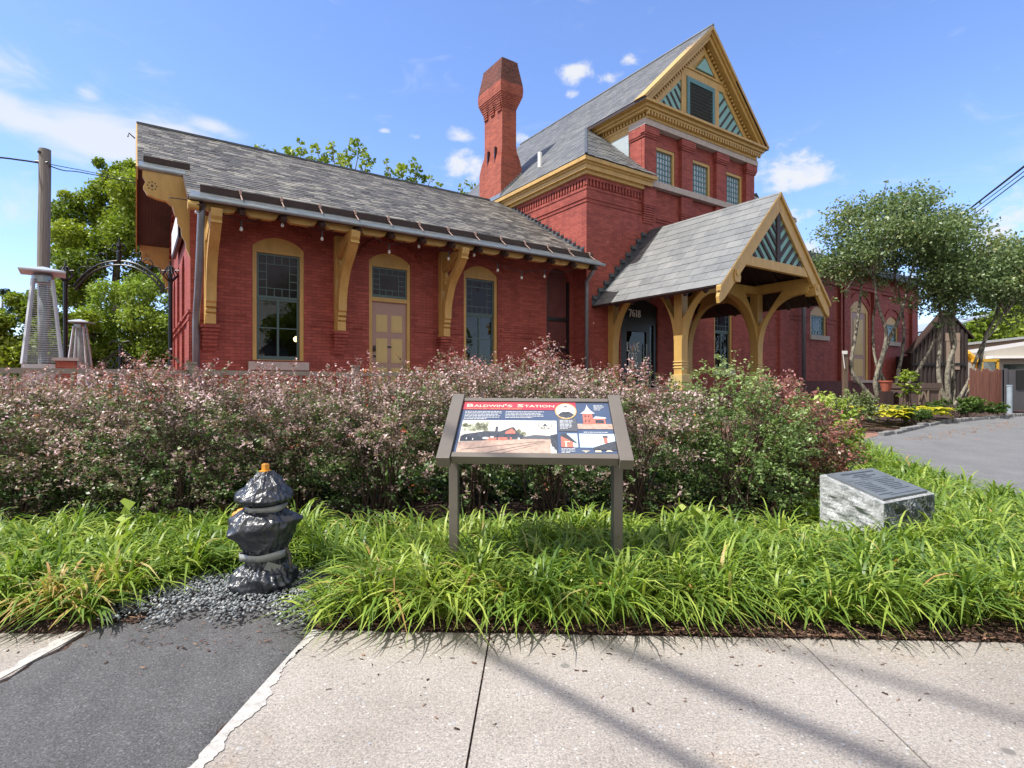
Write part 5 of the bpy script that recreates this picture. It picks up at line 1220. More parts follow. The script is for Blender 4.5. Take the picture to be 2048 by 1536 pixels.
def rock():
    n = 26; V = []; F = []; rg = np.random.default_rng(8)
    cs = [D_, C_, B_, A_]; g1 = rg.uniform(0, 6.28, 12)
    def face(p00, p10, p01, p11, amp):
        b = len(V); nn = (p10 - p00).cross(p01 - p00).normalized()
        for j in range(n + 1):
            for i in range(n + 1):
                u, v = i / n, j / n; p = p00 * (1 - u) * (1 - v) + p10 * u * (1 - v) + p01 * (1 - u) * v + p11 * u * v
                ed = min(u, 1 - u, v * 1.0, 1 - v) * 6; ed = min(1, ed); q = p * 9
                d = math.sin(q.x * 2.1 + g1[0] + q.z) + .7 * math.sin(q.y * 3.3 + q.z * 4.1 + g1[1]) + .6 * math.sin(q.z * 7.3 + q.x * 5 + g1[2]) + .5 * math.sin(q.x * 11 + q.z * 9 + g1[3])
                d = round(d * 1.6) / 1.6 * .5 + d * .5
                V.append(p + nn * amp * d * ed)
        for j in range(n):
            for i in range(n): a = b + j * (n + 1) + i; F.append((a, a + 1, a + n + 2, a + n + 1))
    for i in range(1, 4):
        p, q = cs[i], cs[(i + 1) % 4]; lo0, lo1 = p.copy(), q.copy(); lo0.z = lo1.z = -.05
        face(lo0, lo1, p, q, .009)
    face(D_, C_, A_, B_, .0)
    m = MB(); m.v = [tuple(v) for v in V]; m.f = F; blk = m.build('block', granite(), stone, org=QO)
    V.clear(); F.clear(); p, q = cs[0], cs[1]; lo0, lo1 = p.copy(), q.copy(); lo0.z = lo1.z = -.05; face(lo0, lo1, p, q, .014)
    mt, t, b, o = new_mat('shaded_split_granite'); f = nz(t, 6, 6, .65, dist=2.5); g = nz(t, 70, 4, .7)  # dark veined granite; the shade on this face is put into its colour
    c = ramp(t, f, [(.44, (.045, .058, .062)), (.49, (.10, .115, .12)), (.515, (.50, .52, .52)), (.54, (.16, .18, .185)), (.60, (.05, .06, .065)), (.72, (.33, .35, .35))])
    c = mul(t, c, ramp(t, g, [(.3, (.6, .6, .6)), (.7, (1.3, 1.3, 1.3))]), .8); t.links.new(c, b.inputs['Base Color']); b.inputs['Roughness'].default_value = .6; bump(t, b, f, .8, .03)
    m = MB(); m.v = [tuple(v) for v in V]; m.f = F; return m.build('shaded_split_face', mt, stone, org=QO)
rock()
BRZ = M('bronze_plaque', (.135, .15, .16), .5, .25, 9, .05, 60, .2); BRL = M('bronze_lettering', (.035, .042, .05), .5, .2, 20)
qn = (C_ - D_).cross(A_ - D_).normalized()
def qp(u, v, h): return D_ + (C_ - D_) * u + (A_ - D_) * (1 - v) + qn * h       # v down
m = MB(); P = [(.07, .06), (.94, .06), (.94, .93), (.07, .93)]; m.add([qp(u, v, .016) for u, v in P] + [qp(u, v, .0) for u, v in P], [(3, 2, 1, 0)] + [(i, (i + 1) % 4, 4 + (i + 1) % 4, 4 + i) for i in range(4)])
plq = m.build('plaque', BRZ, stone, org=QO)
m = MB(); rr = random.Random(12)
def ql(x0, x1, y, h):
    x = x0
    while x < x1 - .01:
        w = min(rr.uniform(.012, .05), x1 - x); m.add([qp(a, b, .0175) for a, b in rect(x, y, x + w, y + h)], [(3, 2, 1, 0)]); x += w + .009
ql(.22, .84, .13, .035); ql(.38, .62, .20, .025); ql(.30, .74, .25, .025); ql(.40, .60, .30, .02); ql(.12, .88, .36, .008)
for i in range(7): ql(.15, .15 + rr.uniform(.20, .27), .42 + i * .052, .018); ql(.52, .52 + rr.uniform(.22, .33), .42 + i * .052, .018)
ql(.13, .40, .81, .02); ql(.30, .86, .86, .014)
m.build('plaque_lettering', BRL, plq, org=QO)

# patio: terrace, railing, pier, heaters, iron arch, trellis ------------------
tz = .93
tr_ = MB(); P = [ST(-14, 9.9), ST(10.6, 9.9), ST(10.6, 12.9), ST(.5, 12.9), ST(.5, 22), ST(-14, 22)]
tr_.prism([(p.x, p.y) for p in P], 'z', -.1, tz); tag(tr_.build('patio_terrace', brick_mat('terrace_brick', (.26, .07, .05), (.2, .055, .045), (.3, .25, .22), .4, .9)), kind='structure')
VIN = M('taupe_railing', (.30, .24, .20), .5, .08, 5)
ra = empty('patio_railing', ST(-3, 9.6, 0), TH, 'taupe railing along the patio edge behind the hedge', 'railing'); RO = (-3, 9.6, 0)
m = MB().box((-9, 9.57, 1.34), (8.4, 9.63, 1.41)); m.build('top_rail', VIN, ra, org=RO); MB().box((-9, 9.58, .35), (8.4, 9.62, .41)).build('bottom_rail', VIN, ra, org=RO)
for s in (-8.6, -6.5, -4.40, -1.9, .70, 3.2, 5.75, 8.3):
    MB().box((s - .055, 9.545, 0), (s + .055, 9.655, 1.50)).box((s - .07, 9.53, 1.50), (s + .07, 9.67, 1.53)).build('post', VIN, ra, org=RO)
m = MB()
s = -8.9
while s < 8.3: m.box((s - .016, 9.584, .41), (s + .016, 9.616, 1.34)); s += .13
m.build('balusters', VIN, ra, org=RO)
p = at(133, 716, 9.1); pr2 = empty('brick_pier', (p.x, p.y, tz - .3), TH, 'low brick pier with grey stone cap beside the tall heater', 'pier')
MB().box((-.13, -.13, 0), (.13, .13, p.z - tz + .3 - .05)).build('shaft', BRICK_OLD, pr2); MB().box((-.17, -.17, p.z - tz + .25), (.17, .17, p.z - tz + .3)).build('cap', STONE, pr2)
GLT = glass_mat('heater_glass', (.22, .25, .26), .1)
def heater(loc, label, rz):
    h = empty('patio_heater', loc, rz, label, 'patio heater', 'pyramid patio heaters on the patio'); b, t_, z0, z1 = .25, .125, .62, 2.02
    MB().box((-.26, -.26, 0), (.26, .26, .60)).build('base', CHROME, h)
    for sx in (-1, 1):
        for sy in (-1, 1): MB().bar((sx * b, sy * b, .60), (sx * t_, sy * t_, z1), .04, .035, (sx, sy, .3)).build('leg', CHROME, h)
    g = MB()
    for i in range(38):
        z = z0 + .02 + (z1 - z0 - .06) * i / 37; w = b + (t_ - b) * (z - z0) / (z1 - z0) + .008
        for a, c in (((-w, -w), (w, -w)), ((w, -w), (w, w)), ((w, w), (-w, w)), ((-w, w), (-w, -w))): g.bar((*a, z), (*c, z), .006, .006)
    g.build('wire_grille', CHROME, h)
    MB().lathe((0, 0, z0), [(.06, 0), (.06, 1.32)], 16).build('glass_tube', GLT, h, smooth=True)
    MB().lathe((0, 0, z1), [(.15, -.05), (.15, .06), (.11, .13)], 16).build('burner', GUTTER, h)
    c = .30; m = MB(); m.add([(-c, -c, 2.13), (c, -c, 2.13), (c, c, 2.13), (-c, c, 2.13), (-c, -c, 2.155), (c, -c, 2.155), (c, c, 2.155), (-c, c, 2.155), (0, 0, 2.25)], [(3, 2, 1, 0), (0, 1, 5, 4), (1, 2, 6, 5), (2, 3, 7, 6), (3, 0, 4, 7), (4, 5, 8), (5, 6, 8), (6, 7, 8), (7, 4, 8)])
    m.build('reflector', CHROME, h)
p = at(86, 700, 9.35); heater((p.x, p.y, tz), 'tallest silver pyramid patio heater standing in front of the utility pole', R(38))
p = at(160, 700, 16.9); heater((p.x, p.y, tz), 'middle silver pyramid patio heater just right of the arch post', R(20))
p = at(184, 700, 20.5); heater((p.x, p.y, tz), 'smallest farthest silver patio heater half behind another heater', R(20))
ia = empty('iron_arch', (at(236, 700, 12.6).x, 12.6, tz), 0, 'black wrought iron arch with finial over the patio gate by the gable wall', 'arch')
def l2(px, py): p = at(px, py, 12.6); return (p.x - ia.location.x, 0, p.z - tz)
for px, o in ((131, 1), (341, 1)):
    x = l2(px, 0)[0]; MB().tube([(x, 0, -.3), (x, 0, l2(0, 565)[2])], .045, 8).build('post', IRON, ia)
    m = MB(); zz = l2(0, 550)[2]
    for k in range(8): a = k * math.pi / 4; m.tube([(x, 0, zz - .19), (x + .16 * math.cos(a), .16 * math.sin(a), zz), (x + .05 * math.cos(a), .05 * math.sin(a), zz + .18), (x, 0, zz + .20)], .014, 5)
    m.tube([(x, 0, zz - .2), (x, 0, zz + .32)], [.05, .01], 6); m.tube([(x - .2, 0, zz + .1), (x + .2, 0, zz + .1)], .014, 5); m.build('basket_finial', IRON, ia)
m = MB(); arc = [l2(148, 573), l2(158, 560), l2(178, 541), l2(205, 527), l2(238, 522), l2(270, 527), l2(298, 542), l2(318, 560), l2(330, 578)]
ac = curve_pts(arc, 5); m.tube(ac, .024, 6); m.tube([(x * .965, .0, z - .09) for x, y, z in ac], .022, 6); m.tube([ac[-1], l2(341, 575)], .02, 6); m.tube([ac[0], l2(131, 570)], .02, 6)
for i in range(0, len(ac) - 1, 2): m.tube([ac[i], (ac[i + 1][0] * .965, 0, ac[i + 1][2] - .09)], .010, 4)
for sg in (-1, 1):
    for k in range(3):
        q = ac[20 + sg * (6 + k * 4)]; m.tube([(q[0] + .13 * math.cos(a) * (1 - a / 14) - sg * .05, 0, q[2] + .16 + .12 * math.sin(a) * (1 - a / 14)) for a in np.linspace(-1.5, 5.2, 14)], .012, 4)
m.build('arch_band', IRON, ia)
m = MB(); q = l2(238, 522); m.lathe((q[0], 0, q[2]), [(.045, 0), (.05, .2), (.03, .25), (.055, .33), (.02, .42), (.004, .56)], 8)
for sg in (-1, 1): m.tube([(q[0] + sg * (.06 + .10 * math.sin(a)), 0, q[2] + .30 + .09 * math.cos(a)) for a in np.linspace(0, 4.6, 9)], .014, 4)
m.build('spear_finial', IRON, ia)
tx = empty('iron_trellis', (at(241, 700, 10.2).x, 10.2, tz - .2), 0, 'low black iron lattice gate section with a scrolled top post', 'trellis')
def l3(px, py): p = at(px, py, 10.2); return (p.x - tx.location.x, 0, p.z - tz + .2)
MB().tube([l3(241, 850), l3(241, 690)], .03, 8).tube([l3(241, 694), l3(236, 684), l3(224, 682), l3(219, 690)], .011, 5).tube([l3(241, 694), l3(246, 684), l3(258, 682), l3(263, 690)], .011, 5).build('post', IRON, tx)
m = MB().tube([l3(206, 760), l3(206, 722), l3(241, 697), l3(276, 722), l3(276, 760)], .016, 5)
for k in range(-5, 6):
    a, b = l3(241 + k * 12 - 34, 760), l3(241 + k * 12 + 34, 700)
    for sg in (0, 1):
        x0, x1 = (241 + k * 13 - 20, 241 + k * 13 + 20); pts = []
        for i in range(21):
            u = i / 20; px = x0 + (x1 - x0) * u; py = 760 - 62 * u if sg == 0 else 698 + 62 * u
            if 206 <= px <= 276 and py > 697 + abs(px - 241) * .71 and py < 760: pts.append(l3(px, py))
        if len(pts) > 2: m.tube([pts[0], pts[-1]], .007, 4)
m.build('lattice', IRON, tx)

# poles and wires ------------------------------------------------------------
POLE = wood_mat('weathered_pole', (.13, .125, .115), (.26, .25, .235), .9, (14, 14, .5))
p = at(88.5, 768, 18); up_ = empty('utility_pole', (p.x, 18, .4), 0, 'weathered grey wooden utility pole rising behind the tall patio heater', 'utility pole')
tp = at(88.5, 299, 18)
pm = MB(); rr = random.Random(2); pm.tube([(.02 * math.sin(z), 0, z) for z in np.linspace(-.5, tp.z - .4, 14)], [.175 - .001 * i + rr.uniform(-.004, .004) for i in range(14)], 14); pm.build('shaft', POLE, up_, smooth=False)
MB().tube([(-.2, -.1, tp.z - .82), (.2, -.1, tp.z - .86)], .03, 6).tube([(-.02, -.19, tp.z - .55), (-.02, -.15, tp.z - .55)], .05, 8).build('wire_clamp', IRON, up_)
WIRE = M('cable_black', (.018, .018, .02), .6)
def cable(pts, r, label, n=10): o = MB().tube(curve_pts([tuple(q) for q in pts], n), r, 6).build('overhead_cable', WIRE, org=tuple(pts[0]), smooth=True); return tag(o, label, 'cable')
c1_ = at(80, 326, 17.9); c2_ = at(98, 328, 17.9)
cable([c1_, at(40, 320, 17.6), at(-30, 313, 17), at(-300, 300, 15)], .026, 'dark cable running from the left side of the wooden pole out of view')
cable([c2_, at(150, 338, 21), at(260, 358, 26), at(420, 380, 36)], .014, 'upper thin cable leaving the wooden pole towards the trees')
cable([c2_ - Vector((0, 0, .05)), at(128, 341, 19), at(170, 346, 21), at(300, 372, 26)], .018, 'sagging lower cable leaving the wooden pole towards the trees')
for (a, b, r, l) in (((1900, 449), (2048, 333), .034, 'thickest topmost cable crossing the sky at upper right'), ((1905, 452), (2048, 343), .014, 'middle thin cable crossing the sky at upper right'), ((1912, 456), (2048, 352), .018, 'lowest thin cable crossing the sky at upper right')):
    q = at(*a, 27); w = at(*b, 17.4); d = (w - q); cable([q - d * .9, q - d * .4 - Vector((0, 0, .12)), q, w, w + d * 1.1], r, l)
# cables overhead whose shadows cross the sidewalk
k = 1 / math.tan(R(SUN_EL)); sh = Vector((-.90, -.436, 0)).normalized()
def shadow_cable(g0, g1, h, r, label):
    a, b = Vector((*g0, 0)), Vector((*g1, 0)); d = (b - a).normalized(); o = sh * h * k + Vector((0, 0, h))
    cable([a - d * 14 + o, a + o, b + o, b + d * 9 + o], r, label, 3)
shadow_cable((-.30, 2.67), (.587, 1.73), 8.0, .034, 'thick overhead cable passing above the left of the sidewalk')
shadow_cable((.40, 2.60), (1.32, 1.62), 10.5, .048, 'thick overhead cable passing above the middle of the sidewalk')
shadow_cable((1.25, 2.5), (2.30, 1.55), 12.0, .030, 'thinner overhead cable passing above the right of the sidewalk')

# right hand background ------------------------------------------------------
BATT = wood_mat('dark_board_and_batten', (.030, .021, .02), (.058, .043, .04), .8, (6, 6, .5))
shed = empty('storage_shed', (at(1885, 768, 27).x, 27, .4), 0, 'dark brown board and batten shed with a steep gable front behind the trees', 'shed')
def l4(px, py, dy=0): p = at(px, py, 27); return (p.x - shed.location.x, dy, p.z - .4)
a0, a1, pk, br_ = l4(1822, 706), l4(1936, 668), l4(1892, 622), l4(1936, 770)
m = MB(); bl_ = (a0[0], 0, -.4); poly_ = [(a0[0], -.4), (a0[0], a0[2]), (pk[0], pk[2]), (a1[0], a1[2]), (a1[0], -.4)]; m.prism(poly_, 't', 0, .25); m.box((a0[0] + .2, .25, -.4), (a1[0] - .1, 3.5, 2.2)); sw = m.build('wall', BATT, shed)
m = MB(); x = a0[0] + .05
def sh_top(x): return a0[2] + (pk[2] - a0[2]) * (x - a0[0]) / (pk[0] - a0[0]) if x < pk[0] else pk[2] + (a1[2] - pk[2]) * (x - pk[0]) / (a1[0] - pk[0])
while x < a1[0]: m.box((x, -.045, -.3), (x + .07, -.003, sh_top(x) - .05)); x += .2
m.build('battens', BATT, shed)
m = MB(); m.bar((a0[0] - .1, .10, a0[2] - .02), (pk[0], .10, pk[2] + .06), .42, .07, (0, 0, 1)); m.bar((pk[0], .10, pk[2] + .06), (a1[0] + .25, .10, a1[2] - .22), .42, .07, (0, 0, 1)); m.build('coping', BROWN, shed)
m = MB().box((l4(1891, 0)[0], -.06, 1.5), (l4(1905, 0)[0], -.05, l4(0, 680)[2])).box((l4(1891, 0)[0] - .04, -.07, l4(0, 682)[2]), (l4(1918, 0)[0], -.048, l4(0, 666)[2])).box((l4(1908, 0)[0], -.06, 1.5), (l4(1918, 0)[0], -.05, l4(0, 680)[2])); m.build('door_panels', wood_mat('raw_plywood', (.28, .20, .15), (.36, .27, .21)), shed)
m = MB().box((a0[0], -.08, l4(0, 731)[2]), (a1[0] - .2, -.046, l4(0, 726)[2])); m.build('rail', BLACK, shed)
# a lean-to roof between shed and station
p = at(1850, 640, 33); la = empty('metal_canopy', (p.x, 33, .4), 0, 'pale metal canopy roof between the station end and the shed', 'canopy')
m = MB(); q0, q1 = at(1815, 668, 33), at(1905, 640, 33); o = Vector((p.x, 33, .4)); m.bar(q0 - o, q1 - o, 5, .08); m.build('roof_sheet', M('zinc_sheet', (.40, .46, .50), .4, .15, 3, metal=.3), la)
m = MB(); [m.bar((x, 0, 0), (x, 0, 3.4), .12, .12, (0, 1, 0)) for x in (-.9, .9)]; m.build('canopy_post', BROWN, la)
# low cupboard
p = at(1843, 768, 18.5); cb = empty('wooden_bin_cupboard', (p.x, 18.5, gz(0, 18.5)), 0, 'low brown wooden bin cupboard with cross braced doors between the trees', 'cupboard'); hw = 37 * 18.5 / 1109
CW = wood_mat('cupboard_boards', (.085, .055, .048), (.13, .09, .08), .8); TW_ = wood_mat('cupboard_trim', (.20, .155, .11), (.27, .21, .15), .7)
hh = at(0, 768, 18.5).z - .47; MB().box((-hw, 0, 0), (hw, .8, hh - .18)).build('body', CW, cb); MB().box((-hw - .03, -.05, hh - .18), (hw + .03, .85, hh)).build('lid', CW, cb)
m = MB()
for x in (-hw + .03, -.16 * hw, .30 * hw, hw - .05): m.box((x, -.03, 0), (x + .05, -.003, hh - .19))
m.box((-hw + .03, -.034, hh - .24), (hw, -.004, hh - .19)); m.bar((-.14 * hw, -.02, .1), (.1 * hw, -.02, hh - .25), .02, .05, (1, 0, .3)); m.bar((.28 * hw, -.02, .1), (.1 * hw, -.02, hh - .25), .02, .05, (1, 0, -.3)); m.build('door_trim', TW_, cb)
p = at(1782, 772, 18.6); fp = empty('flower_pot', (p.x - .1, 18.7, gz(0, 18.6)), 0, 'terracotta pot on a stand between the tree trunks and the cupboard', 'pot')
MB().lathe((0, 0, .45), [(.12, 0), (.19, .30), (.21, .31), (.21, .36), (.17, .36)], 14).build('pot', M('terracotta', (.36, .10, .06), .8), fp, smooth=False); MB().box((-.15, -.15, 0), (.15, .15, .45)).build('stand', BROWN, fp)
# post with a white tap bracket by the wall
p = at(1690, 700, 20); pq = empty('wooden_post', (p.x, 20, gz(0, 20)), 0, 'brown wooden post with a white bracket by the right wing wall', 'post'); z1_ = at(0, 703, 20).z - gz(0, 20)
MB().box((-.07, -.07, 0), (.07, .07, z1_)).build('shaft', wood_mat('stained_post', (.10, .07, .05), (.16, .11, .08)), pq); MB().box((-.15, -.1, z1_ - .1), (.03, -.072, z1_ + .02)).bar((-.13, -.09, z1_ - .08), (-.06, -.09, z1_ - .62), .02, .02).build('bracket', WHITE, pq)
# rough red brown fence, grey gate, pipe
RB = wood_mat('red_brown_pickets', (.12, .045, .032), (.22, .095, .07), .8, (7, 7, .7))
fx0, fx1 = at(1940, 0, 16.2).x, at(2008, 0, 16.2).x; fz = gz(0, 16.2)
fe = empty('picket_fence', ((fx0 + fx1) / 2, 16.2, fz), 0, 'rough red brown picket fence with uneven tops beside the driveway', 'fence'); m = MB(); rr = random.Random(6); x = fx0
ztop = at(0, 740, 16.2).z - fz
while x < fx1:
    w = rr.uniform(.07, .10); h = ztop + rr.uniform(-.05, .09); cx = x - (fx0 + fx1) / 2; y = rr.uniform(-.012, .012); m.prism([(cx, 0), (cx + w, 0), (cx + w, h - .05), (cx + w * rr.uniform(.2, .8), h), (cx, h - .05 * rr.uniform(.4, 1.6))], 't', y, y + .02); x += w + .004
m.build('pickets', RB, fe); MB().box((-(fx1 - fx0) / 2, .022, .35), ((fx1 - fx0) / 2, .07, .45)).box((-(fx1 - fx0) / 2, .022, ztop - .4), ((fx1 - fx0) / 2, .07, ztop - .3)).build('rail', RB, fe)
p = at(2040, 768, 16.0); ga = empty('grey_gate', (p.x, 16.0, fz), 0, 'flat dark grey board gate at the right edge beyond the driveway', 'gate'); GR = M('gate_grey', (.075, .072, .082), .7, .15, 3, .1, 20)
hw2 = 32 * 16 / 1109; zt = at(0, 739, 16).z - fz; MB().box((-hw2, 0, .02), (hw2 * 3, .05, zt)).build('boards', GR, ga); MB().box((-.12, -.02, .62), (.10, -.002, zt - .02)).build('dark_panel', BLACK, ga); MB().box((-hw2, -.03, .0), (-hw2 + .08, .08, zt + .03)).build('post', GR, ga)
p = at(2019, 800, 15.7); pi_ = MB().tube([(p.x, 15.7, fz - .05), (p.x, 15.7, at(0, 772, 15.7).z)], .065, 12).tube([(p.x, 15.7, at(0, 772, 15.7).z), (p.x, 15.7, at(0, 772, 15.7).z + .03)], .075, 12).build('bollard', M('pale_blue_pipe', (.30, .36, .42), .4, .2, 5), org=(p.x, 15.7, fz)); tag(pi_, 'pale blue grey pipe bollard standing in front of the grey gate', 'bollard')
# depot buildings and machine behind
CORR = M('tan_metal_siding', (.40, .31, .22), .55, .12, 2, st=(30, 30, .2)); p = at(2020, 768, 62)
wh = empty('metal_warehouse', (p.x + 6, 66, 0), R(-8), 'long tan metal warehouse with pale low pitched roof below the wooded hill', 'warehouse')
z0w = at(0, 690, 60).z; MB().prism([(-12, 0), (14, 0), (14, z0w + .8), (6, z0w + 1.9), (-12, z0w - .2)], 't', 0, 22).build('wall', CORR, wh); MB().bar((-13, 11, z0w - .1), (6, 11, z0w + 2.05), 24, .25).bar((6, 11, z0w + 2.05), (15, 11, z0w + 1.0), 24, .25).build('roof', M('pale_roof_sheet', (.36, .37, .37), .5, .1, 3), wh)
MB().box((-9.5, -.08, 0), (-4.2, -.02, z0w - 1.6)).build('bay_opening', BLACK, wh)
p = at(2040, 768, 44); lb = empty('white_outbuilding', (p.x, 46, 0), R(-10), 'grey white ribbed outbuilding with a window behind the grey gate', 'outbuilding')
zt = at(0, 704, 44).z; MB().prism([(-4.6, 0), (8, 0), (8, zt + 1.6), (-1.5, zt + .1), (-4.6, zt - .25)], 't', 0, 9).build('wall', M('ribbed_white', (.36, .33, .29), .6, .2, 2, st=(25, 25, .3)), lb); MB().box((.4, -.06, zt - 2.0), (2.4, -.01, zt - .9)).build('window', GLASS, lb); MB().box((-.9, -.9, zt - .45), (3.6, 0, zt - .25)).build('awning', WHITE, lb)
YLW = M('machine_yellow', (.62, .36, .03), .4, .1, 4); p = at(1968, 768, 36); ex = empty('excavator', (p.x, 36, 0), 0, 'yellow excavator with rounded boom and glazed cab behind the picket fence', 'excavator')
kx = 36 / 1109; zc = lambda py: 1.2 + (768 - py) * kx
MB().box((-1.2, 0, .5), (1.3, 2, 1.3)).build('body', YLW, ex); MB().box((-1.3, -.2, 0), (1.4, .4, .55)).box((-1.3, 1.6, 0), (1.4, 2.2, .55)).build('tracks', BLACK, ex)
fr3 = MB(); x0, x1, zb3, zt3 = -.15, .88, 1.3, zc(721)
for x in (x0, x1): fr3.box((x - .07, -.05, zb3), (x + .07, .1, zt3)); fr3.box((x - .07, 1.2, zb3), (x + .07, 1.35, zt3))
fr3.box((x0 - .07, -.05, zt3 - .08), (x1 + .07, 1.35, zt3 + .1)); cabn = fr3.build('cab', YLW, ex); MB().box((x0, 0, zb3), (x1, .02, zt3 - .08)).build('cab_glass', GLASS, cabn)
MB().tube([(-.6, .9, 1.2), (-.9, .9, zc(716)), (-.8, .9, zc(708)), (-.4, .9, zc(706)), (.0, .9, zc(716)), (.5, .9, zc(735))], [.3, .28, .26, .26, .25, .2], 8).build('boom', YLW, ex)

# lit pendant lamps inside, seen through the panes
def lamp_glow():
    m, t, b, o = new_mat('lit_lamp'); b.inputs['Base Color'].default_value = (.9, .6, .3, 1); b.inputs['Emission Color'].default_value = (1, .62, .28, 1); b.inputs['Emission Strength'].default_value = 5; return m
GLOW = lamp_glow()
for q, lb_ in (((3.36, 14.6, 2.33), 'small lit lamp seen through the first wing window'), ((17.66, 13.8, 3.1), 'upper lit globe lamp seen through the window under the porch'), ((17.72, 13.9, 2.82), 'lower lit globe lamp seen through the window under the porch')):
    lo = empty('pendant_lamp', ST(*q), TH, lb_, 'lamp'); MB().lathe((0, 0, 0), [(.02, .07), (.06, .04), (.075, 0), (.06, -.045), (.02, -.07)], 12).build('globe', GLOW, lo, smooth=True)
    MB().tube([(0, 0, .07), (0, 0, 1.2)], .008, 5).build('cord', BLACK, lo)
# ------------------------------------------------------------------ vegetation
def unit(v): return v / np.maximum(np.linalg.norm(v, axis=-1, keepdims=True), 1e-6)
def leaf_quads(C, size, rg, up=.35, aspect=.62, sv=.35, axis=None):
    n = len(C); nn = unit(rg.normal(size=(n, 3)) + np.array([0, 0, up * 2.2])); a = rg.normal(size=(n, 3)) if axis is None else axis + rg.normal(size=(n, 3)) * .6
    a = unit(a - nn * (a * nn).sum(1, keepdims=True)); b = np.cross(nn, a); s = size * (1 + sv * rg.uniform(-1, 1, (n, 1)))
    fold = nn * s * .12
    return np.stack([C - a * s * .5, C + b * s * aspect * .5 + fold, C + a * s * .55, C - b * s * aspect * .5 + fold], 1)
def shell_points(blobs, n, rg, inner=.45, zmin=None):
    B_ = np.array(blobs, float); w = (B_[:, 3] * B_[:, 4] + B_[:, 3] * B_[:, 5] + B_[:, 4] * B_[:, 5]); idx = rg.choice(len(B_), n, p=w / w.sum()); b = B_[idx]
    d = unit(rg.normal(size=(n, 3))); r = inner + (1 - inner) * rg.uniform(0, 1, (n, 1)) ** .6; r = r * (1 + .13 * rg.normal(size=(n, 1)))
    return b[:, :3] + d * b[:, 3:6] * r, idx
LEAF_SYC = leaf_mat('sycamore_leaves', [(0, (.08, .135, .018)), (.35, (.165, .24, .028)), (.7, (.28, .355, .045)), (1, (.41, .46, .08))], .38)
LEAF_LIME = leaf_mat('lime_leaves', [(0, (.11, .17, .03)), (.4, (.21, .30, .045)), (.8, (.33, .43, .08)), (1, (.46, .52, .15))], .40)
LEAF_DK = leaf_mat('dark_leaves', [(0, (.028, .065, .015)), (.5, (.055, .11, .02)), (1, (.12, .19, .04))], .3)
LEAF_CON = leaf_mat('conifer_needles', [(0, (.015, .04, .022)), (.5, (.03, .065, .035)), (1, (.05, .09, .045))], .1)
LEAF_DOG = leaf_mat('small_tree_leaves', [(0, (.08, .135, .06)), (.4, (.15, .22, .095)), (.75, (.24, .305, .14)), (.93, (.36, .36, .18)), (1, (.42, .27, .11))], .34, .42, .45)
LEAF_HILL = leaf_mat('hill_leaves', [(0, (.018, .05, .028)), (.5, (.035, .08, .038)), (1, (.06, .12, .05))], .2)
BARK = M('grey_bark', (.20, .185, .165), .9, .35, 9, .5, 30, st=(6, 6, 1))
def mottled():
    m, t, b, o = new_mat('mottled_bark'); f = nz(t, 7, 4, .55, dist=.8, st=(1.5, 1.5, .8))
    t.links.new(ramp(t, f, [(.40, (.06, .056, .048)), (.47, (.17, .155, .12)), (.60, (.30, .275, .215)), (.68, (.12, .11, .085))]), b.inputs['Base Color']); b.inputs['Roughness'].default_value = .8
    bump(t, b, f, .3, .02); return m
MOTT = mottled()
def tree(name, label, cat, base, trunks, blobs, n, size, mat, bark, seed, group=None, up=.35, inner=.45, clump=0):
    rg = np.random.default_rng(seed); base = Vector(base); root = empty(name, base, 0, label, cat, group)
    m = MB()
    for pts, r0, r1 in trunks: cp_ = curve_pts([tuple(Vector(p) - base) for p in pts], 4); k = len(cp_); m.tube(cp_, [r0 + (r1 - r0) * i / (k - 1) for i in range(k)], 8)
    if trunks: m.build('trunk', bark, root, smooth=True)
    P, idx = shell_points(blobs, n, rg, inner)
    ph = rg.uniform(0, 1, len(blobs)); t = .55 * rg.uniform(0, 1, n) + .45 * ph[idx]
    np_mesh('crown', leaf_quads(P - np.array(base), size, rg, up), mat, root, tint=t); return root
def crown_blobs(c, r, k, br, seed, flat=.7, low=-1):
    rg = np.random.default_rng(seed); out = []
    while len(out) < k:
        d = unit(rg.normal(size=3)); q = rg.uniform(.35, .95) ** .6
        if d[2] < low: continue
        s = br * rg.uniform(.6, 1.35); out.append((c[0] + d[0] * r[0] * q, c[1] + d[1] * r[1] * q, c[2] + d[2] * r[2] * q, s, s, s * flat))
    return out
def px_blob(px, py, Y, rpx, dY=None): p = at(px, py, Y); r = rpx * Y / 1109; return (p.x, p.y + (rnd.uniform(-1, 1) * r * 1.2 if dY is None else dY), p.z, r, r * 1.1, r * .85)
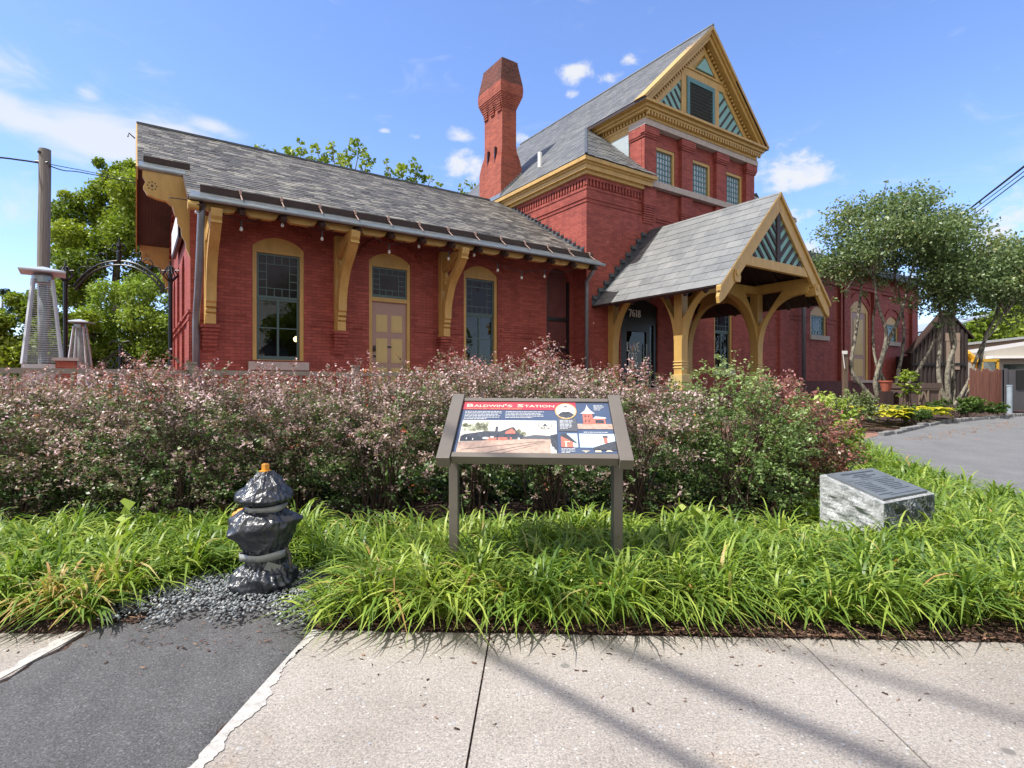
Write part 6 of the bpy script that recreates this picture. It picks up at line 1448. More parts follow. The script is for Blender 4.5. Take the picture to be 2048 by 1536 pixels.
# left: big sycamore
bl_ = [px_blob(q[0], q[1], q[2], q[3] * 1.25) for q in [(250, 348, 30, 24), (285, 360, 30, 26), (215, 352, 30, 20), (185, 372, 30, 22), (165, 400, 30, 22), (235, 385, 30, 30), (300, 400, 30, 34), (140, 430, 30, 26), (190, 430, 30, 32), (255, 440, 30, 36), (125, 465, 30, 20), (165, 480, 30, 28), (220, 490, 30, 34), (290, 480, 30, 40), (120, 505, 30, 18), (150, 530, 30, 26), (200, 545, 30, 34), (330, 450, 31, 36), (330, 380, 31, 26), (265, 550, 30, 36), (130, 570, 30, 24), (170, 590, 30, 30), (110, 440, 30, 12), (205, 330, 30, 9), (260, 328, 30, 10), (140, 395, 30, 11), (320, 345, 31, 18)]]
b0 = at(215, 0, 30.5); tree('sycamore_tree', 'tall bright green sycamore tree left of the station gable', 'tree', (b0.x, 30.5, .5), [([(b0.x, 30.5, 0), (b0.x + .2, 30.6, 4), (b0.x + .6, 30.4, 8), (b0.x + .9, 30.2, 11)], .32, .08), ([(b0.x + .2, 30.6, 4), (b0.x - 1.2, 30.4, 7), (b0.x - 1.8, 30.2, 9.5)], .18, .05), ([(b0.x + .3, 30.5, 5), (b0.x + 1.8, 30.7, 8), (b0.x + 2.4, 31, 11)], .18, .05)], bl_, 44000, .18, LEAF_SYC, MOTT, 1)
bl_ = [px_blob(q[0], q[1], q[2], q[3] * 1.2) for q in [(262, 565, 21, 24), (230, 590, 21, 26), (290, 595, 21, 28), (320, 640, 21, 30), (255, 630, 21, 32), (210, 640, 21, 30), (185, 670, 21, 24), (235, 680, 21, 32), (290, 690, 21, 34), (330, 700, 21, 28), (310, 560, 21, 16), (215, 720, 21, 34), (275, 735, 21, 34), (335, 600, 21, 16), (200, 700, 21, 30), (165, 715, 21, 26), (345, 655, 21, 24), (300, 640, 21, 30), (160, 650, 21, 20), (250, 715, 21, 34), (320, 730, 21, 34)]]
b0 = at(255, 0, 21); tree('lime_tree', 'yellow green leafy young tree beneath the iron arch', 'tree', (b0.x, 21, .5), [([(b0.x, 21, 0), (b0.x + .1, 21.1, 2.6), (b0.x + .2, 21, 4.6)], .09, .03), ([(at(195, 620, 21.0))[:], (at(208, 590, 21.0))[:], (at(214, 560, 21))[:]], .03, .015)], bl_, 32000, .11, LEAF_LIME, BARK, 2)
bl_ = [px_blob(q[0], q[1], q[2], q[3] * 1.2) for q in [(20, 650, 19, 26), (60, 625, 19, 28), (90, 600, 19, 20), (35, 600, 19, 14), (70, 670, 19, 34), (15, 700, 19, 32), (60, 715, 19, 34), (105, 650, 19, 24), (110, 700, 19, 34), (-25, 670, 19, 40), (140, 640, 19, 24), (150, 690, 19, 30)]]
b0 = at(60, 0, 19); tree('maple_tree', 'dense dark and bright green maple at the left edge behind the heater', 'tree', (b0.x, 19, .5), [([(b0.x, 19, 0), (b0.x + .2, 19, 2.4), (b0.x, 19, 3.5)], .1, .03)], bl_, 19000, .14, LEAF_SYC, BARK, 3)
bl_ = [px_blob(*q) for q in [(5, 585, 40, 10), (20, 612, 40, 16), (-10, 620, 40, 20), (45, 632, 40, 14), (8, 640, 40, 24), (70, 640, 40, 12), (-40, 590, 40, 26), (100, 600, 41, 14), (120, 640, 41, 20)]]
b0 = at(5, 0, 40); tree('conifer_tree', 'dark conifer tops peeping up at the far left edge', 'tree', (b0.x, 40, .4), [([(b0.x, 40, 0), (b0.x, 40, 8)], .2, .04)], bl_, 4200, .22, LEAF_CON, BARK, 4, up=-.2)
# behind the wing roof
def roof_tree(label, Y, blobs, seed, n=9500):
    bl = [px_blob(*q) for q in [(a, b, Y, r) for a, b, r in blobs]]; xs_ = [b[0] for b in bl]; cx = sum(xs_) / len(xs_)
    low = [(cx + rnd.uniform(-2.5, 2.5), Y + rnd.uniform(-1.5, 1.5), rnd.uniform(8, 14.5), 2.0, 2.0, 1.7) for _ in range(14)]
    tr = [([(cx, Y, 0), (cx + .3, Y, 8), (cx, Y, 13)], .35, .12)] + [([(cx, Y, 12), ((cx + b[0]) / 2, Y, (13 + b[2]) / 2), (b[0], b[1], b[2] + .4 * b[5])], .10, .03) for b in bl[::2]]
    tree('poplar_tree', label, 'tree', (cx, Y, .4), tr, bl + low, n, .34, LEAF_SYC, BARK, seed, 'tree tops above the wing roof', inner=.5)
roof_tree('first small treetop from the left above the wing ridge', 45, [(512, 294, 7), (530, 300, 8), (548, 304, 9), (572, 300, 12), (600, 298, 11), (602, 284, 7), (585, 312, 12), (560, 318, 12), (620, 318, 12)], 5, 8500)
roof_tree('broad treetop with the highest crown above the middle of the wing ridge', 46, [(634, 300, 10), (650, 312, 13), (664, 290, 7), (662, 302, 10), (680, 310, 14), (706, 280, 10), (715, 294, 14), (700, 306, 14), (728, 316, 12), (742, 322, 8), (690, 330, 16), (650, 330, 14), (733, 335, 14)], 6)
roof_tree('rounded treetop above the right half of the wing ridge', 45, [(770, 322, 7), (775, 338, 10), (800, 330, 8), (826, 324, 9), (832, 340, 13), (806, 345, 14), (785, 352, 12), (845, 354, 10), (862, 360, 9), (876, 370, 9), (820, 365, 16)], 7)
roof_tree('smallest treetop just left of the chimney foot', 47, [(920, 376, 8), (932, 370, 7), (945, 372, 8), (926, 388, 10), (944, 388, 10)], 8, 6500)
# two multi-stemmed trees in front of the right wing
def multi_tree(label, base, stems, cen, rad, k, n, seed, extra=(), Y=20):
    rg = np.random.default_rng(seed); bl = []
    while len(bl) < k:
        d = unit(rg.normal(size=3)); q = rg.uniform(.15, 1) ** .45
        if d[2] < -.75: continue
        s = rg.uniform(.45, .95); px, py = cen[0] + d[0] * rad[0] * q, cen[1] - d[2] * rad[1] * q * (1 if d[2] > 0 else .85)
        p = at(px, py, Y); bl.append((p.x, Y + d[1] * rad[0] * Y / 1109 * .8 * q, p.z, s * 1.2, s * 1.2, s * .62))
    bl += [px_blob(a, b, Y, r) for a, b, r in extra]; base = Vector(base)
    tr = [([at(*q, Y) + Vector((0, dy * i / (len(s) - 1), 0)) for i, q in enumerate(s)], r0 * .85, r1 * .8) for s, dy, r0, r1 in stems]
    ends = [t[0][-1] for t in tr]; rr = random.Random(seed)
    for b in bl[::2]:
        e = min(ends, key=lambda e: (Vector(b[:3]) - e).length); m = (Vector(b[:3]) + e) / 2 + Vector((0, 0, .25)); tr.append(([e - Vector((0, 0, .2)), m, Vector(b[:3])], .035, .008))
    return tree('multi_stem_tree', label, 'tree', base, tr, bl, n, .105, LEAF_DOG, MOTT, seed, 'multi stemmed trees beside the driveway', up=.2, inner=.15)
t1 = at(1772, 808, 19.85)
multi_tree('multi stemmed small tree with pale mottled trunks by the narrow ochre door', t1,
    [([(1768, 812), (1742, 790), (1716, 755), (1709, 735), (1716, 700), (1727, 650), (1735, 605), (1742, 560), (1760, 500)], .6, .10, .04), ([(1762, 812), (1750, 775), (1750, 750), (1762, 705), (1766, 665), (1752, 625), (1742, 585), (1735, 540)], -.3, .11, .035),
     ([(1768, 812), (1758, 770), (1766, 720), (1785, 675), (1803, 640), (1818, 600), (1828, 560), (1850, 490)], .3, .11, .04), ([(1772, 812), (1775, 765), (1768, 735), (1766, 700), (1770, 640), (1782, 600), (1790, 550)], 1, .075, .03),
     ([(1778, 812), (1795, 775), (1810, 730), (1822, 690), (1828, 640), (1826, 590), (1820, 540)], .8, .085, .03), ([(1776, 814), (1800, 785), (1825, 745), (1845, 705), (1858, 670), (1885, 610)], -.5, .10, .04)],
    (1795, 488), (140, 104), 112, 29000, 11, extra=[(1700, 540, 16), (1672, 568, 12), (1655, 520, 9), (1668, 600, 8), (1650, 540, 8), (1655, 470, 8), (1680, 460, 10), (1705, 425, 9), (1745, 405, 10), (1775, 385, 9), (1772, 365, 4), (1830, 395, 12), (1870, 395, 7), (1905, 420, 9), (1930, 440, 8), (1945, 475, 10), (1970, 500, 9), (1985, 475, 4), (1960, 530, 12), (1850, 625, 14), (1868, 610, 14), (1700, 620, 6), (1690, 585, 12), (1730, 590, 10), (1790, 600, 14), (1825, 610, 14), (1880, 560, 22), (1910, 530, 22), (1845, 580, 20), (1760, 570, 18), (1720, 500, 18), (1755, 455, 18), (1800, 430, 20), (1860, 440, 22), (1895, 480, 22), (1925, 500, 18)], Y=19.85)
t2 = at(1900, 812, 19)
multi_tree('multi stemmed tree with leaning right trunk in front of the dark shed', t2,
    [([(1895, 815), (1884, 775), (1882, 735), (1888, 695), (1890, 650), (1894, 600)], .3, .10, .045), ([(1900, 815), (1893, 760), (1896, 720), (1905, 690), (1900, 650), (1905, 600), (1915, 560)], -.2, .10, .04), ([(1905, 815), (1912, 775), (1915, 735), (1918, 690), (1915, 640), (1922, 590)], .5, .085, .035),
     ([(1905, 815), (1922, 785), (1934, 755), (1940, 725), (1952, 690), (1972, 660), (1990, 620)], -.4, .075, .035), ([(1928, 812), (1945, 775), (1962, 745), (1972, 705), (1985, 665), (2008, 628), (2020, 590), (2035, 540)], .4, .085, .045)],
    (1985, 560), (115, 82), 70, 23000, 12, extra=[(1905, 600, 18), (1880, 580, 16), (1930, 625, 18), (2045, 600, 20), (2000, 630, 14), (2040, 520, 16), (2080, 560, 30), (1940, 570, 24), (1965, 600, 24), (1955, 640, 18), (1985, 560, 24), (2010, 590, 24), (2040, 640, 24), (1925, 590, 20), (1900, 640, 16), (2030, 490, 14), (2000, 520, 18), (2065, 620, 26), (1890, 620, 16), (1875, 650, 12)], Y=19)
# wooded hill and the trees behind the warehouse
hz_ = lambda x, y: max(0.0, 34 * math.exp(-((x - 250) / 90) ** 2) * min(1, max(0, (y - 110) / 60)) * math.exp(-(max(0, y - 260) / 120) ** 2)) - .6
grid_sheet('hills', list(np.linspace(40, 480, 40)), list(np.linspace(100, 420, 30)), 0, M('hill_ground', (.05, .07, .03), .95), extra=hz_)
rg = np.random.default_rng(20); hb = []
for _ in range(420):
    x, y = rg.uniform(95, 300), rg.uniform(118, 240); s = rg.uniform(3.2, 6.0); hb.append((x, y, hz_(x, y) + s * .9, s, s, s * .9))
P, idx = shell_points(hb, 60000, rg, .7); ph = rg.uniform(0, 1, len(hb)); tag(np_mesh('wooded_hillside', leaf_quads(P, 1.1, rg, .5), LEAF_HILL, tint=.5 * rg.uniform(0, 1, len(P)) + .5 * ph[idx]), kind='stuff')
def far_tree(label, Y, blobs, seed, mat, n, size):
    bl = [px_blob(a, b, Y, r) for a, b, r in blobs]; cx = sum(b[0] for b in bl) / len(bl)
    tree('hillside_tree', label, 'tree', (cx, Y, .3), [([(cx, Y, 0), (cx, Y, max(b[2] for b in bl) * .8)], .3, .08)], bl, n, size, mat, BARK, seed, 'trees at the foot of the hill', up=.4)
far_tree('bright green tree low behind the shed roof', 78, [(1950, 690, 20), (1975, 670, 22), (1945, 655, 16), (1995, 650, 20), (1965, 640, 16), (1985, 700, 20), (1935, 680, 14)], 31, LEAF_SYC, 5000, .55)
far_tree('bright green tree above the warehouse roof at the right edge', 82, [(2030, 660, 28), (2055, 630, 26), (2020, 630, 20), (2005, 690, 22), (2050, 690, 24), (2075, 670, 30)], 32, LEAF_SYC, 5000, .55)
far_tree('dark round tree high on the slope at the right edge', 100, [(2015, 590, 26), (2045, 560, 30), (1995, 560, 22), (2030, 520, 22), (2060, 500, 26), (1985, 600, 20), (2055, 600, 28), (2010, 540, 16)], 33, LEAF_DK, 6000, .62)

# ---- hedge --------------------------------------------------------------
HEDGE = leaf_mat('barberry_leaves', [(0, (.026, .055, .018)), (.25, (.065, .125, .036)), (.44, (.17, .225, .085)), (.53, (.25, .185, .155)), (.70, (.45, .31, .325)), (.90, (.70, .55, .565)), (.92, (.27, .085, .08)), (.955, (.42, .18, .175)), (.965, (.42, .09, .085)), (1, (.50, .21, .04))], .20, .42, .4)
GREENB = leaf_mat('green_barberry_leaves', [(0, (.045, .085, .025)), (.4, (.12, .19, .055)), (.8, (.26, .36, .13)), (1, (.40, .46, .22))], .28, .4, .45)
REDB = leaf_mat('red_barberry_leaves', [(0, (.05, .075, .025)), (.35, (.14, .11, .06)), (.75, (.38, .13, .13)), (.9, (.52, .30, .29)), (1, (.40, .07, .08))], .28, .38, .5)
STEM = M('shrub_stems', (.12, .085, .065), .85, .4, 12)
def shrub(name, label, x, y, rx, ry, h, mat, seed, group, ntw=560, per=26, leaf=.026, tilt=None, shoots=10, z0=None, open_front=0, smin=.20, skirt=0):
    rg = np.random.default_rng(seed); zb = gz(x, y) if z0 is None else z0; root = empty(name, (x, y, zb), 0, label, 'shrub', group)
    # stems fan out from the foot
    m = MB(); st = []
    for i in range(34):
        a = rg.uniform(0, 2 * np.pi); q = rg.uniform(.15, 1); tip = np.array([rx * .8 * q * np.cos(a), ry * .8 * q * np.sin(a), h * rg.uniform(.55, .92)]); f = np.array([rg.normal() * .10, rg.normal() * .10, -.03])
        mid = f * .5 + tip * .42 + np.array([0, 0, h * .10]); m.tube([f, mid, tip], [.009, .006, .003], 5, cap=False); st.append(tip)
    # twigs carrying leaves
    d = unit(rg.normal(size=(ntw * 3, 3))); d = d[d[:, 2] > -.62][:ntw]; n = len(d)
    r = rg.uniform(.30, 1, n) ** .55; lump = 1 + .12 * np.sin(d[:, 0] * 5 + seed) * np.cos(d[:, 1] * 4 + seed * 2) + .09 * np.sin(d[:, 2] * 9 + d[:, 0] * 6)
    cz = h * .56; P = np.stack([d[:, 0] * rx * r * lump, d[:, 1] * ry * r * lump, cz + d[:, 2] * (h - cz) * r * lump], 1)
    q_ = P * np.array([6.5, 6.5, 8.5]) + seed * 1.7; ho = np.sin(q_[:, 0] + .6 * np.sin(q_[:, 2])) * np.sin(q_[:, 1] + 1.1) + .8 * np.sin(q_[:, 2] + .8 * np.sin(q_[:, 0] * .7)) + .35 * rg.normal(size=n)
    kp = ho > -.45; P, d, r, lump = P[kp], d[kp], r[kp], lump[kp]; n = len(P)
    lowm = d[:, 2] < 0; P[lowm, 2] = cz + d[lowm, 2] * (cz - smin) * r[lowm]
    dirv = unit(d * np.array([1, 1, .35]) + np.array([0, 0, .22]) + rg.normal(size=(n, 3)) * .30); L = rg.uniform(.12, .30, n)
    if shoots:
        k = shoots; a = rg.uniform(0, 2 * np.pi, k); q = rg.uniform(0, .8, k) ** .5; S = np.stack([rx * q * np.cos(a), ry * q * np.sin(a), np.full(k, h * .86) - .10 * q], 1)
        P = np.concatenate([P, S]); dirv = np.concatenate([dirv, unit(rg.normal(size=(k, 3)) * .28 + np.array([0, 0, 1]))]); L = np.concatenate([L, rg.uniform(.20, .52, k) * rg.uniform(.6, 1, k)])
    if skirt:
        k = skirt; a = rg.uniform(0, 2 * np.pi, k); q = rg.uniform(.25, 1.05, k) ** .6; S = np.stack([rx * 1.02 * q * np.cos(a), ry * 1.02 * q * np.sin(a), rg.uniform(.10, h * .48, k)], 1)
        P = np.concatenate([S, P]); dirv = np.concatenate([unit(np.stack([np.cos(a), np.sin(a), rg.normal(size=k) * .35 + .15], 1) + rg.normal(size=(k, 3)) * .3), dirv]); L = np.concatenate([rg.uniform(.14, .30, k), L])
    n = len(P); pt = rg.uniform(0, 1, n); u = rg.uniform(0, 1, (n, per)); pos = P[:, None, :] + dirv[:, None, :] * (L[:, None] * (u - .35))[..., None] + rg.normal(size=(n, per, 3)) * .014
    pos[..., 2] -= .05 * (u - .2) ** 2 * .6
    ax = unit(np.repeat(dirv[:, None, :], per, 1).reshape(-1, 3) * .5 + rg.normal(size=(n * per, 3)) * .8)
    t = np.clip(.32 * rg.uniform(0, 1, n * per) + .68 * np.repeat(pt, per), 0, 1)
    # mauve tops, greener below; sunlit tops and dark depths are painted by height
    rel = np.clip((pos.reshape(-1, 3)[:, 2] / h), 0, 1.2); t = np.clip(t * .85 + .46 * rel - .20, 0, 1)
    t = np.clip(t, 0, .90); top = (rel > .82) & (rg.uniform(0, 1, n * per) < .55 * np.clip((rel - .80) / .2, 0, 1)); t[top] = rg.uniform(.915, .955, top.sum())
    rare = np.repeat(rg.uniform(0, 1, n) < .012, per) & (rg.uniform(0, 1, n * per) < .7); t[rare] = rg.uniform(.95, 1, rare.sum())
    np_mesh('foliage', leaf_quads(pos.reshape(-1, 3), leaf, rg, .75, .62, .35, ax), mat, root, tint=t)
    for i in list(range(0, n, 9)) + list(range(n - shoots, n)):
        e = P[i] + dirv[i] * L[i] * .62; m.tube([P[i] - dirv[i] * L[i] * .35, e], [.003, .0015], 4, cap=False)
    m.build('stems', STEM, root, smooth=True); return root
hg = 'mauve barberry shrubs of the front hedge'
specs = [(-5.25, 5.05, .72, .78, 1.26, 'leftmost mauve barberry shrub of the hedge, cut by the photo edge'), (-4.35, 4.85, .72, .82, 1.33, 'mauve barberry shrub in front of the tallest patio heater'), (-3.5, 4.95, .70, .85, 1.36, 'mauve barberry shrub in front of the iron lattice and arch'),
    (-2.75, 4.80, .68, .80, 1.34, 'mauve barberry shrub in front of the station left downspout'), (-1.98, 4.95, .68, .84, 1.34, 'mauve barberry shrub left of the hydrant, below the first window'), (-1.18, 5.0, .66, .80, 1.36, 'mauve barberry shrub directly behind the hydrant, below the mauve door'),
    (-.42, 5.05, .66, .78, 1.44, 'mauve barberry shrub with tall shoots behind the left post of the sign'), (.36, 5.1, .68, .80, 1.46, 'mauve barberry shrub with tall shoots behind the sign panel'), (1.14, 5.05, .68, .82, 1.36, 'mauve barberry shrub right of the sign, below the porch post')]
for i, (x, y, rx, ry, h, lb_) in enumerate(specs):
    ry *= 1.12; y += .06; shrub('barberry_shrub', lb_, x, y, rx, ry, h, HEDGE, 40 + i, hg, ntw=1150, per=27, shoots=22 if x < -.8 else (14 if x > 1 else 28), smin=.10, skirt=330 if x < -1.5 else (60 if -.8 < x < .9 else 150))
shrub('green_barberry_shrub', 'large green barberry shrub between the mauve hedge and the red shrub', 1.98, 5.0, .56, .80, 1.36, GREENB, 60, None, ntw=760, per=26, leaf=.028, shoots=14, smin=.12, skirt=260)
shrub('red_barberry_shrub', 'crimson tinged barberry shrub at the right end of the hedge', 2.62, 5.35, .50, .66, 1.20, REDB, 61, None, ntw=700, per=26, leaf=.028, shoots=8, smin=.08, skirt=240)
shrub('variegated_shrub', 'pale green loose shrub behind the red shrub beside the station wall', 4.05, 7.2, .36, .45, 1.10, LEAF_LIME, 62, None, ntw=120, per=15, leaf=.065, shoots=8)
shrub('juniper_shrub', 'low mounded sage green shrub in the island bed under the trees', 7.35, 12.0, .60, .6, .78, leaf_mat('sage_leaves', [(0, (.06, .09, .035)), (.5, (.15, .20, .075)), (1, (.26, .31, .13))], .2), 63, None, ntw=420, per=22, leaf=.05, shoots=0, smin=.02)
shrub('groundcover_shrub', 'dark spreading groundcover shrub under the second tree by the kerb', 11.6, 14.25, 1.1, .5, .46, LEAF_DK, 64, None, ntw=420, per=22, leaf=.065, shoots=0, smin=.02)
shrub('low_shrub', 'small dark green shrub between the yellow hostas and the kerb', 9.3, 13.0, .5, .35, .35, LEAF_DK, 65, None, ntw=240, per=22, leaf=.05, shoots=0, smin=.02)
shrub('leafy_sapling', 'upright bright green sapling in front of the bin cupboard', 12.55, 17.6, .28, .28, 1.15, LEAF_LIME, 66, None, ntw=60, per=18, leaf=.09, shoots=4, smin=.1)
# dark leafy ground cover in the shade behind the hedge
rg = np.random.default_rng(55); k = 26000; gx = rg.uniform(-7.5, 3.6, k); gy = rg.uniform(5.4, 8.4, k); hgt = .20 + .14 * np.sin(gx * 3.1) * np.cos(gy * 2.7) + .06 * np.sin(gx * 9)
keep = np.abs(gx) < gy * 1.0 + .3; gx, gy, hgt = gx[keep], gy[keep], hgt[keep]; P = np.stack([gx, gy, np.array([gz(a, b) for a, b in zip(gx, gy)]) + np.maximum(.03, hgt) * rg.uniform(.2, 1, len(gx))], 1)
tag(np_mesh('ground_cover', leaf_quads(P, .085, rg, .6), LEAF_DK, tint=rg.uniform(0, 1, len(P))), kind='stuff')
# yellow hostas
HOST = leaf_mat('yellow_hosta_leaves', [(0, (.26, .30, .03)), (.5, (.55, .52, .04)), (1, (.72, .64, .08))], .4, .4)
def hosta(x, y, label, seed, s=1.0):
    rg = np.random.default_rng(seed); V = []; F = []; root_z = gz(x, y)
    for i in range(34):
        a = rg.uniform(0, 6.28); el_ = rg.uniform(.25, 1.2); L = rg.uniform(.16, .26) * s; rad = rg.uniform(.08, .26) * s; c = np.array([math.cos(a) * rad, math.sin(a) * rad, .10 + .22 * math.sin(el_) * s]); d = np.array([math.cos(a), math.sin(a), .25]); d /= np.linalg.norm(d); sd = np.array([-math.sin(a), math.cos(a), 0]); b = len(V)
        for u, w, dz in ((0, .02, 0), (.3, .42, .02), (.65, .40, .0), (1, .0, -.07)):
            q = c + d * L * u + np.array([0, 0, dz]); V += [q - sd * w * L + np.array([0, 0, .015]), q, q + sd * w * L + np.array([0, 0, .015])]
        for k in range(3):
            for j in range(2): F.append((b + 3 * k + j, b + 3 * k + j + 1, b + 3 * k + 4 + j, b + 3 * k + 3 + j))
    o = np_mesh('hosta_plant', V, HOST, loc=(x, y, root_z), F=np.array(F), tint=np.repeat(rg.uniform(0, 1, 34), 6)); tag(o, label, 'plant', 'yellow hostas under the multi stemmed tree')
for i, (x, y, l) in enumerate([(7.75, 13.0, 'leftmost yellow hosta beside the sage green shrub'), (8.45, 13.5, 'yellow hosta at the foot of the mottled trunks'), (9.05, 13.8, 'middle yellow hosta in the row along the kerb bed'), (8.75, 12.85, 'yellow hosta nearest the kerb stones below its row'), (9.55, 13.55, 'large leaved yellow hosta second from the right end'), (9.95, 13.3, 'rightmost yellow hosta beside the dark groundcover')]): hosta(x, y, l, 70 + i, 1.15)

# ---- lily turf -----------------------------------------------------------
TURF = leaf_mat('lily_turf_blades', [(0, (.055, .115, .022)), (.3, (.13, .225, .035)), (.62, (.27, .37, .055)), (.90, (.46, .52, .12)), (.93, (.52, .46, .18)), (1, (.46, .26, .10))], .36, .42, .4)
def front_edge(x): return 2.722 - .040 * (x + .45) + .03 * math.sin(x * 3.1) + .02 * math.sin(x * 7.7)
SB = [Vector((2.48, 3.70)), Vector((3.08, 4.04)), Vector((2.865, 4.42)), Vector((2.265, 4.08))]
def in_stone(x, y): return inside(x, y, [(p.x, p.y) for p in SB]) or min((Vector((x, y)) - p).length for p in SB) < .04
def in_gravel(x, y): return ((x + 1.44) / .56) ** 2 + ((y - 3.02) / .40) ** 2 < 1 or (-1.72 < x < -1.03 and y < 3.0)
def turf_ok(x, y):
    if in_stone(x, y) or in_gravel(x, y): return False
    if y < front_edge(x) : return False
    back = 4.02 + .12 * math.sin(x * 2) if x < 2.3 else 4.1 + (x - 2.3) * 2.2
    if y > min(back, 9.4): return False
    if x < -1.0 and y < 3.0 + max(0, -(x + 1.72)) * -.35 and x > -2.1: return False
    if x > 2.0 and inside(x + .10, y, poly): return False
    return True
rg = np.random.default_rng(99); C = []
tries = 0
while tries < 60000 and len(C) < 1150:
    tries += 1; x = rg.uniform(-5.2, 6.6); y = rg.uniform(2.75, 9.4)
    if y > 4.3 and x < 2.3: continue
    if abs(x) > y * 1.02 + .4: continue
    if turf_ok(x, y):
        dm = .108 if y < 4.5 else .15
        if all((x - a) ** 2 + (y - b) ** 2 > dm * dm for a, b in C[-1200:]): C.append((x, y))
def turf():
    V = []; T = []; segs = 5
    C_ = np.array(C); nb = np.where(C_[:, 1] < 4.6, 50, 30); ids = np.repeat(np.arange(len(C_)), nb); n = len(ids)
    cx = C_[ids]; ctone = rg.uniform(0, 1, len(C_)); ch_ = rg.uniform(.72, 1.22, len(C_))
    a = rg.uniform(0, 2 * np.pi, n); q = rg.uniform(.10, 1, n) ** .8; R_ = (.11 + .30 * q) * ch_[ids]; Hh = (.238 - .075 * q + rg.normal(size=n) * .022) * ch_[ids]
    fr_bias = np.exp(-((cx[:, 1] - 2.8) / .16) ** 2) * .0
    lean = np.stack([.35 * np.sin(cx[:, 0] * 2.2), -.42 * np.exp(-((cx[:, 1] - 2.8) / .22) ** 2)], 1)
    dx, dy = np.cos(a) + lean[:, 0], np.sin(a) + lean[:, 1]; l = np.hypot(dx, dy) + 1e-6; dx, dy = dx / l, dy / l
    base = np.stack([cx[:, 0] + rg.normal(size=n) * .025, cx[:, 1] + rg.normal(size=n) * .025], 1); zb = np.array([gz(x, y) for x, y in cx])
    w = rg.uniform(.0052, .0088, n) * (1 + .25 * (C_[ids][:, 1] > 4.6)); tw = rg.uniform(-.8, .8, n)
    rows = []
    for k in range(segs + 1):
        u = k / segs; d = R_ * (u ** 1.35); z = Hh * (2.75 * u - 1.75 * u * u * (.74 + .58 * q)); ww = w * (1 - .92 * max(0, (u - .45) / .55) ** 1.5) * (.75 + .25 * min(1, u * 3))
        px_, py_ = base[:, 0] + dx * d, base[:, 1] + dy * d; an = tw * (u - .2)
        sx_, sy_, sz_ = -dy * np.cos(an), dx * np.cos(an), np.sin(an)
        zz = np.maximum(z, .004 + .0) + zb
        rows.append(np.stack([np.stack([px_ - sx_ * ww, py_ - sy_ * ww, zz - sz_ * ww], 1), np.stack([px_ + sx_ * ww, py_ + sy_ * ww, zz + sz_ * ww], 1)], 1))
    Vv = np.stack(rows, 1).reshape(n, (segs + 1) * 2, 3); F = []
    b = np.arange(n)[:, None] * (segs + 1) * 2
    for k in range(segs): F.append(np.concatenate([b + 2 * k, b + 2 * k + 1, b + 2 * k + 3, b + 2 * k + 2], 1))
    F = np.stack(F, 1).reshape(-1, 4)
    t = np.clip(.55 * rg.uniform(0, 1, n) + .35 * ctone[ids], 0, .90); dry = rg.uniform(0, 1, n) < .018; t[dry] = rg.uniform(.92, 1, dry.sum())
    dead = (np.hypot(base[:, 0] + 2.32, base[:, 1] - 2.95) < .17) & (rg.uniform(0, 1, n) < .6); t[dead] = rg.uniform(.93, 1, dead.sum())
    dead = (np.hypot(base[:, 0] + .62, base[:, 1] - 2.95) < .14) & (rg.uniform(0, 1, n) < .25); t[dead] = rg.uniform(.93, 1, dead.sum())
    o = np_mesh('lily_turf', Vv.reshape(-1, 3), TURF, F=F, tint=np.repeat(t, segs)); tag(o, kind='stuff')
turf()
# small broad leaved weeds
def weed(x, y, label, seed, s=.09, n=16, h=.32):
    r = np.random.default_rng(seed); a = r.uniform(0, 6.28, n); d = r.uniform(.01, .13, n); P = np.stack([np.cos(a) * d, np.sin(a) * d, h * (1 - d * 2.2) + r.normal(size=n) * .03], 1)
    root = empty('weed_plant', (x, y, gz(x, y)), 0, label, 'plant'); np_mesh('leaves', leaf_quads(P, s, r, .8, .6, .25), LEAF_LIME, root, tint=r.uniform(.4, 1, n)); m = MB()
    for p in P[::2]: m.tube([(0, 0, 0), tuple(p * .6), tuple(p)], [.004, .003, .002], 4)
    m.build('stalk', M('weed_stalk', (.12, .18, .05)), root)
weed(-2.58, 3.72, 'broad leaved weed standing up in the grass left of the hydrant', 5, .13, 6, .36); weed(1.22, 3.75, 'leafy bright weed in the grass right of the sign post', 6, .085, 22, .36)
# clover patches along the edge
def clover(cx, cy, r_, label, seed):
    r = np.random.default_rng(seed); n = 900; a = r.uniform(0, 6.28, n); d = r_ * np.sqrt(r.uniform(0, 1, n)); P = np.stack([np.cos(a) * d * 1.5, np.sin(a) * d * .8, .02 + .10 * r.uniform(0, 1, n) * (1 - (d / r_) ** 2)], 1)
    tag(np_mesh('clover_patch', leaf_quads(P, .022, r, .7, .8), LEAF_LIME, tint=r.uniform(0, 1, n), loc=(cx, cy, .03)), label, 'ground cover')
clover(1.80, 2.74, .13, 'small clover patch at the mulch edge by the right sidewalk joint', 1); clover(.80, 2.76, .07, 'tiny clover tuft at the mulch edge near the middle', 2)

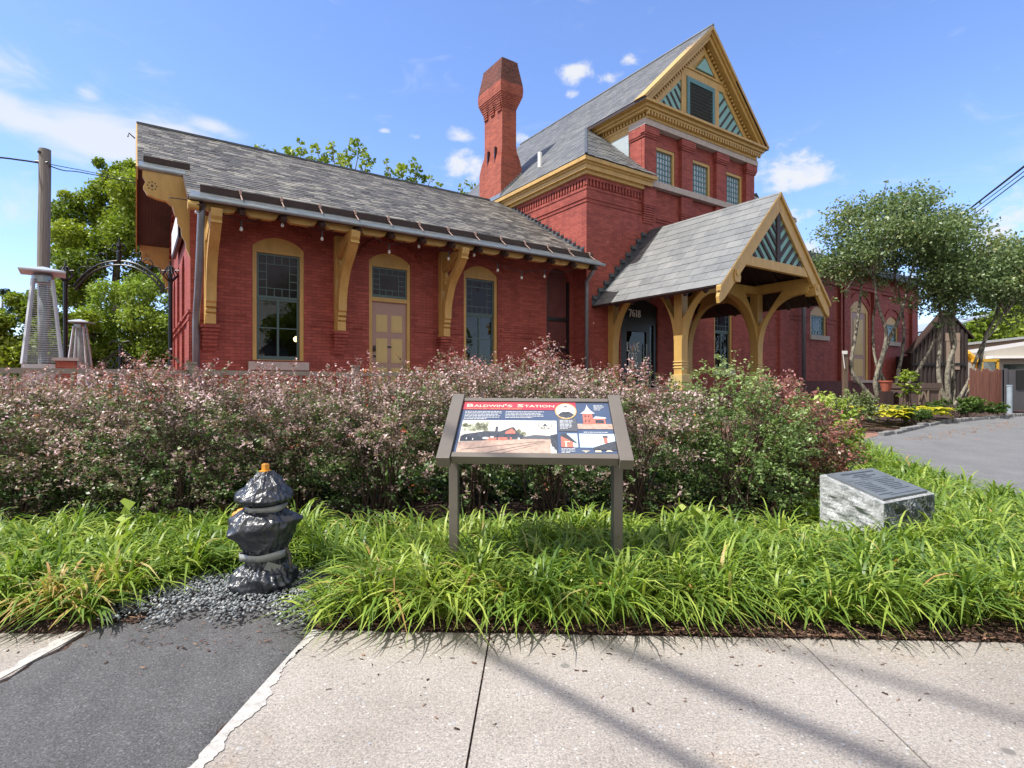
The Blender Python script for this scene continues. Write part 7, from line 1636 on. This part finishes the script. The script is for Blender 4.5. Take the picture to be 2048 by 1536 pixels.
# ---- gravel, bark chips, litter -----------------------------------------
def scatter_rocks():
    rg = np.random.default_rng(17); n = 6500; V = []; F = []
    ic = np.array([(0, 0, 1), (.9, 0, .25), (.28, .85, .2), (-.72, .53, .25), (-.72, -.53, .2), (.28, -.85, .25), (.1, .1, -.7)]); fc = np.array([(0, 1, 2), (0, 2, 3), (0, 3, 4), (0, 4, 5), (0, 5, 1), (6, 2, 1), (6, 3, 2), (6, 4, 3), (6, 5, 4), (6, 1, 5)])
    k = 0
    for i in range(n):
        a = rg.uniform(0, 6.28); d = rg.uniform(0, 1) ** .55; x = -1.44 + .74 * d * math.cos(a); y = 3.0 + .52 * d * math.sin(a)
        if y < 2.74 + .05 * math.sin(x * 19) + rg.normal() * .03: continue
        if d > .8 and rg.uniform() < (d - .8) * 3.5: continue
        s = rg.uniform(.006, .0135); h = .055 * max(0, 1 - d * d) + .030 * min(1, max(0, (y - 2.68) / .25)) + .012; q = ic * (1 + .35 * rg.uniform(-1, 1, (7, 1))) * s * np.array([1, rg.uniform(.6, 1), rg.uniform(.5, .9)])
        an = rg.uniform(0, 6.28); tl = rg.normal() * .5; c, s_ = math.cos(an), math.sin(an); q = np.stack([q[:, 0] * c - q[:, 1] * s_, q[:, 0] * s_ + q[:, 1] * c, q[:, 2] + q[:, 0] * tl * .5], 1)
        V.append(q + np.array([x, y, h + rg.uniform(-.004, .006)])); F.append(fc + 7 * k); k += 1
    m, t, b, o = new_mat('blue_grey_gravel'); g = t.nodes.new('ShaderNodeNewGeometry'); t.links.new(ramp(t, g.outputs['Random Per Island'], [(0, (.07, .08, .09)), (.5, (.17, .19, .205)), (.88, (.29, .31, .32)), (1, (.46, .46, .45))]), b.inputs['Base Color']); b.inputs['Roughness'].default_value = .8
    tag(np_mesh('gravel', np.concatenate(V), m, F=np.concatenate(F)), kind='stuff')
    gm = MB(); ring = 36; vs = [(-1.44, 3.05, .072)]
    for q in (.35, .7, 1.0): vs += [(-1.44 + .74 * q * math.cos(2 * math.pi * i / ring), 3.05 + (.50 if math.sin(2 * math.pi * i / ring) > 0 else .36) * q * math.sin(2 * math.pi * i / ring), -.01 + .082 * max(0, 1 - q * q)) for i in range(ring)]
    fs = [(0, 1 + i, 1 + (i + 1) % ring) for i in range(ring)]
    for r_ in range(2): fs += [(1 + r_ * ring + i, 1 + (r_ + 1) * ring + i, 1 + (r_ + 1) * ring + (i + 1) % ring, 1 + r_ * ring + (i + 1) % ring) for i in range(ring)]
    gm.add(vs, fs); tag(gm.build('gravel_bed', ASPH, smooth=True), kind='structure')
scatter_rocks()
def chips(name, pts, mat, seed, smin, smax):
    rg = np.random.default_rng(seed); V = []; F = []
    for k, (x, y, z) in enumerate(pts):
        L = rg.uniform(smin, smax); w = L * rg.uniform(.12, .35); h = w * rg.uniform(.3, .6); a = rg.uniform(0, 6.28) if rg.uniform() < .5 else rg.normal() * .5; c, s = math.cos(a), math.sin(a); tl = rg.normal() * .12; b_ = rg.uniform(.3, 1)
        q = np.array([(-L, -w, 0), (L, -w * b_, 0), (L * .9, w, 0), (-L * b_, w, 0), (-L, -w, h), (L, -w * b_, h), (L * .9, w, h), (-L * b_, w, h)]) * .5
        q = np.stack([q[:, 0] * c - q[:, 1] * s, q[:, 0] * s + q[:, 1] * c, q[:, 2] + q[:, 0] * tl + abs(tl) * L * .3 + .001], 1); V.append(q + np.array([x, y, z])); F.append(np.array([(4, 5, 6, 7), (0, 1, 5, 4), (1, 2, 6, 5), (2, 3, 7, 6), (3, 0, 4, 7)]) + 8 * k)
    tag(np_mesh(name, np.concatenate(V), mat, F=np.concatenate(F)), kind='stuff')
CHIP = island_mat('bark_chips', [(0, (.028, .015, .011)), (.45, (.085, .043, .030)), (.8, (.18, .10, .07)), (1, (.32, .19, .12))], .9, .3, 40)
rg = np.random.default_rng(5); P = []
for i in range(4200):
    x = rg.uniform(-3.4, 3.2)
    if -1.85 < x < -.95: continue
    y = 2.685 + (x + .45) * math.tan(SROT) + abs(rg.normal()) * .11 - .008; P.append((x, y, .008 + .03 * min(1, max(0, (y - 2.66) / .3)) + rg.uniform(0, .012)))
chips('bark_mulch_chips', P, CHIP, 6, .012, .045)
P = []
for i in range(400):
    x = rg.uniform(-.88, 3.2) if rg.uniform() < .85 else rg.uniform(-3.2, -2.1); d = rg.exponential(.16) if rg.uniform() < .72 else rg.uniform(0, 1.0); y = 2.68 + (x + .45) * math.tan(SROT) - .01 - d
    if y > 1.45: P.append((x, y, .0015))
for i in range(150): P.append((rg.uniform(-1.95, -1.0), 2.60 + rg.uniform(-.1, .2) - rg.exponential(.1), .022))
chips('sidewalk_litter', P, CHIP, 8, .005, .024)
P = [(rg.uniform(7.5, 12), 0, 0) for _ in range(160)]; P = [(x, 11.2 + (x - 7.77) * .62 - .35 - abs(rg.normal()) * .35, 0) for x, _, _ in P]; P = [(x, y, gz(x, y) + .016) for x, y, _ in P]
chips('fallen_leaves', P, island_mat('dry_leaves', [(0, (.20, .08, .03)), (.6, (.36, .17, .07)), (1, (.45, .30, .15))], .8), 9, .03, .07)

# ---- far tree line at the left and the far side of the street (seen in the window panes) ----
rg = np.random.default_rng(77); bl = []
for _ in range(150):
    x = rg.uniform(-95, -12); y = rg.uniform(60, 75); s = rg.uniform(1.5, 3.2); bl.append((x, y, rg.uniform(.5, 4.2), s, s, s))
P, idx = shell_points(bl, 16000, rg, .5); ph = rg.uniform(0, 1, 150); tag(np_mesh('distant_woods', leaf_quads(P, .62, rg, .4), LEAF_DK, tint=.5 * rg.uniform(0, 1, len(P)) + .5 * ph[idx]), kind='stuff')
hs = empty('white_house', (41, -30, 0), R(215), 'pale sided house across the street, mirrored in the station windows', 'house')
MB().prism([(-5, 0), (5, 0), (5, 5.5), (0, 8.8), (-5, 5.5)], 't', -8, 0).build('wall', M('house_siding', (.5, .5, .48), .7, .1, 3, .2, 10, st=(.5, .5, 8)), hs)
MB().bar((-5.5, -4, 5.2), (0, -4, 8.95), 9, .2).bar((5.5, -4, 5.2), (0, -4, 8.95), 9, .2).build('roof', SLATE, hs)
for x in (-3, 0, 3): MB().box((x - .5, .01, 3.2), (x + .5, .06, 4.9)).build('window', GLASS, hs)
for i, x in enumerate((-20, 22, 36, 52, 66)):
    r = 4.4; cb2 = crown_blobs((x, -23 - (i % 2) * 3, 8.0), (r, r, 6.5), 44, 1.7, 80 + i)
    tree('street_tree', ['leftmost', 'second', 'third', 'fourth', 'rightmost'][i] + ' leafy tree across the street, mirrored in the station windows', 'tree', (x, -23 - (i % 2) * 3, 0), [([(x, -23 - (i % 2) * 3, 0), (x, -23 - (i % 2) * 3, 6)], .3, .1)], cb2, 4200, .6, LEAF_SYC, BARK, 90 + i, 'trees across the street')
